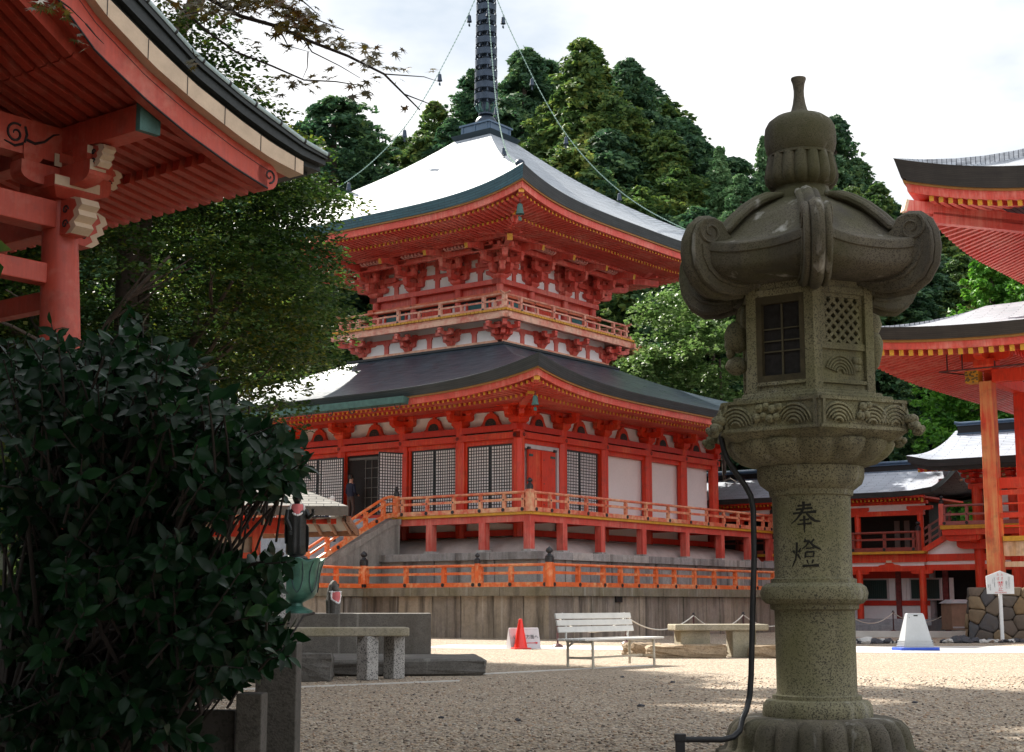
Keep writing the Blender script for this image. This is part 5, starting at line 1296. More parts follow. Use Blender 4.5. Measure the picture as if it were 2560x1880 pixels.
# foot: lotus petals turned down
def petal_fn(n, depth, ph=0.0):
    def fn(i, a, r, z):
        q = abs(math.sin(n/2*(a+ph))); return r*(1-depth+depth*min(1, q**.55*1.08)), z
    return fn
mb = MB(); mb.lathe([(.74, 0), (.74, .03), (.71, .05)], 6, rot=A0)
mb.build('base_slab', STONE_CAP, LAN, bevel=.01)
mb = MB(); mb.lathe([(.66, .045), (.655, .075), (.61, .085), (.595, .11), (.585, .17), (.565, .225), (.525, .265), (.46, .285), (.36, .29)], 132, fn=petal_fn(22, .085)); mb.build('lotus_foot', STONE_CAP, LAN, smooth=70)
mb = MB(); mb.lathe([(.338, .26), (.35, .285), (.35, .325), (.345, .36), (.325, .388), (.285, .397), (.284, .42), (.262, .426), (.256, .44), (.256, .70), (.2575, .958), (.283, .968), (.286, .998), (.312, 1.004), (.338, 1.03), (.347, 1.07), (.335, 1.11), (.305, 1.132), (.276, 1.135), (.276, 1.16), (.254, 1.166), (.250, 1.18), (.251, 1.45), (.254, 1.695), (.270, 1.70), (.275, 1.735), (.287, 1.742), (.33, 1.775), (.346, 1.815), (.348, 1.872), (.345, 1.884)], 72); mb.build('shaft', STONE_L, LAN, smooth=32)
# carved characters, cut dark into the shaft, following its curve
ST = []
def stroke(pts, w):  # pts in a unit square (x right, y up), w = (start, middle, end) widths
    ST.append((pts, w))
# first character
for p, w in (([(.28, .86), (.76, .90)], (.05, .035, .06)), ([(.22, .745), (.80, .79)], (.05, .035, .06)), ([(.10, .62), (.92, .67)], (.05, .04, .07)),
             ([(.50, 1.0), (.50, .80), (.40, .62), (.24, .44), (.04, .30)], (.07, .06, .02)), ([(.56, .66), (.70, .50), (.86, .38), (1.06, .36)], (.04, .07, .03)),
             ([(.34, .40), (.68, .43)], (.04, .03, .05)), ([(.26, .27), (.76, .30)], (.04, .03, .06)), ([(.51, .54), (.51, .28), (.50, .0)], (.06, .055, .02))): stroke([(x, y+1.18) for x, y in p], w)
# second character: fire radical and right-hand part
for p, w in (([(.08, .62), (.13, .52)], (.06, .05, .02)), ([(.36, .70), (.28, .56)], (.02, .05, .05)), ([(.22, .88), (.21, .60), (.16, .34), (.02, .10)], (.06, .05, .02)), ([(.24, .50), (.34, .34)], (.05, .05, .03)),
             ([(.46, .90), (.66, .92), (.54, .76), (.40, .66)], (.04, .04, .02)), ([(.50, .98), (.58, .88)], (.04, .04, .02)), ([(.82, .98), (.70, .84)], (.04, .04, .02)), ([(.64, .92), (.80, .76), (1.05, .64)], (.04, .06, .03)),
             ([(.54, .68), (.80, .70)], (.04, .03, .04)), ([(.52, .56), (.50, .38)], (.05, .04, .04)), ([(.52, .56), (.80, .58), (.78, .40)], (.04, .04, .04)), ([(.52, .42), (.78, .43)], (.03, .03, .03)),
             ([(.56, .32), (.60, .20)], (.04, .04, .02)), ([(.78, .33), (.72, .20)], (.04, .04, .02)), ([(.40, .12), (.96, .15)], (.05, .04, .07))): stroke(p, w)
mb = MB()
CW, CH, ZB = .185, .20, 1.215; TH0 = math.atan2(-9.8, -1.968)+R(0)
def on_shaft(x, y, dr):
    th = TH0 - (.022) + (-(.5-x))*CW/.2525 - .17; return Vector(((.2525+dr)*math.cos(th), (.2525+dr)*math.sin(th), ZB+y*CH))
for pts, w in ST:
    fine = []; n = len(pts)-1
    for k in range(n):
        for q in range(5): t = q/5; fine.append((pts[k][0]+(pts[k+1][0]-pts[k][0])*t, pts[k][1]+(pts[k+1][1]-pts[k][1])*t))
    fine.append(pts[-1]); m = len(fine)-1; P = []
    for k, (x, y) in enumerate(fine):
        a, b = fine[max(0, k-1)], fine[min(m, k+1)]; dx, dy = b[0]-a[0], b[1]-a[1]; l = math.hypot(dx, dy) or 1; t = k/m
        ww = (w[0]+(w[1]-w[0])*t*2 if t < .5 else w[1]+(w[2]-w[1])*(t-.5)*2)*.72; ox, oy = -dy/l*ww, dx/l*ww
        P.append([on_shaft(x+ox, y+oy, .0022), on_shaft(x, y, .003), on_shaft(x-ox, y-oy, .0022)])
    mb.grid(P)
mb.build('carved_characters', plain('incised_black', (.022, .02, .016), .9, .3, 20), LAN)
# bowl of upward petals carrying the hexagonal gallery
mb = MB(); mb.lathe([(.34, 1.884), (.385, 1.895), (.45, 1.915), (.50, 1.95), (.535, 1.99), (.55, 2.03), (.54, 2.045), (.45, 2.05)], 120, fn=petal_fn(14, .10, .1)); mb.build('lotus_bowl', STONE_L, LAN, smooth=70)
mb = MB(); hexprism(mb, .57, 2.035, .66, 2.075); hexprism(mb, .665, 2.075, .665, 2.285); hexprism(mb, .585, 2.285, .585, 2.315); hexprism(mb, .52, 2.315, .515, 2.345); mb.build('gallery', STONE_L, LAN, bevel=.008)
def face_frame(k, r):     # middle of hex face between corners k and k+1 : origin, along (towards k+1), outward
    a, b = hexc(r, k, 0), hexc(r, k+1, 0); m = (a+b)/2; return m, (b-a).normalized(), m.normalized()
for k in range(6):
    m, al, nn = face_frame(k, .665); mb = MB(); T = Matrix(((al.x, nn.x, 0, m.x), (al.y, nn.y, 0, m.y), (0, 0, 1, 0), (0, 0, 0, 1))); mb.T = T
    # raised frame, then clouds, beads and wave ribs in relief
    for lo, hi in (((-.33, 0, 2.085), (.33, .014, 2.105)), ((-.33, 0, 2.262), (.33, .014, 2.282))): mb.b2(lo, hi)
    for x in (-.315, .295): mb.b2((x, 0, 2.105), (x+.02, .014, 2.262))
    def waves(cx, sg):
        for q in range(5):
            r0 = .035+.022*q; mb.tube([(cx+sg*(r0*math.cos(a)-.04), .012, 2.11+r0*1.05*math.sin(a)) for a in [R(8)+R(150)*i/9 for i in range(10)]], [.004+.008*math.sin(PI*i/9)**.5 if 0 < i < 9 else .003 for i in range(10)], 6)
    def beads(cx, rows):
        for i in range(rows): 
            for j in range(2): mb.ball((cx+.045*i-.02*j, .012, 2.225-.06*j+.012*math.sin(i*2.1)), .030-.004*(i % 2), 6, (1, .75, 1))
    if k % 2 == 0: waves(-.16, 1); beads(-.01, 2); waves(.20, -1) ; waves(.10, 1)
    else: waves(-.2, 1); beads(-.07, 4); waves(.2, 1)
    mb.build('relief_panel', STONE_L, LAN, smooth=60)
for k in range(6):        # little carved knobs at the gallery corners
    mb = MB(); c = hexc(.70, k, 2.16); d = hexc(1, k, 0)
    for q in range(3): mb.ball(c+d*(.02*q)+Vector((0, 0, -.04*q)), .05-.006*q, 6, (1, 1, .75))
    for q in (-1, 0, 1): t = Vector((-d.y, d.x, 0)); mb.ball(c+d*.055+t*.03*q+Vector((0, 0, -.07+.01*abs(q))), .026, 5)
    if k in (1, 5, 2, 4): mb.build('corner_carving', STONE_L, LAN, smooth=60)
# fire box
mb = MB(); hexprism(mb, .40, 2.345, .40, 3.14); mb.build('box_core', DARKIN, LAN)
RBX = .472
mb = MB()
for k in range(6):        # corner piers and rails of stone
    for sg in (0, 1):
        m, al, nn = face_frame(k-sg, RBX); half = RBX/2
    c = hexc(RBX, k, 0)
    m1, al1, n1 = face_frame(k, RBX); m0, al0, n0 = face_frame(k-1, RBX)
    p = [c, c+al1*.065, c+al1*.065-n1*.07, c-c.normalized()*.10, c-al0*.065-n0*.07, c-al0*.065]
    lo = [mb.pt((q.x, q.y, 2.34)) for q in p]; hi = [mb.pt((q.x, q.y, 3.16)) for q in p]; mb.face(lo[::-1]); mb.face(hi)
    for i in range(6): mb.face([lo[i], lo[(i+1) % 6], hi[(i+1) % 6], hi[i]])
    T = Matrix(((al1.x, n1.x, 0, m1.x), (al1.y, n1.y, 0, m1.y), (0, 0, 1, 0), (0, 0, 0, 1))); mb.T = T; w = RBX/2-.064
    for z0, z1, dp in ((2.34, 2.365, -.003), (2.365, 2.395, -.018), (2.395, 2.42, -.003), (2.985, 3.03, -.003), (3.03, 3.10, -.018), (3.10, 3.16, -.003)): mb.b2((-w, -.07, z0), (w, dp, z1))
    mb.T = None
mb.build('fire_box', STONE_L, LAN, bevel=.004)
def box_face(k, kind):
    m, al, nn = face_frame(k, RBX); mb = MB(); mb.T = Matrix(((al.x, nn.x, 0, m.x), (al.y, nn.y, 0, m.y), (0, 0, 1, 0), (0, 0, 0, 1))); w = RBX/2-.066
    if kind == 'window':
        for lo, hi in (((-w, -.05, 2.42), (-w+.036, -.008, 2.984)), ((w-.036, -.05, 2.42), (w, -.008, 2.984)), ((-w+.036, -.05, 2.42), (w-.036, -.009, 2.462)), ((-w+.036, -.05, 2.935), (w-.036, -.009, 2.984))): mb.b2(lo, hi)
        mb.m = 1; mb.b2((-.006, -.045, 2.462), (.006, -.034, 2.935))
        for z in (2.62, 2.69, 2.77): mb.b2((-w+.036, -.044, z-.004), (w-.036, -.036, z+.004))
        mb.m = 2; mb.b2((-w+.03, -.065, 2.46), (w-.03, -.05, 2.94))
        mb.build('wooden_window', [plain('weathered_window_wood', (.075, .06, .03), .8, .4, 14), plain('window_bar', (.10, .085, .05), .8, .2), DARKIN], LAN)
    elif kind == 'grille':
        mb.b2((-w, -.07, 2.655), (-w+.035, -.012, 2.984)); mb.b2((w-.025, -.07, 2.655), (w, -.028, 2.984)); mb.b2((-w, -.07, 2.62), (w, -.012, 2.662)); mb.b2((-w+.03, -.07, 2.96), (w-.02, -.014, 2.984))
        x0, x1, z0, z1 = -w+.035, w-.025, 2.662, 2.96; s = (x1-x0)/4
        for sg in (1, -1):
            for i in range(-8, 14):
                cx = x0+i*s; pts = []
                a = Vector((cx, -.035, z0)); b = Vector((cx+sg*(z1-z0), -.035, z1))
                # clip to the panel
                t0, t1 = 0.0, 1.0; dx = b.x-a.x
                for bound, sgn in ((x0, 1), (x1, -1)):
                    fa, fb = sgn*(a.x-bound), sgn*(b.x-bound)
                    if fa < 0 and fb < 0: t0 = 2
                    elif fa < 0: t0 = max(t0, -fa/(fb-fa))
                    elif fb < 0: t1 = min(t1, fa/(fa-fb))
                if t1-t0 > .03: mb.beam(a+(b-a)*t0, a+(b-a)*t1, .030 if sg > 0 else .028, .021, up=(0, 0, 1) if False else (sg*.7, 0, -.7))
        # carved wave panel under the grille
        mb.b2((-w, -.07, 2.42), (w, -.03, 2.62))
        for q in range(5):
            r0 = .03+.02*q; mb.tube([(-.02+r0*math.cos(a), -.026, 2.465+r0*1.05*math.sin(a)) for a in [R(0)+R(165)*i/9 for i in range(10)]], .009, 6)
        for q in range(4): mb.ball((.10+.03*(q % 2), -.028, 2.505+.05*(q//2)), .026, 6, (1, .6, 1))
        mb.build('stone_grille', STONE_L, LAN, smooth=40)
    else:
        # solid face with a carved beast projecting
        mb.b2((-w, -.07, 2.42), (w, -.012, 2.984)); mb.build('carved_side', STONE_L, LAN)
for k in range(6): box_face(k, {0: 'grille', 5: 'window', 2: 'window', 3: 'grille'}.get(k, 'solid'))
def lump(mb, c, r, sc=(1, 1, 1), rot=0.0, n=8):
    T0 = mb.T; M = Matrix.Translation(Vector(c)) @ Matrix.Rotation(rot, 4, 'Y') ; mb.T = M if T0 is None else T0 @ M; mb.ball((0, 0, 0), r, n, sc); mb.T = T0
for k, kind in ((1, 'cloth'), (4, 'beast')):
    m, al, nn = face_frame(k, RBX); mb = MB(); mb.T = Matrix(((nn.x, al.x, 0, m.x), (nn.y, al.y, 0, m.y), (0, 0, 1, 0), (0, 0, 0, 1)))
    if kind == 'cloth':
        mb.lathe([(.02, 2.50), (.075, 2.56), (.10, 2.66), (.105, 2.72), (.085, 2.77), (.03, 2.80)], 18, (-.01, 0, 0), cap=True); mb.lathe([(.02, 2.70), (.075, 2.78), (.10, 2.84), (.085, 2.90), (.03, 2.93)], 18, (-.005, .02, 0))
    else:
        lump(mb, (.05, 0, 2.77), .10, (.85, 1.0, 1.1)); lump(mb, (.10, 0, 2.72), .05, (.7, 1, 1.2)); lump(mb, (.095, 0, 2.66), .05, (.6, 1, .8)); lump(mb, (.055, 0, 2.575), .075, (1, 1, .85)); lump(mb, (.105, 0, 2.57), .03, (1, 1.3, .9)); lump(mb, (0, 0, 2.88), .07, (.8, 1.2, 1.6))
    mb.build('beast_carving' if kind == 'beast' else 'drapery_carving', STONE_L, LAN, smooth=70)
# cap: six concave slopes between curled ridges
def cap_r(t): return .20+.64*(t**1.15)           # radius at corners from neck (t=0) to eave (t=1)
def cap_z(t): return 3.735-.31*(1-(1-t)**1.0)**.85 if False else 3.735-.33*(t**.8)+.0
CAPX, CAPZ = crv([0, .16, .31, .47, .62, .78, 1.0], [3.715, 3.66, 3.605, 3.53, 3.425, 3.335, 3.285]); mb = MB(); nA, nT = 12, 18
for k in range(6):
    P = []
    for i in range(nA+1):
        s = i/nA; row = []
        for j in range(nT+1):
            t = j/nT; c0, c1 = hexc(cap_r(t), k, 0), hexc(cap_r(t), k+1, 0); q = c0+(c1-c0)*s; e = abs(2*s-1)
            z = float(np.interp(t, CAPX, CAPZ)) + .07*(e**2.6)*t**2.0
            bul = 1+.03*math.sin(PI*s)*math.sin(PI*t)
            row.append((q.x*bul, q.y*bul, z))
        P.append(row)
    mb.grid(P, flip=True)
    # eave band and underside
    Q = []
    capm = MB() if k == 0 else capm
    for i in range(nA+1):
        x, y, z = P[i][-1]; e = abs(2*i/nA-1); r = math.hypot(x, y); f = lambda d, zz: (x*(r-d)/r, y*(r-d)/r, zz)
        Q.append([(x, y, z), f(-.010, z-.012), f(-.010, z-.06), f(.0, z-.066), f(.004, z-.14), f(.02, z-.17), f(.07, z-.19-.03*e), f(.16, z-.20-.05*e), (x*.56, y*.56, 3.07)])
    capm.grid(Q, flip=True)
mb.build('cap', STONE_CAP, LAN, smooth=55); capm.build('cap_eave', STONE_CAP, LAN, smooth=38)
def ridge(k):
    d = hexc(1, k, 0); t = Vector((-d.y, d.x, 0)); mb = MB(); up = Vector((0, 0, 1))
    prof = [(.18, 3.705), (.27, 3.68), (.36, 3.64), (.46, 3.575), (.56, 3.485), (.63, 3.41), (.70, 3.385)]
    for off, w in ((-.05, .028), (0, .045), (.05, .028)): mb.tube([d*r+up*(z+.012)+t*off for r, z in prof], [w*.62]+[w]*5+[w*.9], 8)
    # curled end: a thick solid fin with three raised bands running round it into a scroll
    c = Vector((.785, 3.385))
    out = [(.40, 3.06), (.50, 3.01), (.62, 2.995), (.74, 3.01), (.83, 3.07), (.885, 3.16), (.90, 3.26), (.89, 3.355), (.86, 3.42), (.81, 3.462), (.755, 3.47), (.70, 3.45), (.665, 3.40), (.63, 3.37), (.52, 3.36), (.42, 3.22)]
    M = Matrix(((d.x, t.x, 0, 0), (d.y, t.y, 0, 0), (0, 0, 1, 0), (0, 0, 0, 1)))
    mb.T = M; mb.prism(out, (0, -.085, 0), (1,0,0), (0,0,1), (0,1,0), .17); mb.T = None
    for off, w0 in ((-.066, .022), (0, .048), (.066, .022)):
        pts = [d*r_+up*z_+t*off for r_, z_ in out[1:13]]
        mb.tube(pts, [w0*.5, w0*.8]+[w0]*10, 8)
    for sg in (-1, 1):      # spiral cut on both cheeks
        pts = [];
        for i in range(26): a_ = R(60)-R(520)*i/25; rr = .088*(1-.82*i/25); pts.append(d*(c.x+rr*math.cos(a_))+up*(c.y+rr*math.sin(a_))+t*sg*.086)
        mb.tube(pts, [.013*(1-.5*i/25) for i in range(26)], 6)
        pts = [d*r_+up*z_+t*sg*.085 for r_, z_ in ((.50, 3.05), (.62, 3.05), (.73, 3.08), (.80, 3.14), (.838, 3.22), (.845, 3.30))]; mb.tube(pts, .014, 6)
    mb.build('curled_ridge', STONE_CAP, LAN, smooth=45)
for k in range(6): ridge(k)
mb = MB(); mb.lathe([(.21, 3.66), (.20, 3.745), (.186, 3.765), (.182, 3.785), (.20, 3.80)], 40); mb.build('neck', STONE_CAP, LAN, smooth=40)
mb = MB(); mb.lathe([(.19, 3.785), (.222, 3.80), (.243, 3.835), (.248, 3.87), (.240, 3.93), (.232, 3.965), (.228, 3.99), (.224, 4.005)], 96, fn=petal_fn(16, .10)); mb.build('petal_collar', STONE_CAP, LAN, smooth=70)
mb = MB(); mb.lathe([(.224, 4.0), (.224, 4.014), (.216, 4.018), (.232, 4.05), (.241, 4.10), (.242, 4.16), (.236, 4.21), (.215, 4.25), (.17, 4.285), (.11, 4.302), (.076, 4.313), (.056, 4.34), (.044, 4.385), (.036, 4.44), (.035, 4.48), (.041, 4.53), (.052, 4.563), (.050, 4.572), (.02, 4.574)], 40); mb.build('jewel_finial', STONE_CAP, LAN, smooth=50)
# black conduit pipe
mb = MB(); P = [(1.37, 9.72, 2.10), (1.385, 9.7, 2.0), (1.41, 9.7, 1.93), (1.46, 9.7, 1.85), (1.52, 9.7, 1.765), (1.556, 9.7, 1.695), (1.57, 9.7, 1.60), (1.568, 9.7, 1.3), (1.553, 9.7, 1.03), (1.53, 9.7, .55), (1.518, 9.7, .42), (1.49, 9.66, .34), (1.45, 9.6, .28), (1.42, 9.5, .22), (1.37, 9.45, .185), (1.30, 9.42, .172), (1.06, 9.40, .175)]
mb.tube(P, .019, 10); cd = mb.build('conduit_pipe', BLACK, None, smooth=60); tag(cd, 'thin black conduit pipe running up beside the stone lantern', 'pipe')
mb = MB(); mb.b2((-.028, -.028, 0), (.028, .028, .20)); mb.b2((-.034, -.034, .165), (.034, .034, .21)); cp = mb.build('conduit_post', BLACK, None, bevel=.004, loc=(1.035, 9.40, 0)); tag(cp, 'short black post where the conduit pipe ends, at the lantern foot', 'post')

# ------------------------------------------------------------------ white bench
BEN = thing('park_bench', 'white slatted bench with steel legs standing alone on the gravel', 'bench', (.79, 23.71, 0), R(53))
# local x = along the length (0..2), -y = front
def leg_frame(x):
    mb = MB(); w = .038
    mb.tube([(x, -.02, .02), (x, -.02, .43)], .022, 8); mb.build('leg', BENCHM, BEN)
    mb = MB(); mb.tube([(x, -.50, .0), (x, -.49, .43)], .022, 8); mb.build('leg', BENCHM, BEN)
    mb = MB(); mb.beam((x, -.02, .165), (x, -.49, .165), .02, .035); mb.build('stretcher', BENCHM, BEN)
    mb = MB(); mb.tube([(x, -.46, .41), (x, -.10, .41), (x, .0, .42), (x, .02, .50), (x, -.0, .62), (x, .05, .70), (x, .09, .86)], .018, 8); mb.beam((x, -.12, .40), (x, -.02, .33), .02, .03); mb.build('back_support', BENCHW, BEN, smooth=50)
for x in (.12, 1.92): leg_frame(x)
mb = MB(); mb.beam((.12, -.27, .165), (1.92, -.27, .165), .03, .03); mb.build('long_stretcher', BENCHM, BEN)
for i in range(4):
    mb = MB(); y = -.53+.135*i; mb.b2((-.14, y, .435), (2.20, y+.12, .465)); mb.build('seat_slat', BENCHW, BEN, bevel=.006)
for i in range(3):
    z = .60+.105*i; yb = .035+.025*i; mb = MB(); mb.T = Matrix.Translation((0, yb-.035, z)) @ Matrix.Rotation(R(-12), 4, 'X'); mb.b2((-.12, -.015, -.045), (2.06, .015, .045)); mb.T = None; mb.build('back_slat', BENCHW, BEN, bevel=.006)

# ------------------------------------------------------------------ cone and folding sign
CN = thing('traffic_cone', 'bright red traffic cone in front of the small folding sign', 'traffic cone', (.19, 34.0, 0), .3)
mb = MB(); mb.lathe([(.165, .03), (.155, .05), (.045, .62), (.043, .655), (.03, .67), (.012, .672)], 28); mb.build('body', CONE, CN, smooth=40)
mb = MB(); mb.b2((-.20, -.20, 0), (.20, .20, .03)); mb.build('base', CONE, CN, bevel=.012)
def text_mesh(name, body, size, mat, parent, loc, rot, extrude=.001, align='LEFT', spacing=1.0):
    cu = bpy.data.curves.new(name, 'FONT'); cu.body = body; cu.size = size; cu.extrude = extrude; cu.align_x = align; cu.space_line = spacing
    o = bpy.data.objects.new(name, cu); col.objects.link(o); dg = bpy.context.evaluated_depsgraph_get(); me = bpy.data.meshes.new_from_object(o.evaluated_get(dg)); bpy.data.objects.remove(o)
    me.materials.clear(); me.materials.append(mat); o = bpy.data.objects.new(name, me); col.objects.link(o); o.parent = parent; o.location = loc; o.rotation_euler = rot; return o
AB = thing('folding_sign', 'low grey folding ground sign with black arrow and characters behind the cone', 'sign', (.26, 34.30, 0), R(24))
mb = MB(); mb.prism([(-.155, 0), (-.13, 0), (.0, .40), (.13, 0), (.155, 0), (.018, .445), (-.018, .445)], (-.37, 0, 0), (0,1,0), (0,0,1), (1,0,0), .74); mb.build('panels', SIGNG, AB, bevel=.008)
mb = MB(); mb.prism([(-.15, 0), (.15, 0), (.02, .41), (-.02, .41)], (-.373, 0, 0), (0,1,0), (0,0,1), (1,0,0), .03); mb.build('end_panel', SIGNG, AB)
mb = MB(); mb.tube([(-.36, 0, .445), (.36, 0, .445)], .022, 10); mb.b2((-.31, -.03, .42), (.34, -.018, .428)); mb.build('top_tube', SIGNG, AB, smooth=50)
tl = math.atan2(.43, .135)
text_mesh('lettering', '山王院方面へ', .105, BLKINK, AB, (-.29, -.092, .228), (tl, 0, 0))
mb = MB(); mb.T = Matrix.Translation((0, -.121, .128)) @ Matrix.Rotation(tl, 4, 'X'); mb.b2((-.27, -.008, 0), (.26, .008, .004)); mb.prism([(.25, -.03), (.31, 0), (.25, .03)], (0, 0, 0), (1,0,0), (0,1,0), (0,0,1), .004); mb.T = None; mb.build('arrow', REDINK, AB)

# ------------------------------------------------------------------ rope posts and ropes
POSTS = [(1.07, 35.41), (2.89, 38.15), (4.97, 41.27), (6.74, 43.92), (8.9, 47.2), (11.3, 50.8), (13.79, 54.54), (16.22, 56.1)]
PL = ['rope post with dark domed foot behind the left end of the white bench', 'rope post behind the right end of the white bench', 'rope post showing above the left part of the stone table', 'rope post showing above the right part of the stone table', 'rope post hidden close behind the lantern shaft', 'rope post beside the right edge of the lantern shaft', 'rope post in front of the red corridor column', 'rope post beside the brown steel cabinet']
for (x, y), lab in zip(POSTS, PL):
    t = thing('rope_post', lab, 'rope post', (x, y, 0), 0, 'rope barrier posts along the terrace')
    mb = MB(); mb.lathe([(.13, 0), (.13, .025), (.11, .045), (.06, .075), (.02, .085)], 18); mb.build('foot', MAROON, t, smooth=40)
    mb = MB(); mb.tube([(0, 0, .06), (0, 0, .72)], .024, 10); mb.build('pole', MAROON, t)
    mb = MB(); mb.ball((0, 0, .74), .034, 6); mb.tube([(-.05, 0, .70), (.05, 0, .70)], .014, 6); mb.build('knob', BLACK, t, smooth=60)
for k, (a, b) in enumerate(zip(POSTS, POSTS[1:])):
    P = []
    for i in range(17): s = i/16; P.append((a[0]+(b[0]-a[0])*s, a[1]+(b[1]-a[1])*s, .69-.40*4*s*(1-s)*.9))
    mb = MB(); mb.tube(P, .017, 6); r = mb.build('rope', ROPE, None, smooth=60); tag(r, ['white rope sagging behind the bench backrest', 'white rope sagging between the bench and the stone table', 'white rope sagging behind the stone table', 'white rope running behind the stone lantern from the table', 'white rope hidden behind the lantern shaft', 'white rope sagging from the lantern to the post by the red column', 'white rope behind the grey plastic stand'][k], 'rope', 'ropes of the barrier')

# ------------------------------------------------------------------ stone tables, blocks
def stone_block(name, label, cat, c, d, rot, mat, seed, rough=.02, grp=None):
    r = random.Random(seed); bm = bmesh.new(); bmesh.ops.create_cube(bm, size=1.0)
    for v in bm.verts: v.co = Vector((v.co.x*d[0], v.co.y*d[1], v.co.z*d[2]+d[2]/2))
    bmesh.ops.subdivide_edges(bm, edges=bm.edges[:], cuts=5, use_grid_fill=True)
    for v in bm.verts:
        k = Vector((v.co.x/(d[0]/2), v.co.y/(d[1]/2), (v.co.z-d[2]/2)/(d[2]/2))); e = sum(1 for q in k if abs(q) > .98)
        j = Vector((r.uniform(-1, 1), r.uniform(-1, 1), r.uniform(-1, 1)))*rough
        if e >= 2: v.co -= Vector((k.x*d[0], k.y*d[1], k.z*d[2]))*.012*e*rough/.02
        if v.co.z > .01: v.co += j
    me = bpy.data.meshes.new(name); bm.to_mesh(me); bm.free(); me.materials.append(mat); o = bpy.data.objects.new(name, me); col.objects.link(o); o.location = c; o.rotation_euler.z = rot; tag(o, label, cat, grp); return o
ST1 = thing('stone_table', 'low granite slab table on blocks in sunlight beyond the white bench', 'stone table', (3.95, 28.85, 0), R(8))
mb = MB(); mb.b2((-.92, -.30, .50), (.90, .34, .62)); mb.build('slab', STONE_B, ST1, bevel=.02)
mb = MB(); mb.b2((.20, -.25, 0), (.53, .2, .50)); mb.build('leg', STONE_B, ST1, bevel=.015)
mb = MB(); mb.b2((-.80, -.2, 0), (-.22, .3, .50)); mb.build('leg', STONE_B, ST1, bevel=.015)
mb = MB(); mb.b2((.68, .25, 0), (.82, .6, .50)); mb.build('leg', STONE_B, ST1, bevel=.015)
stone_block('stone_block', 'long rough brown stone block lying before the sunlit slab table', 'stone block', (3.28, 28.45, 0), (1.5, .5, .24), R(2), STONE_Y, 1, .022)
stone_block('stone_block', 'short rough brown stone block left end of the row by the bench', 'stone block', (2.52, 29.35, 0), (.62, .5, .25), R(30), STONE_Y, 2, .02)
stone_block('stone_block', 'rough brown stone block beside the lantern shaft right of the slab table', 'stone block', (5.1, 28.4, 0), (1.3, .5, .24), R(-4), STONE_Y, 3, .02)
ST2 = thing('stone_table', 'long dark granite slab table on square legs in front of the statue plinth', 'stone table', (-1.55, 20.4, 0), R(9))
mb = MB(); mb.b2((-2.4, -.28, .575), (.14, .32, .69)); mb.build('slab', STONE_B, ST2, bevel=.015)
def leg2(x, y):
    mb = MB(); mb.T = Matrix.Translation((x, y, 0)) @ Matrix.Rotation(R(37), 4, 'Z'); mb.b2((-.10, -.10, 0), (.10, .12, .575)); mb.T = None; return mb.build('leg', STONE_P, ST2, bevel=.012)
for p in ((-.40, -.18), (-.02, .16), (-1.5, .2), (-2.0, -.18)): leg2(*p)
PLI = thing('stone_plinth', 'dark granite plinth carrying the bronze statue and the little stone figure', 'plinth', (-3.3, 29.4, 0), R(4))
mb = MB(); mb.b2((-3.2, -.2, 0), (1.72, 1.4, .82)); mb.build('block', STONE_G, PLI, bevel=.02)
mb = MB(); mb.b2((-2.6, -8.6, 0), (.2, -1.0, .001)); 
stone_block('stone_slab', 'long low dark stone slab under the granite table', 'stone slab', (-1.9, 22.4, 0), (2.9, 2.4, .24), R(6), STONE_G, 5, .015)
stone_block('stone_block', 'squared dark stone block between the bush and the table legs', 'stone block', (-2.85, 19.95, 0), (.98, .55, .36), R(4), STONE_G, 6, .015)
# granite post block with hemispherical top
DM = thing('granite_monument', 'speckled pale granite block with a polished dome behind the bush', 'monument', (-3.95, 24.3, 0), R(20))
mb = MB(); mb.b2((-.34, -.30, 0), (.24, .35, 1.66)); mb.build('block', STONE_P, DM, bevel=.01)
mb = MB(); mb.lathe([(.205*math.cos(a), 1.655+.205*math.sin(a)) for a in [PI/2*i/10*.99 for i in range(11)]], 28); mb.build('dome', STONE_P, DM, smooth=60)
# low dark granite fence bottom left
FN = thing('stone_fence', 'speckled dark granite fence post and panel under the leafy bush', 'stone fence', (-1.17, 6.9, 0), 0)
mb = MB(); mb.b2((-.07, -.07, -.0), (.045, .10, .60)); mb.build('post', STONE_G, FN, bevel=.006)
mb = MB(); mb.b2((-1.5, .04, 0), (-.095, .12, .52)); mb.build('panel', STONE_G, FN, bevel=.006)
mb = MB(); mb.b2((-.15, .9, 0), (.06, 1.1, .80)); mb.build('rear_post', STONE_G, FN, bevel=.006)

# ------------------------------------------------------------------ statue on lotus pot, little jizo
LP = thing('lotus_pedestal', 'green bronze lotus pot with scalloped rim under the dark statue', 'pedestal', (-4.26, 29.68, .82), R(10))
def lotus(i, a, r, z): return r*(1+(.05*math.cos(8*a) if i >= 9 else .012*math.cos(8*a))), z+(.035*math.cos(8*a) if i >= 10 else 0)
mb = MB(); mb.lathe([(.33, 0), (.33, .05), (.24, .09), (.14, .14), (.13, .2), (.20, .24), (.33, .30), (.40, .40), (.43, .6), (.46, .80), (.51, .96), (.54, 1.03), (.53, 1.05), (.40, 1.03), (.1, 1.02)], 64, fn=lotus); mb.build('pot', plain('pot_patina', (.055, .16, .125), .45, .5, 3.5, .35, bump=.3), LP, smooth=50)
mb = MB()
for k in range(8):
    a = k*PI/4
    for sg in (-1, 1): mb.tube([((r+.012)*math.cos(a+sg*d), (r+.012)*math.sin(a+sg*d), z) for r, z, d in ((.40, .40, .0), (.425, .48, .14), (.435, .62, .22), (.455, .78, .24), (.49, .92, .20), (.52, 1.0, .16))], .008, 5)
mb.build('petal_lines', BRONZE, LP)
JZ = thing('bronze_statue', 'dark bronze standing robed figure with red and white bib and raised right hand', 'statue', (-4.28, 29.68, 1.86), R(12))
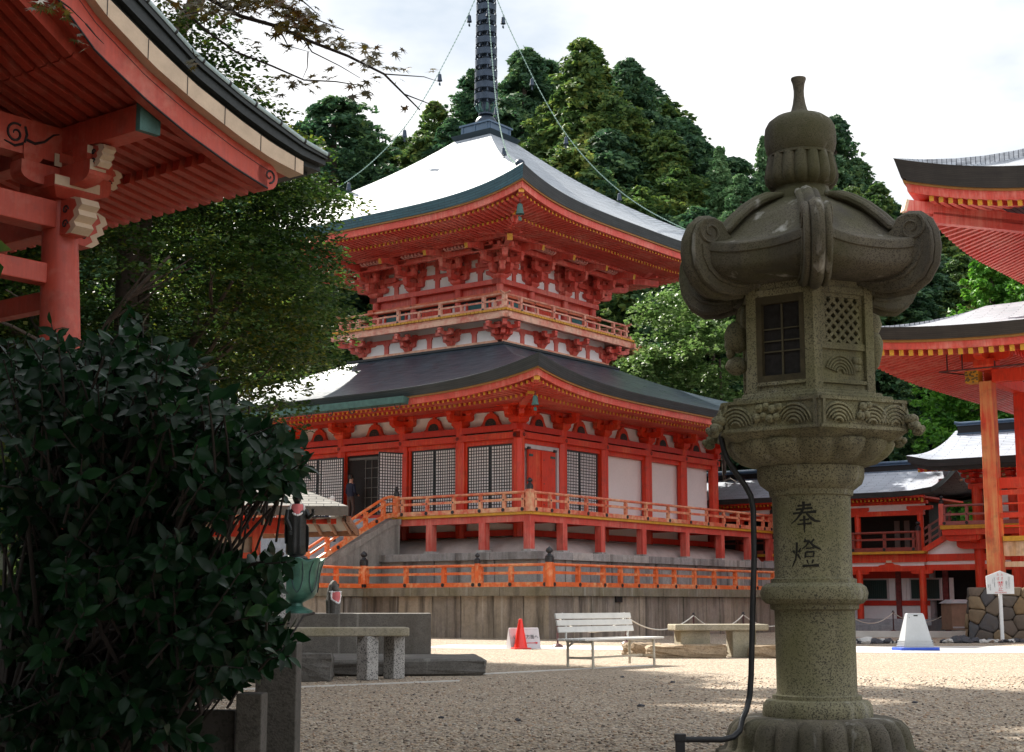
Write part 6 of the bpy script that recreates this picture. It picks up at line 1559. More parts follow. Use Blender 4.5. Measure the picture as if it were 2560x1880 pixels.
mb = MB(); mb.lathe([(.22, 0), (.24, .03), (.22, .07), (.15, .09), (.16, .12)], 24); mb.build('base', STATUE, JZ, smooth=50)
def skin_obj(name, mat, parent, verts, edges, radii, sub=2, loc=(0,0,0), root=0, rot=(0,0,0)):
    me = bpy.data.meshes.new(name); me.from_pydata(verts, edges, []); o = bpy.data.objects.new(name, me); col.objects.link(o); o.parent = parent; o.location = loc; o.rotation_euler = rot
    sk = o.modifiers.new('skin', 'SKIN'); sk.use_smooth_shade = True; ss = o.modifiers.new('sub', 'SUBSURF'); ss.levels = sub; ss.render_levels = sub
    for v, r in zip(me.skin_vertices[0].data, radii): v.radius = r if isinstance(r, tuple) else (r, r)
    me.skin_vertices[0].data[root].use_root = True
    dg = bpy.context.evaluated_depsgraph_get(); m2 = bpy.data.meshes.new_from_object(o.evaluated_get(dg)); o.modifiers.clear(); o.data = m2; bpy.data.meshes.remove(me); m2.materials.clear(); m2.materials.append(mat); m2.polygons.foreach_set('use_smooth', [True]*len(m2.polygons)); return o
def robe(i, a, r, z): return r*(1+.05*math.sin(9*a)*(1 if z < .7 else .3))*(1.0 if abs(math.cos(a)) > .2 else .94), z
mb = MB(); mb.lathe([(.17, .10), (.19, .16), (.185, .3), (.18, .5), (.185, .7), (.19, .85), (.185, .95), (.16, 1.04), (.10, 1.09), (.055, 1.11), (.05, 1.14)], 40, fn=robe)
mb.v = [(x*1.05, y*.78, z) for x, y, z in mb.v]
mb.lathe([(.02, 1.11), (.06, 1.13), (.085, 1.19), (.09, 1.25), (.082, 1.31), (.055, 1.355), (.01, 1.37)], 20)
mb.ball((0, -.09, 1.23), .018, 5); mb.ball((-.088, 0, 1.235), .02, 5, (.5, 1, 1.8)); mb.ball((.088, 0, 1.235), .02, 5, (.5, 1, 1.8))
mb.build('body', STATUE, JZ, smooth=60)
for sg, pts in ((-1, [(-.17, -.02, .98), (-.20, -.05, .80), (-.12, -.15, .60)]), (1, [(.17, -.02, .98), (.24, -.06, .84), (.30, -.16, .90)])):
    mb = MB(); mb.tube(pts, [.06, .055, .035], 10); mb.tube([pts[-1]+(Vector(pts[-1])*0 if False else ()), (pts[-1][0]+.02*sg, pts[-1][1]-.04, pts[-1][2]+(.07 if sg > 0 else -.07))], [.032, .024], 8)
    hx, hy, hz = pts[-1]
    for q in range(4): mb.tube([(hx-.02+.013*q, hy-.03, hz+(.05 if sg > 0 else -.05)), (hx-.022+.015*q, hy-.05, hz+(.11 if sg > 0 else -.12)+.006*(q % 2))], [.009, .006], 6)
    mb.tube([(hx+.03*sg, hy-.02, hz), (hx-.03*sg, hy-.06, hz+.04*sg)], [.011, .008], 6)
    mb.build('arm', STATUE, JZ, smooth=60)
for sg in (-1, 1):
    mb = MB(); mb.prism([(-.06, 0), (.05, 0), (.075, .2), (.06, .5), (.0, .55), (-.06, .5)], (sg*.20, .02, .16 if sg > 0 else .32), (sg*.6, -.35, 0), (0,0,1), (.35, .6*sg, 0), .03); mb.build('sleeve', STATUE, JZ, bevel=.01)
def bib(mb, w, h, y, z):
    P = []
    for i in range(9):
        a = -1+2*i/8; row = []
        for j in range(6): t = j/5; row.append((a*w*(.5+.5*math.sin(PI*(.25+.5*t))), y-.09*(1-a*a)-.01*math.sin(a*9)*t, z-h*t*(1-.35*a*a)))
        P.append(row)
    mb.grid(P); mb.m = 1
    pts = [Vector(r[-1])+Vector((0, -.006, 0)) for r in P]; pts = [Vector(P[0][k]) for k in range(6)]+pts[1:-1]+[Vector(P[-1][k]) for k in range(5, -1, -1)]
    for k, p in enumerate(pts): mb.ball(p, .022+.005*(k % 2), 4)
    for a, b in zip(pts, pts[1:]): mb.ball((a+b)/2, .02, 4)
mb = MB(); bib(mb, .135, .22, -.075, 1.10); mb.build('bib', [BIBP, BIBW], JZ, smooth=50)
SJ = thing('stone_figure', 'small round-topped stone figure wearing a pink bib on the dark plinth', 'statue', (-3.50, 29.68, .82), R(35))
mb = MB(); mb.prism([(-.135, 0), (.135, 0), (.145, .25), (.125, .42), (.09, .54), (.04, .62), (0, .645), (-.04, .62), (-.09, .54), (-.125, .42), (-.145, .25)], (0, .0, 0), (1,0,0), (0,0,1), (0,1,0), .10); mb.build('halo_slab', STONE_G, SJ, bevel=.01)
mb = MB(); mb.lathe([(.09, .0), (.10, .1), (.095, .25), (.06, .36), (.035, .40), (.05, .43), (.062, .48), (.055, .53), (.02, .56)], 20, (.0, -.03, 0)); mb.build('figure', STONE_G, SJ, smooth=60)
mb = MB(); bib(mb, .10, .22, -.05, .42); mb.m = 1; mb.tube([(-.14, -.02, .42), (-.06, -.10, .415), (.06, -.10, .415), (.14, -.02, .42)], .010, 6); mb.build('bib', [BIBP, BIBW], SJ, smooth=50)

# ------------------------------------------------------------------ ticket hut with shingle roof
HUT = thing('hut', 'small red-framed hut with grey shingle roof below the staircase', 'hut', (-6.15, 36.0, 0), R(8))
mb = MB(); mb.b2((-4.2, .08, 0), (-.1, 2.4, 3.0)); mb.build('wall', CREAM, HUT)
for x in (0, -2.1, -4.2):
    mb = MB(); mb.b2((x-.10, -.10, 0), (x+.10, .10, 2.95)); mb.build('post', RED, HUT, bevel=.01)
mb = MB(); mb.b2((-4.3, -.07, 2.02), (-.1, .07, 2.22)); mb.b2((-4.3, -.05, 1.72), (-.1, .075, 1.90)); mb.b2((-4.5, -.09, 2.92), (1.9, .09, 3.06)); mb.b2((-4.3, -.06, 2.60), (-.1, .06, 2.70)); mb.build('rail_beam', RED, HUT)
mb = MB(); mb.prism(hijiki(1.7, .26), (0, -.08, 2.68), (1,0,0), (0,0,1), (0,1,0), .16); mb.build('bracket_arm', RED, HUT)
mb = MB()
for x in (-.45, -1.55): mb.b2((x-.07, -.04, .3), (x+.07, .06, 1.75))
mb.build('mullion', RED, HUT)
mb = MB(); P = [[(-1.95+1.8*i/60, .02+.03*math.sin(i*1.3), z) for z in (.4, 1.1, 1.74)] for i in range(61)]; mb.grid(P); mb.build('curtain', plain('cream_curtain', (.62, .54, .42), .9, .1, 3), HUT, smooth=60)
mb = MB(); mb.ball((.0, -.11, 2.12), .035, 5, (1, .5, 1)); 
for k in range(6): mb.ball((.05*math.cos(k*PI/3), -.11, 2.12+.05*math.sin(k*PI/3)), .022, 4, (1, .5, 1))
mb.build('flower_stud', BLACK, HUT)
mb = MB(); P = []; UV = []
for i in range(13):
    x = -5.2+7.35*i/12; row = []; uv = []
    for j in range(8): t = j/7; xx = min(x, 2.15-4.4*t); row.append((xx, -1.15+3.2*t, 3.28+1.85*t)); uv.append((xx, 3.6*t))
    P.append(row); UV.append(uv)
mb.grid(P, UV); mb.build('roof', SHINGLE, HUT)
mb = MB(); P = [[(2.15-4.4*t, -1.15+3.2*t, 3.275+1.85*t), (2.15-4.4*t, 5.25-3.2*t, 3.275+1.85*t)] for t in [j/6 for j in range(7)]]; mb.grid(P, [[(0, t), (5, t)] for t in range(7)]); mb.build('end_roof', SHINGLE, HUT)
mb = MB(); mb.b2((-5.2, -1.17, 3.06), (2.15, -1.10, 3.27)); mb.build('eave_board', plain('grey_brown_timber', (.16, .13, .11), .8, .25, 6), HUT)
# lean-to canopy behind, seen from below
mb = MB(); P = [[(-.2, .2, 2.62), (2.25, .2, 2.98)], [(-.2, 5.0, 2.05), (2.4, 5.0, 2.32)]]; mb.grid([[(.1, .1, 2.97), (2.10, -1.0, 3.06)], [(.1, 5.4, 2.93), (2.55, 5.4, 3.03)]]); mb.build('canopy_soffit', plain('pale_soffit', (.30, .29, .28), .8, .1), HUT)
for i in range(6):
    mb = MB(); a = .12+i/5*.85; mb.beam((.1+2.0*a, .1-1.05*a, 2.92+.06*a), (.1+2.4*a, 5.4, 2.88+.08*a), .07, .09); mb.build('canopy_rafter', BROWNW, HUT)
mb = MB(); mb.beam((.0, 5.4, 2.86), (2.6, 5.4, 2.95), .1, .14); mb.beam((2.15, -1.05, 2.98), (2.62, 5.45, 2.96), .08, .14); mb.build('canopy_edge', BROWNW, HUT)
mb = MB()
for i in range(7): mb.b2((-3.6+.62*i, -.62, 2.86), (-3.52+.62*i, -.56, 3.04))
mb.build('rafter_ends', CREAM, HUT)
mb = MB(); mb.tube([(.9, 3.0, 0), (.9, 3.0, 2.9)], .045, 8); mb.tube([(.9, 3.0, 1.9), (.0, 3.0, 1.5)], .03, 6); mb.build('grey_pole', GREYP, HUT)

# ------------------------------------------------------------------ grey plastic stand, notice, cabinet
GS = thing('plastic_stand', 'grey tapered plastic sign stand with bright blue base', 'sign stand', (8.78, 32.9, 0), R(14))
mb = MB(); mb.frus((0, 0), (.36, .17), (.20, .055), .05, .78); mb.frus((0, 0), (.20, .055), (.185, .045), .78, .80)
mb.build('body', GREYP, GS, bevel=.03)
mb = MB()
for k in range(4): z = .10+.035*k; f = (z-.05)/.73; mb.frus((0, 0), (.375-.16*f, .18-.115*f), (.373-.16*f, .178-.115*f), z, z+.014)
mb.build('ribs', GREYP, GS)
mb = MB(); mb.b2((-.46, -.24, 0), (.46, .24, .07)); mb.build('base', BLUEP, GS, bevel=.02)
mb = MB(); mb.b2((-.05, -.062, .735), (.05, -.05, .765)); mb.b2((-.165, -.068, .66), (-.155, -.06, .72)); mb.build('slot', DARKIN, GS)
NB = thing('notice_board', 'white house-shaped no smoking notice on a white post before the boulder wall', 'sign', (13.30, 40.95, 0), R(4))
mb = MB(); mb.b2((-.045, -.02, 0), (.045, .05, 1.30)); mb.build('post', WHITEP, NB, bevel=.008)
mb = MB(); mb.prism([(-.39, 1.27), (.37, 1.27), (.37, 1.76), (0, 1.90), (-.40, 1.75)], (0, -.05, 0), (1,0,0), (0,0,1), (0,1,0), .028); mb.T = Matrix.Translation((0, 0, 0)); mb.build('panel', WHITEP, NB)
def vtext(s, x, z, size, mat, step=None):
    step = step or size*1.12
    for i, ch in enumerate(s): text_mesh('lettering', ch, size, mat, NB, (x, -.053, z-step*i), (PI/2, 0, 0), .0008, 'CENTER')
vtext('たき火', .045, 1.755, .085, REDINK); vtext('たばこ', -.065, 1.755, .085, REDINK)
text_mesh('lettering', '禁', .15, REDINK, NB, (-.005, -.053, 1.485), (PI/2, 0, 0), .001, 'CENTER'); text_mesh('lettering', '止', .15, REDINK, NB, (-.005, -.053, 1.355), (PI/2, 0, 0), .001, 'CENTER')
text_mesh('lettering', 'NO SMOKING', .052, REDINK, NB, (-.005, -.053, 1.29), (PI/2, 0, 0), .001, 'CENTER')
def column_txt(s, x, z, size):
    text_mesh('lettering', '\n'.join(s), size, GREYINK, NB, (x, -.053, z), (PI/2, 0, 0), .0006, 'CENTER', .86)
column_txt('阿弥陀堂及び', .235, 1.685, .062); column_txt('縁備付近', .16, 1.575, .06); column_txt('火気のため御協力', -.17, 1.70, .042); column_txt('ください', -.225, 1.66, .042); column_txt('大津市消防局', -.295, 1.52, .036); column_txt('延暦寺', -.345, 1.50, .036)
CB = thing('steel_cabinet', 'brown steel cabinet with sloping top beside the corridor steps', 'cabinet', (16.35, 54.6, 0), R(8))
mb = MB(); mb.b2((-.62, -.4, .12), (.55, .5, 1.02)); mb.b2((-.66, -.44, .08), (.59, .54, .12)); mb.build('box', RUST, CB, bevel=.02)
mb = MB(); mb.hexa([(-.68, -.46, 1.02), (.61, -.46, 1.02), (.61, .56, 1.02), (-.68, .56, 1.02), (-.45, -.2, 1.16), (.55, -.2, 1.16), (.55, .5, 1.16), (-.45, .5, 1.16)]); mb.build('lid', GREYP, CB, bevel=.01)
mb = MB(); mb.b2((-.60, -.415, .14), (.53, -.405, .2)); mb.build('kick_plate', GREYP, CB)
# loose dark and white stones lining the far edge of the gravel
ROCKM = [plain('dark_edge_rock', (.05, .05, .06), .8, .4, 9), plain('pale_edge_rock', (.50, .48, .46), .85, .25, 9), plain('brown_edge_rock', (.22, .16, .12), .85, .3, 9)]
bm = bmesh.new(); bmesh.ops.create_icosphere(bm, subdivisions=2, radius=1.0); r = random.Random(3)
for v in bm.verts: v.co *= r.uniform(.72, 1.1)
me0 = bpy.data.meshes.new('edge_rock'); bm.to_mesh(me0); bm.free(); proto = {}
for k in range(3): m = me0.copy(); m.materials.append(ROCKM[k]); proto[k] = m
r = random.Random(5); pts = []
for i in range(130):
    s = r.random(); x = 8.0+5.8*s; y = 38.3+1.6*s+r.gauss(0, .16); kk = 0 if r.random() < .5 else (1 if r.random() < .7 else 2)
    o = bpy.data.objects.new('edge_rock', proto[kk]); col.objects.link(o); q = r.uniform(.05, .16)*(1.25 if abs(s-.2) < .08 or abs(s-.62) < .05 else .8); o.scale = (q*r.uniform(.8, 1.6), q, q*r.uniform(.5, .9)); o.location = (x, y, q*.3); o.rotation_euler = (r.uniform(-.3, .3), r.uniform(-.3, .3), r.uniform(0, 6))
    tag(o, ['dark jagged edging rock in the row before the corridor', 'white edging rock in the row before the corridor', 'brownish edging rock in the row before the corridor'][kk], 'rock', ['dark edging rocks', 'white edging rocks', 'brown edging rocks'][kk])
# a few darker pebbles scattered on the near gravel
r = random.Random(9)
for i in range(14):
    x = r.uniform(-1.6, 4.6); y = r.uniform(10.8, 22); o = bpy.data.objects.new('pebble', proto[0 if r.random() < .7 else 2]); col.objects.link(o); q = r.uniform(.015, .032); o.scale = (q*1.4, q, q*.7); o.location = (x, y, q*.3); o.rotation_euler.z = r.uniform(0, 6); tag(o, 'dark pebble lying on the near gravel', 'pebble', 'dark pebbles on the gravel')

# ------------------------------------------------------------------ people
def person(loc, rotz, label, top, legs, hair, lift_leg=0.0, bag=False, h=1.0):
    t = thing('person', label, 'person', loc, rotz)
    V = [(0,0,.92),(0,0,1.08),(0,-.0,1.24),(0,.0,1.38),(0,-.005,1.46),(0,-.02,1.56),(0,-.02,1.66),(.09,0,.88),(.10,-.02,.50),(.10,.02,.09),(.11,-.10,.03),(-.09,0,.88),(-.10,-.06-lift_leg*.5,.52+lift_leg*.4),(-.10,.0-lift_leg*.2,.09+lift_leg),(-.11,-.12-lift_leg*.2,.04+lift_leg),(.17,0,1.37),(.22,.0,1.10),(.20,-.13,.93),(.17,-.20,.93),(-.17,0,1.37),(-.22,.01,1.10),(-.18,-.16,1.0),(-.13,-.22,1.02)]
    E = [(0,1),(1,2),(2,3),(3,4),(4,5),(5,6),(0,7),(7,8),(8,9),(9,10),(0,11),(11,12),(12,13),(13,14),(3,15),(15,16),(16,17),(17,18),(3,19),(19,20),(20,21),(21,22)]
    rad = [(.15,.11),(.15,.11),(.17,.115),(.13,.09),.055,(.075,.085),(.07,.08),.085,.062,.045,(.045,.05),.085,.062,.045,(.045,.05),.062,.048,.036,.03,.062,.048,.036,.03]
    o = skin_obj('body', SKIN, t, [(x*h, y*h, z*h) for x, y, z in V], E, [tuple(q*h for q in x) if isinstance(x, tuple) else x*h for x in rad])
    me = o.data; me.materials.append(top); me.materials.append(legs); me.materials.append(BLACK); me.materials.append(SHIRT)
    for p in me.polygons:
        c = p.center/h
        if c.z < .10+.0 and lift_leg == 0 or c.z < .11: p.material_index = 3
        elif c.z < .95 and abs(c.x) < .16 and c.y > -.13: p.material_index = 2
        elif c.z < 1.43 and not (c.y < -.15 and c.z < 1.06): p.material_index = 4 if (abs(c.x) < .05 and c.y < -.05 and c.z > 1.0) else 1
    mb = MB()
    mb.lathe([(.082, 1.60), (.092, 1.66), (.088, 1.72), (.06, 1.765), (.01, 1.78)], 16, (0, -.0, 0)); mb.v = [(x*h, (y*1.12+.0)*h, z*h) for x, y, z in mb.v]; mb.build('hair', hair, t, smooth=60)
    mb = MB()
    for sg in (-1, 1): mb.ball((sg*.03*h, -.098*h, 1.64*h), .009*h, 5)
    mb.build('eyes', BLACK, t)
    mb = MB(); mb.ball((0, -.108*h, 1.61*h), .014*h, 5, (1, 1, 1.5))
    for sg in (-1, 1): mb.ball((sg*.082*h, -.015*h, 1.62*h), .02*h, 5, (.5, 1, 1.5))
    mb.build('nose_and_ears', SKIN, t, smooth=60)
    mb = MB()
    for bx, by, bz in ((.17, -.20, .93), (-.13, -.22, 1.02)):
        for q in range(4): mb.tube([(( bx-.024+.016*q)*h, (by-.02)*h, bz*h), ((bx-.026+.017*q)*h, (by-.065-.006*(q % 3))*h, (bz-.02)*h), ((bx-.024+.016*q)*h, (by-.075)*h, (bz-.055)*h)], [.010*h, .009*h, .007*h], 6)
        mb.tube([((bx+.03)*h, (by-.01)*h, (bz+.01)*h), ((bx+.005)*h, (by-.07)*h, (bz+.015)*h)], [.011*h, .008*h], 6)
    mb.build('fingers', SKIN, t, smooth=60); return t
p = tw(-10.35, -1.75, 0)
PS = person((p[0], p[1], 2.72), R(-20), 'white-haired person in dark jacket and white shirt walking down the pagoda stairs', NAVY, NAVY, HAIRW, .0)
mb = MB(); mb.b2((-.11, -.012, -.15), (.11, .0, .15)); mb.m = 1; mb.ball((.03, -.02, -.08), .07, 6, (1, .25, .8)); pm = mb.build('leaflet', [WHITEP, plain('red_print', (.65, .05, .03), .6)], None, loc=(p[0]+.10, p[1]-.27, 2.72+.98), rotz=R(-20)); tag(pm, 'white leaflet with a red patch held by the white-haired person', 'leaflet')
p = tw(-6.95, .62, 0)
person((p[0], p[1], 3.875), R(140), 'dark-haired person in navy top and brown trousers standing in the pagoda doorway', NAVY, TROUS, HAIRB, 0, h=.95)

# loose pebbles lying on the near gravel (uncountable)
g = np.random.default_rng(51); n = 15000; bm = bmesh.new(); bmesh.ops.create_icosphere(bm, subdivisions=1, radius=1.0); iv = np.array([v.co[:] for v in bm.verts]); fi = np.array([[v.index for v in f.verts] for f in bm.faces]); bm.free()
y = 9.2+ (g.random(n)**1.5)*12; x = (g.random(n)-.42)*y*.78; sc = g.uniform(.005, .014, (n, 1, 1))*g.uniform(.7, 1.35, (n, 1, 3))*np.array([1.15, 1.15, .7])
a = g.uniform(0, 2*PI, n); ca, sa = np.cos(a)[:, None], np.sin(a)[:, None]; L = iv[None]*sc*(1+g.normal(size=(n, len(iv), 1))*.12)
V = np.stack([L[..., 0]*ca-L[..., 1]*sa+x[:, None], L[..., 0]*sa+L[..., 1]*ca+y[:, None], L[..., 2]+.004], -1).reshape(-1, 3)
F = (fi[None]+np.arange(n)[:, None, None]*len(iv)).reshape(-1)
me = bpy.data.meshes.new('gravel_stones'); me.vertices.add(len(V)); me.vertices.foreach_set('co', V.astype(np.float32).ravel()); nf = len(F)//3; me.loops.add(len(F)); me.loops.foreach_set('vertex_index', F.astype(np.int32)); me.polygons.add(nf); me.polygons.foreach_set('loop_start', np.arange(0, nf*3, 3, dtype=np.int32)); me.materials.append(PEBBLE); me.update(calc_edges=True)
o = bpy.data.objects.new('gravel_stones', me); col.objects.link(o); tag(o, 'loose mixed brown and grey gravel stones on the near ground', 'gravel', None, 'stuff')

# ------------------------------------------------------------------ vegetation
def leaf_quads(c, nrm, up, L, W, fold=0.0):
    """arrays of leaf centres / normals / directions -> vertices and quads (diamond leaves)"""
    n = len(c); d = up-nrm*np.sum(up*nrm, 1)[:, None]; d /= np.linalg.norm(d, axis=1)[:, None]+1e-9; s = np.cross(d, nrm)
    L = np.broadcast_to(L, n)[:, None]; W = np.broadcast_to(W, n)[:, None]
    V = np.stack([c-d*L*.5, c+s*W*.5+nrm*fold*W, c+d*L*.5, c-s*W*.5+nrm*fold*W], 1).reshape(-1, 3)
    return V
def np_mesh(name, V, k, mat, loops=None):
    """mesh of len(V)/k separate k-gons"""
    n = len(V)//k; me = bpy.data.meshes.new(name); me.vertices.add(len(V)); me.vertices.foreach_set('co', np.ascontiguousarray(V, dtype=np.float32).ravel())
    me.loops.add(n*k); me.loops.foreach_set('vertex_index', np.arange(n*k, dtype=np.int32)); me.polygons.add(n); me.polygons.foreach_set('loop_start', np.arange(0, n*k, k, dtype=np.int32))
    me.materials.append(mat); me.update(calc_edges=True); me.validate(); return me
def unit(v): return v/(np.linalg.norm(v, axis=-1, keepdims=True)+1e-9)
def obj_of(name, me, parent=None):
    o = bpy.data.objects.new(name, me); col.objects.link(o)
    if parent is not None: o.parent = parent
    return o

def conifer_mesh(name, h, r, seed, mat, nbr=520, nl=84, leaf=.17, taper=.85, base=.05, gap=.3, droop=.28):
    """crown of drooping feathery sprays: each branch carries a flat tapering fan of small leaf tufts"""
    g = np.random.default_rng(seed); B = []
    lump = g.uniform(0, 2*PI, 6); lamp = g.uniform(.05, .17, 6)
    for i in range(nbr):
        t = base+(1-base)*(g.random()**.85); a = g.uniform(0, 2*PI)
        prof = r*((1-t)**taper)*(1+sum(lamp[k]*math.sin((k % 3+1)*a+lump[k]+t*(7+3*k)) for k in range(6)))+.12
        if math.sin(a*3+t*13+seed)+g.uniform(-.8, .8) < -1+gap: continue
        B.append((t*h, a, prof*(.50+.40*g.random()+.25*g.random()**4), g.uniform(.16, .30)))
    B = np.array(B); m = len(B); z, a, L, wr = B.T
    nt_ = 6; tq = np.linspace(.38, 1.0, nt_)[None]+g.normal(size=(m, nt_))*.05; tl = g.normal(size=(m, nt_))*wr[:, None]*(L[:, None]*.75+.35)*(1.1-tq).clip(.05)**.6      # rounded tufts along each branch
    pick = g.integers(0, nt_, (m, nl)); rad = (.13+.055*L[:, None])*(1.2-.4*np.take_along_axis(tq, pick, 1)); off = unit(g.normal(size=(m, nl, 3)))*(g.random((m, nl, 1))**.4)*rad[..., None]
    q = np.take_along_axis(tq, pick, 1); lat = np.take_along_axis(tl, pick, 1)+off[..., 0]
    ca, sa = np.cos(a)[:, None], np.sin(a)[:, None]; rho = q*L[:, None]+off[..., 1]
    up_ = .10*L[:, None]*np.sin(q*PI*.9)-droop*L[:, None]*q*q+off[..., 2]*.85
    pos = np.stack([rho*ca-lat*sa, rho*sa+lat*ca, z[:, None]+up_-np.abs(lat)*.2], -1).reshape(-1, 3); n = len(pos)
    out = np.stack([np.broadcast_to(ca, q.shape), np.broadcast_to(sa, q.shape), np.zeros_like(q)], -1).reshape(-1, 3)
    nrm = unit(np.array([0, 0, .4])+unit(off.reshape(-1, 3))*np.array([1, 1, 1])*.9+out*.3+g.normal(size=(n, 3))*.5); up = unit(out*1.0+g.normal(size=(n, 3))*.65+np.array([0, 0, -.25]))
    s = leaf*g.uniform(.55, 1.5, n)
    V = leaf_quads(pos, nrm, up, s*1.25, s*.6, .12)
    return np_mesh(name, V, 4, mat)
def trunk_mesh(name, h, r0, mat=BARK, limbs=0, seed=0, spread=2.0):
    mb = MB(); g = random.Random(seed); mb.tube([(0, 0, -.5), (0, 0, h*.15), (.1, 0, h*.5), (0, .05, h*.96)], [r0*1.25, r0, r0*.7, .05], 10)
    for k in range(limbs):
        z = h*(.18+.7*k/limbs); a = g.uniform(0, 2*PI); l = spread*(1-k/limbs)+.4
        mb.tube([(0, 0, z), (l*.5*math.cos(a), l*.5*math.sin(a), z+.1), (l*math.cos(a), l*math.sin(a), z-.1)], [.07, .05, .02], 5)
    o = mb.build(name, mat, None, smooth=60); me = o.data; bpy.data.objects.remove(o); return me
PRO = {}
PRO['a'] = [conifer_mesh('crown', 20, 4.4, 1, LEAF_CEDAR, 760, taper=.62), conifer_mesh('crown', 20, 4.0, 2, LEAF_CEDAR, 720, taper=.55), conifer_mesh('crown', 20, 4.6, 3, LEAF_CEDAR, 760, taper=.5)]
PRO['b'] = [conifer_mesh('crown', 20, 4.2, 4, LEAF_CEDAR2, 740, taper=.58), conifer_mesh('crown', 20, 4.8, 5, LEAF_CEDAR2, 760, taper=.48, gap=.4)]
PRO['p'] = [conifer_mesh('crown', 20, 3.3, 6, LEAF_PALE, 620, 84, .15, droop=.1), conifer_mesh('crown', 20, 3.8, 7, LEAF_PALE, 640, 84, .15, taper=.7, droop=.1)]
PRO['g'] = [conifer_mesh('crown', 20, 5.6, 8, LEAF_BRIGHT, 640, 90, .20, taper=.75, droop=-.35)]
TRK = trunk_mesh('trunk', 20, .42, BARK, 26, 1, 2.6)
def px_world(px, py, Y):
    c, s = math.cos(math.atan(570/3720)), math.sin(math.atan(570/3720)); x = (px-1280)/3720; u = (940-py)/3720; k = Y/(c-u*s); return x*k, Y, 1+(s+u*c)*k
CED = [  # image column, image row of the tip, distance, kind, variant, width factor
 (775, 330, 100, 'b', 0, 1.3), (840, 248, 92, 'b', 1, 1.15), (915, 330, 96, 'b', 0, 1.1), (700, 390, 88, 'b', 1, 1.2), (960, 440, 90, 'b', 0, 1.0), (1005, 345, 94, 'a', 1, .9), (1035, 420, 86, 'a', 0, .9), (1088, 255, 98, 'a', 1, .75), (1060, 330, 92, 'a', 2, .9), (1130, 300, 90, 'b', 0, .9),
 (1188, 178, 98, 'b', 0, .85), (1240, 260, 94, 'a', 0, .9), (1312, 126, 92, 'b', 0, .95), (1375, 260, 88, 'a', 2, .85), (1455, 100, 86, 'a', 0, 1.0), (1530, 250, 84, 'a', 2, .9), (1568, 152, 88, 'b', 0, .85), (1610, 280, 86, 'b', 1, .9), (1665, 330, 82, 'a', 1, 1.0), (1730, 345, 84, 'b', 1, .9),
 (1420, 360, 80, 'a', 2, 1.0), (1490, 420, 78, 'b', 0, 1.0), (1350, 400, 80, 'a', 0, 1.0), (1590, 470, 76, 'a', 2, 1.0), (1660, 540, 76, 'b', 1, 1.0), (1280, 380, 82, 'b', 0, 1.0),
 (1798, 372, 76, 'p', 0, 1.0), (1850, 440, 74, 'p', 1, .95), (1905, 345, 84, 'p', 0, .75), (1955, 470, 80, 'p', 1, .9), (1740, 520, 72, 'b', 0, 1.0), (1880, 560, 72, 'b', 1, .9),
 (2085, 292, 90, 'b', 0, .8), (2040, 420, 86, 'b', 1, .8), (2130, 470, 82, 'a', 1, .8), (2195, 462, 84, 'a', 0, .9), (2250, 570, 80, 'b', 0, 1.0), (2330, 486, 88, 'a', 2, 1.0), (2390, 540, 84, 'a', 1, .9), (2295, 640, 76, 'b', 1, 1.0), (2440, 600, 86, 'b', 0, 1.1), (2540, 560, 92, 'b', 1, 1.2),
 (2090, 700, 74, 'b', 1, 1.0), (2170, 780, 72, 'b', 0, 1.0), (2400, 760, 76, 'b', 1, 1.0), (1780, 760, 70, 'b', 1, 1.0),
 (2475, 598, 66, 'g', 0, .95), (2562, 640, 64, 'g', 0, .9),
 (660, 420, 92, 'b', 0, 1.3), (590, 380, 98, 'a', 2, 1.3), (500, 400, 94, 'b', 1, 1.2), (420, 360, 92, 'b', 0, 1.3), (330, 420, 90, 'a', 0, 1.3), (230, 380, 90, 'b', 1, 1.3), (130, 430, 88, 'b', 0, 1.3), (30, 400, 90, 'a', 2, 1.3), (720, 470, 88, 'b', 1, 1.2), (820, 520, 86, 'b', 0, 1.2), (770, 600, 82, 'a', 0, 1.2),
 (1395, 190, 95, 'a', 1, 1.1), (1600, 195, 94, 'b', 1, 1.0), (1650, 245, 92, 'a', 2, 1.0), (1695, 300, 90, 'b', 1, 1.1), (1745, 360, 88, 'b', 0, 1.1), (1510, 170, 94, 'a', 2, 1.0), (1250, 225, 99, 'a', 2, 1.0), (1355, 150, 97, 'b', 1, .8), (1830, 400, 88, 'b', 1, 1.1), (1990, 430, 88, 'a', 2, 1.1), (2045, 360, 92, 'b', 1, .9), (2135, 400, 90, 'b', 0, 1.0), (2210, 500, 90, 'b', 1, 1.1), (2270, 540, 92, 'a', 0, 1.1), (2300, 520, 92, 'a', 2, 1.0), (2370, 520, 90, 'b', 0, 1.1), (1265, 300, 96, 'b', 1, 1.0), (1520, 330, 82, 'b', 1, 1.0), (1690, 420, 78, 'a', 2, 1.0), (1640, 400, 84, 'b', 0, 1.0), (1770, 450, 82, 'a', 0, 1.0), (2010, 520, 78, 'p', 0, 1.0), (2060, 560, 76, 'b', 0, 1.1), (2150, 610, 76, 'a', 2, 1.1), (2240, 660, 74, 'b', 1, 1.1), (2340, 640, 78, 'b', 0, 1.1), (2400, 640, 76, 'a', 1, 1.0)]
KIND = {'a': 'yellow-green cedar', 'b': 'dark green cedar', 'p': 'pale green cypress', 'g': 'bright green conifer'}
def where(px, py, k):
    if px < 700: return 'beyond the maple at left'
    if px < 990: return 'left of the upper pagoda roof'
    if px < 1260: return 'right behind the pagoda spire'
    if px < 1500: return 'above the right slope of the upper roof'
    if px < 1700: return 'between the pagoda roof and the lantern cap'
    if px < 1990: return 'behind the lantern jewel and cap'
    if px < 2280: return 'right of the lantern cap'
    return 'behind the right-hand hall roofs'
seen = {}
ORDER_X = 1
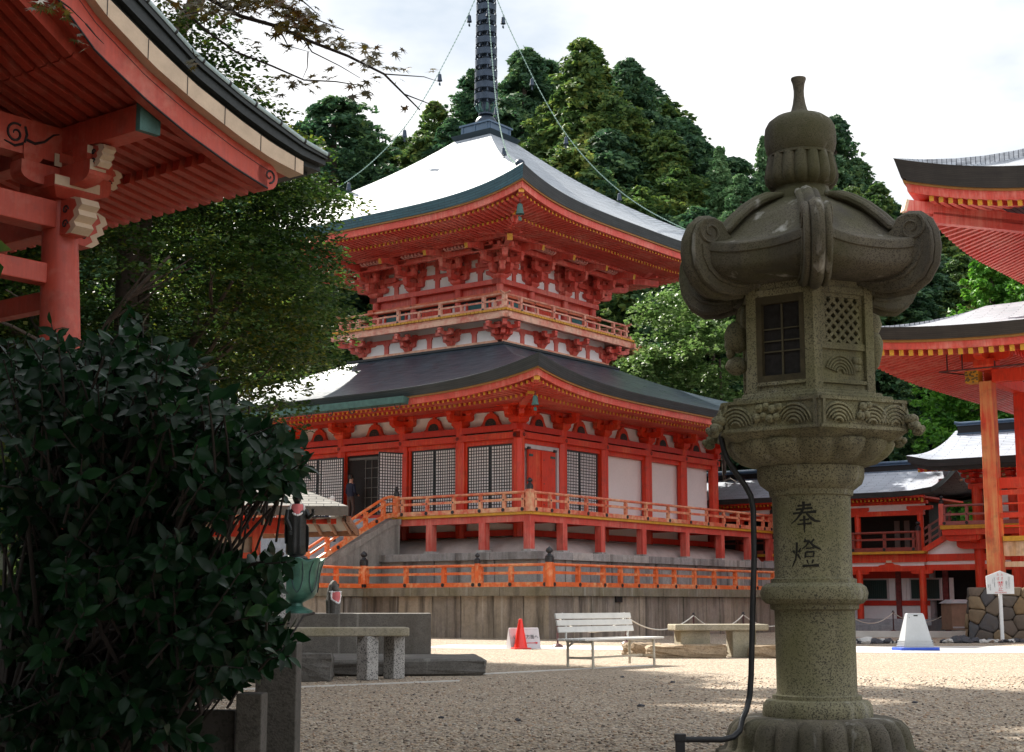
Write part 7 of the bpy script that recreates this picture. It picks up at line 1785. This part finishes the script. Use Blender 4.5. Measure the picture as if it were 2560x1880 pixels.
ORDER = ['tallest', 'second tallest', 'third tallest', 'fourth tallest', 'fifth tallest', 'sixth tallest', 'seventh tallest', 'eighth tallest', 'ninth tallest', 'tenth tallest', 'eleventh tallest', 'twelfth tallest', 'thirteenth tallest', 'fourteenth tallest', 'fifteenth tallest', 'sixteenth tallest']
groups_ = {}
for c in CED: groups_.setdefault((c[3], where(c[0], c[1], c[3])), []).append(c)
for (kd, wh), L in groups_.items():
    L.sort(key=lambda c: c[1])
    for n_, (px, py, Y, k, v, wf) in enumerate(L):
        x, y, z = px_world(px, py, Y); gz = HZ(x, y); h = z-gz
        lab = f'{KIND[k]} {wh}' if len(L) == 1 else f'{ORDER[n_]} {KIND[k]} {wh}'
        t = thing('cedar_tree' if k in 'ab' else 'conifer_tree', lab, 'tree', (x, y, gz), (px*7 % 360)*PI/180, 'conifers on the hillside')
        ws = (1.45 if k in 'ab' else 1.15)*wf*(h/20)**.8; t.scale = (ws, ws, h/20)
        obj_of('crown', PRO[k][v], t); obj_of('trunk', TRK, t)

def broad_mesh(name, R_, H_, seed, mat, nspray, nl, leaf, flat=.35, shell=.5):
    g = np.random.default_rng(seed); P = unit(g.normal(size=(nspray, 3)))*(shell+(1-shell)*g.random((nspray, 1))**.5); P[:, 2] = np.abs(P[:, 2])*np.sign(g.random(nspray)-.32)
    C = P*np.array([R_, R_, H_]); rs = R_*.30*g.uniform(.6, 1.2, nspray)
    q = g.normal(size=(nspray, nl, 3)); q = unit(q)*(g.random((nspray, nl, 1))**.5); off = q*rs[:, None, None]*np.array([1, 1, flat])
    off[..., 2] -= .25*np.sum(off[..., :2]**2, -1)/(rs[:, None]+1e-6)
    pos = (C[:, None]+off).reshape(-1, 3); n = len(pos); nrm = unit(np.array([0, 0, 1.0])+g.normal(size=(n, 3))*.55); up = unit(g.normal(size=(n, 3))*np.array([1, 1, .3]))
    return np_mesh(name, leaf_quads(pos, nrm, up, leaf*g.uniform(.7, 1.3, n), leaf*.8*g.uniform(.7, 1.3, n), .1), 4, mat), C
for px, py, Y, rw, rh, m, lab, sd_ in ((1700, 860, 66, 2.5, 2.6, LEAF_SHRUB, 'pale leafy tree right of the lower pagoda roof', 1), (1800, 920, 63, 2.0, 2.2, LEAF_SHRUB, 'pale leafy bush beside the lantern fire box', 2), (1640, 960, 64, 1.9, 1.6, LEAF_SHRUB, 'low leafy bush above the right end of the lower roof', 3), (1555, 905, 66, 1.2, .9, LEAF_RUSSET, 'russet leafed shrub at the upper edge of the lower roof', 4), (1780, 760, 68, 2.3, 2.3, LEAF_SHRUB, 'green broadleaf tree left of the lantern fire box', 5), (2380, 1010, 72, 1.2, 1.0, LEAF_BRIGHT, 'small bright green shrub in the dark wood beneath the hall eave', 6), (2220, 1000, 74, 1.6, 2.0, LEAF_CEDAR2, 'dark shrub in the wood right of the lantern gallery', 7)):
    x, y, z = px_world(px, py, Y); gz = HZ(x, y); me, _ = broad_mesh('crown', rw, rh, 40+sd_, m, 90, 60, .20); t = thing('broadleaf_tree', lab, 'tree', (x, y, gz)); o = obj_of('crown', me, t); o.location = (0, 0, z-gz)
    tm = trunk_mesh('trunk', max(1.5, z-gz+rh*.4), .14, BARK, 8, sd_, 1.2); obj_of('trunk', tm, t)

# ---- the maple behind the bell tower
MX, MY = -6.9, 29.0
MAP = thing('maple_tree', 'spreading maple with dense dark green foliage turning yellow, behind the bell tower', 'tree', (MX, MY, 0))
g = np.random.default_rng(21); sprays = []
for i in range(640):
    p = unit(g.normal(size=3))*(.45+.55*g.random()**.5); p = p*np.array([4.1, 3.6, 3.9])+np.array([-.3, 0, 7.6])
    if p[2] < 3.6: continue
    sprays.append((p, g.uniform(.55, 1.15)))
for px, py, rr in ((700, 945, .7), (770, 905, .75), (640, 985, .7), (820, 890, .6), (690, 1010, .6), (760, 960, .5), (590, 1040, .7), (850, 905, .4), (800, 560, .8), (840, 610, .6), (760, 720, .9), (810, 800, .6), (700, 830, .9), (620, 330, .8), (700, 330, .6), (560, 230, .9), (740, 420, .6), (480, 130, 1.0), (430, 80, .9), (400, 30, .9), (500, 60, .9), (540, 120, .9), (470, 190, .9), (600, 200, .8), (560, 300, .9), (650, 270, .8), (680, 370, .8), (600, 400, .9), (520, 40, .7), (450, -20, .8), (420, 60, .9), (460, 110, 1.0), (500, 170, 1.0), (540, 210, 1.0), (580, 260, 1.0), (440, 150, 1.0), (520, 250, 1.0), (610, 290, 1.0), (480, 60, .9), (400, 100, 1.0), (640, 330, .9), (550, 170, .7), (590, 220, .7), (620, 150, .4), (770, 500, .8), (720, 780, .8), (660, 900, .8), (680, 1085, .45), (640, 1120, .5), (730, 640, .9), (795, 655, .7), (520, 300, .9)):
    x, y, z = px_world(px, py, MY+g.uniform(-2.5, -.8)); sprays.append((np.array([x-MX, y-MY, z]), rr))
pos = []; nr = []; upv = []
sprays = [(p, rr) for i_, (p, rr) in enumerate(sprays) if p[0]+MX+.55*rr < -3.25 and not (p[0]+MX > -5.7 and 4.6 < p[2] < 5.9 and i_ % 4)]
for p, rr in sprays:
    k = int(210*rr); a = g.uniform(0, 2*PI, k); q = rr*np.sqrt(g.random(k)); off = np.stack([q*np.cos(a), q*np.sin(a), g.normal(size=k)*.05-.22*q*q/rr], 1)
    tilt = np.array([p[0]*.05, p[1]*.05, 0]); pos.append(p+off-off*0); nr.append(unit(np.array([0, 0, 1.0])+tilt+g.normal(size=(k, 3))*.38)); upv.append(unit(off*np.array([1, 1, .2])+g.normal(size=(k, 3))*.3))
pos, nr, upv = np.concatenate(pos), np.concatenate(nr), np.concatenate(upv); n = len(pos)
obj_of('crown', np_mesh('crown', leaf_quads(pos, nr, upv, .10*g.uniform(.7, 1.3, n), .085*g.uniform(.7, 1.3, n), .1), 4, LEAF_MAPLE), MAP)
mb = MB(); mb.tube([(.2, .2, -.2), (.1, .1, 1.5), (.0, 0, 2.8)], [.34, .27, .24], 12)
rr_ = random.Random(4)
def limb(p, d, l, r, depth):
    p = Vector(p); pts = [p]; d = Vector(d).normalized()
    for k in range(4): d = (d+Vector((rr_.uniform(-.25, .25), rr_.uniform(-.25, .25), rr_.uniform(-.12, .12)))).normalized(); p = p+d*l/4; pts.append(p)
    if pts[-1].x+MX > -4.6: return
    mb.tube(pts, [r, r*.86, r*.72, r*.6, r*.45], 6)
    if depth:
        for k in range(4):
            q = pts[rr_.choice((1, 2, 3, 4))]; a = rr_.uniform(-.9, .9); dd = Vector((d.x*math.cos(a)-d.y*math.sin(a), d.x*math.sin(a)+d.y*math.cos(a), d.z*.6+rr_.uniform(-.05, .25))); limb(q, dd, l*.62, r*.5, depth-1)
for k in range(9): a = 2*PI*k/9+.3; limb((0, 0, 2.2+.35*k*.6), (math.cos(a), math.sin(a), .75+.16*(k % 3)), 3.5, .12, 2)
mb.build('trunk', BARK, MAP, smooth=60)

# ---- turning maple branch hanging into the top of the view
BR = thing('maple_branch', 'thin overhanging maple branch with small brown and green star-shaped leaves at top', 'branch', (-1.6, 6.2, 3.6))
tw_ = MB(); lv = []; g = random.Random(12)
def bp(px, py, Y=6.0): x, y, z = px_world(px, py, Y); return Vector((x+1.6, y-6.2, z-3.6))
LINES = [([(380, -60), (520, -5), (600, 40), (690, 65), (780, 105), (870, 140), (960, 185), (1010, 235), (1050, 275)], 6.0, .011), ([(330, -60), (420, 0), (470, 35), (520, 80), (590, 130), (680, 165), (760, 200), (840, 204), (890, 212)], 6.3, .008), ([(690, 62), (740, 70), (780, 130), (850, 165), (900, 195)], 6.0, .005), ([(700, 75), (720, 115), (775, 130)], 6.05, .004), ([(960, 185), (1060, 192), (1100, 205)], 6.0, .003), ([(1010, 235), (1080, 262), (1130, 280)], 6.0, .003), ([(770, 130), (768, 170), (755, 200)], 6.0, .003), ([(100, -40), (140, -5), (175, 20), (215, 60)], 5.6, .006), ([(215, 60), (240, 90), (260, 110)], 5.6, .004), ([(560, -50), (640, -10), (720, 20), (780, 45), (860, 75)], 6.1, .007), ([(600, -60), (690, -25), (760, 5), (800, 40)], 6.2, .006), ([(470, 35), (495, 30), (520, 20)], 6.3, .004), ([(480, 120), (490, 150)], 6.2, .003)]
pathpts = []
for pts, Y, r in LINES:
    P = [bp(a, b, Y+g.uniform(-.05, .05)) for a, b in pts]; tw_.tube(P, [r*(1-.75*k/(len(P)-1)) for k in range(len(P))], 6)
tw_.build('stem', TWIG, BR, smooth=60)
CL = [(560, 15, 55, 26, 46), (640, 12, 60, 28, 70), (700, 28, 45, 28, 60), (750, 40, 40, 30, 66), (740, 70, 40, 22, 44), (790, 68, 40, 16, 40), (610, 5, 70, 20, 40), (690, 5, 60, 16, 30), (480, 10, 30, 20, 14), (600, 48, 14, 10, 3), (640, 110, 22, 14, 5), (690, 70, 14, 10, 4), (720, 118, 22, 14, 8), (760, 85, 30, 18, 12), (800, 100, 34, 14, 12), (850, 110, 30, 12, 12), (880, 120, 30, 16, 12), (930, 130, 26, 22, 14), (940, 165, 30, 20, 12), (985, 145, 16, 14, 4), (960, 175, 26, 16, 7), (1020, 168, 18, 8, 3), (890, 162, 18, 10, 3), (920, 210, 30, 16, 8), (925, 235, 24, 10, 5), (985, 200, 14, 10, 2), (880, 232, 12, 10, 2), (740, 205, 28, 10, 7), (710, 192, 20, 8, 5), (825, 195, 12, 8, 2), (790, 195, 16, 8, 3), (650, 218, 12, 8, 2), (700, 238, 16, 8, 3), (780, 230, 12, 8, 2), (795, 215, 10, 6, 1), (1085, 178, 14, 12, 2), (1005, 270, 14, 8, 2), (560, 55, 18, 10, 3), (530, 30, 30, 14, 10), (480, 150, 12, 24, 7), (470, 40, 22, 22, 7), (420, 10, 26, 14, 8), (505, 15, 20, 12, 6), (130, 10, 40, 20, 14), (165, 45, 16, 18, 7), (85, 15, 20, 14, 5), (195, 95, 10, 14, 3), (215, 115, 8, 8, 2), (820, 165, 10, 8, 2), (660, 85, 8, 6, 1), (615, 90, 8, 6, 1)]
lv = []
def star_leaf(c, n, d, s):
    """seven pointed maple leaf as one polygon"""
    n = Vector(n).normalized(); d = Vector(d); d = (d-n*d.dot(n)).normalized(); t = n.cross(d); out = []
    A = [0, 18, 38, 58, 80, 100, 125, 150, 180, 210, 235, 260, 280, 302, 322, 342]; Rr = [1, .36, .92, .32, .78, .28, .50, .2, .12, .2, .50, .28, .78, .32, .92, .36]
    for a, r in zip(A, Rr): out.append(Vector(c)+(d*math.cos(R(a))+t*math.sin(R(a)))*r*s+n*(-.18*s*r*r))
    return out
V = []
for px, py, sx, sy, k in CL:
    for q in range(k):
        Y = 6.05+g.gauss(0, .12) if px > 300 else 5.6+g.gauss(0, .1); c = bp(px+g.gauss(0, sx*.55), py+g.gauss(0, sy*.55), Y)
        V += star_leaf(c, (g.gauss(0, .5), g.gauss(-.45, .5), 1), (g.gauss(0, 1), g.gauss(0, 1), g.gauss(-.3, .4)), g.uniform(.028, .048))
obj_of('leaves', np_mesh('leaves', np.array([tuple(v) for v in V]), 16, LEAF_BRANCH), BR)

# ---- glossy evergreen bush, left foreground
BU = thing('evergreen_bush', 'large dark evergreen bush with broad glossy leaves filling the lower left', 'bush', (-1.65, 6.6, 0))
g = np.random.default_rng(33); rr2 = random.Random(8)
ELL = [(90, 1010, 130, 140, 70), (250, 960, 150, 130, 80), (400, 960, 130, 120, 80), (330, 1090, 220, 150, 130), (500, 1090, 120, 110, 70), (600, 1120, 110, 75, 55), (660, 1110, 80, 60, 40), (735, 1145, 42, 48, 15), (700, 1105, 50, 40, 16), (140, 830, 20, 50, 6), (60, 880, 60, 40, 12), (340, 830, 40, 40, 9), (270, 880, 60, 40, 14), (440, 900, 60, 40, 12), (560, 1000, 40, 30, 8), (690, 1420, 40, 40, 10), (690, 1570, 40, 40, 8), (540, 1215, 70, 40, 20), (180, 1270, 220, 190, 150), (400, 1250, 150, 110, 60), (430, 1450, 200, 130, 120), (540, 1450, 110, 90, 60), (630, 1480, 60, 60, 30), (560, 1570, 120, 90, 60), (650, 1600, 70, 60, 26), (700, 1640, 30, 22, 7), (250, 1560, 260, 200, 170), (470, 1680, 130, 80, 50), (560, 1700, 60, 50, 16), (150, 1780, 200, 130, 90), (380, 1800, 110, 70, 30), (490, 1850, 40, 40, 8)]
LV = []; LN_ = []; stems = MB()
prof = [(0, 0), (.16, .16), (.38, .30), (.62, .28), (.84, .14), (1.0, 0)]
base_pts = [Vector((-.35, .0, .4)), Vector((-.1, .1, .4)), Vector((.15, -.05, .4)), Vector((-.6, .1, .4))]
def bush_leaf(c, d, n, L):
    d = d.normalized(); n = (n-d*n.dot(d)).normalized(); t = d.cross(n); w = L*.80; droop = rr2.uniform(.05, .28); out = []
    def P(x, s): return c+d*x*L+t*s*w+n*(-droop*x*x*L+abs(s)*w*.22)
    for (x0, s0), (x1, s1) in zip(prof, prof[1:]):
        out.append([P(x0, 0), P(x0, s0), P(x1, s1), P(x1, 0)]); out.append([P(x0, -s0), P(x0, 0), P(x1, 0), P(x1, -s1)])
    return out
faces = []
for px, py, rx, ry, k in ELL:
    for q in range(k):
        a = rr2.uniform(0, 2*PI); e = math.sqrt(rr2.random()); Y = rr2.gauss(6.55, .42); Y = min(7.4, max(5.7, Y))
        x, y, z = px_world(px+rx*e*math.cos(a), py+ry*e*math.sin(a), Y); tip = Vector((x+1.65, y-6.6, z))
        if z < .12: continue
        out = Vector((tip.x+.25, tip.y, (tip.z-1.1)*.7)); out = out.normalized() if out.length > .1 else Vector((0, 0, 1)); ax = (out+Vector((rr2.gauss(0, .35), rr2.gauss(-.2, .35), rr2.gauss(.35, .3)))).normalized()
        b0 = tip-ax*rr2.uniform(.16, .3)
        stems.tube([b0-ax*.12+Vector((0, 0, -.06)), b0, tip], [.006, .005, .003], 5)
        nl = rr2.randint(6, 10)
        for i in range(nl):
            f = i/nl; ph = i*2.4+rr2.uniform(-.3, .3); o1 = ax.orthogonal().normalized(); o2 = ax.cross(o1); side = o1*math.cos(ph)+o2*math.sin(ph)
            d = (ax*(.15+.7*f)+side*(1-.3*f)+Vector((0, 0, rr2.gauss(-.22, .25)))).normalized(); n = (ax*.5+Vector((rr2.gauss(0, .5), rr2.gauss(-.45, .5), rr2.gauss(.3, .4)))).normalized()
            faces += bush_leaf(b0+(tip-b0)*(.35+.65*f), d, n, rr2.uniform(.06, .105))
        if q % 7 == 0:
            bb = rr2.choice(base_pts); mid = (bb+tip)*.5+Vector((rr2.uniform(-.1, .1), rr2.uniform(-.1, .1), rr2.uniform(-.1, .15))); stems.tube([bb, mid, b0-ax*.1], [.014, .010, .006], 6)
for bb in base_pts: stems.tube([bb-Vector((0, 0, .5)), bb, bb+Vector((.05, 0, .5))], [.03, .025, .02], 8)
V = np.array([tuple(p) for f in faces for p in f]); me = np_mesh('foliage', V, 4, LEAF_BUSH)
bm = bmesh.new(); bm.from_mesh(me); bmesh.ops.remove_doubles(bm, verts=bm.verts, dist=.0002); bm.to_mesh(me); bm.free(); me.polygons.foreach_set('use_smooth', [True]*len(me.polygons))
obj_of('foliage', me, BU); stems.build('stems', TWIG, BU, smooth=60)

# ---- trees standing outside the frame that darken the foreground
for x, y, zc, rw, rh, lab, sd_ in ((-13.5, 11.5, 10.5, 5.0, 4.6, 'tall leafy tree left of the bell tower that shades the gravel', 1), (-8.5, 1.0, 9.0, 5.0, 4.0, 'leafy tree added at the left behind the viewpoint, dims the foreground', 2), (4.5, -3.0, 8.5, 6.0, 4.0, 'leafy tree added behind the viewpoint at the right, dims the foreground', 3), (-3.0, -7.0, 9.0, 6.5, 4.5, 'leafy tree added directly behind the viewpoint, dims the foreground', 4), (-17, 16.5, 14.5, 4.6, 4.2, 'tall tree beyond the bell tower at the far left', 5), (-5.6, 8.2, 3.0, 2.1, 2.6, 'dense evergreen shrub added left of the foreground bush to block light', 10), (-8.3, 11.8, 3.2, 2.3, 2.8, 'dense evergreen shrub added in front of the bell tower to block light', 11), (-12, -6, 6.5, 6, 6, 'big leafy tree added far behind the viewpoint at the left, dims the foreground', 6), (3, -13, 7, 7, 6.5, 'big leafy tree added far behind the viewpoint, dims the foreground', 7), (13, -6, 7, 6, 6, 'big leafy tree added far behind the viewpoint at the right, dims the foreground', 8), (-5, -14, 7, 7, 6.5, 'big leafy tree added at the back of the yard behind the viewpoint, dims the foreground', 9)):  # trees behind the viewpoint and both shrubs are added to block light
    me, _ = broad_mesh('crown', rw, rh, 70+sd_, LEAF_MAPLE, 130, 110 if sd_ > 5 else 62, .34); t = thing('broadleaf_tree', lab, 'tree', (x, y, 0)); o = obj_of('crown', me, t); o.location = (0, 0, zc); obj_of('trunk', trunk_mesh('trunk', zc+rh*.4, .35, BARK, 10, sd_, 2.5), t)

for x, y, h, k, vr, lab in ((-13.0, 22.0, 23, 'b', 0, 'tall cedar beside the bell tower outside the left edge'), (-13.8, 28.5, 27, 'b', 1, 'taller cedar behind the bell tower outside the left edge'), (-15.5, 35.5, 30, 'a', 0, 'tallest cedar at the left, far behind the bell tower'), (-10.8, 17.5, 17, 'b', 0, 'slim cedar close to the bell tower outside the left edge'), (-12.5, 32.5, 24, 'a', 1, 'cedar further back at the left beyond the bell tower')):
    t = thing('cedar_tree', lab, 'tree', (x, y, HZ(x, y)), x*3.7); s_ = 1.0 if h > 20 else .75; t.scale = (s_, s_, h/20); obj_of('crown', PRO[k][vr], t); obj_of('trunk', TRK, t)
for x, y, zc, rw, rh, lab, sd_ in ((-7.5, 29.5, 20.2, 5.2, 5.6, 'very tall tree rising behind the maple, its crown above the top edge', 12), (-3.0, 30.5, 21.5, 4.2, 5.0, 'second very tall tree behind the maple, its crown above the top edge', 13)):
    me, _ = broad_mesh('crown', rw, rh, 90+sd_, LEAF_MAPLE, 150, 90, .34); t = thing('broadleaf_tree', lab, 'tree', (-7.8, y, 0)); o = obj_of('crown', me, t); o.location = (x+7.8, 0, zc)
    mb = MB(); mb.tube([(0, .2*(sd_-12), -.3), (0, 0, 6), (.0, 0, 12), ((x+7.8)*.5, 0, 16.5), (x+7.8, 0, zc+1)], [.3, .24, .2, .14, .06], 8); mb.build('trunk', BARK, t, smooth=60)
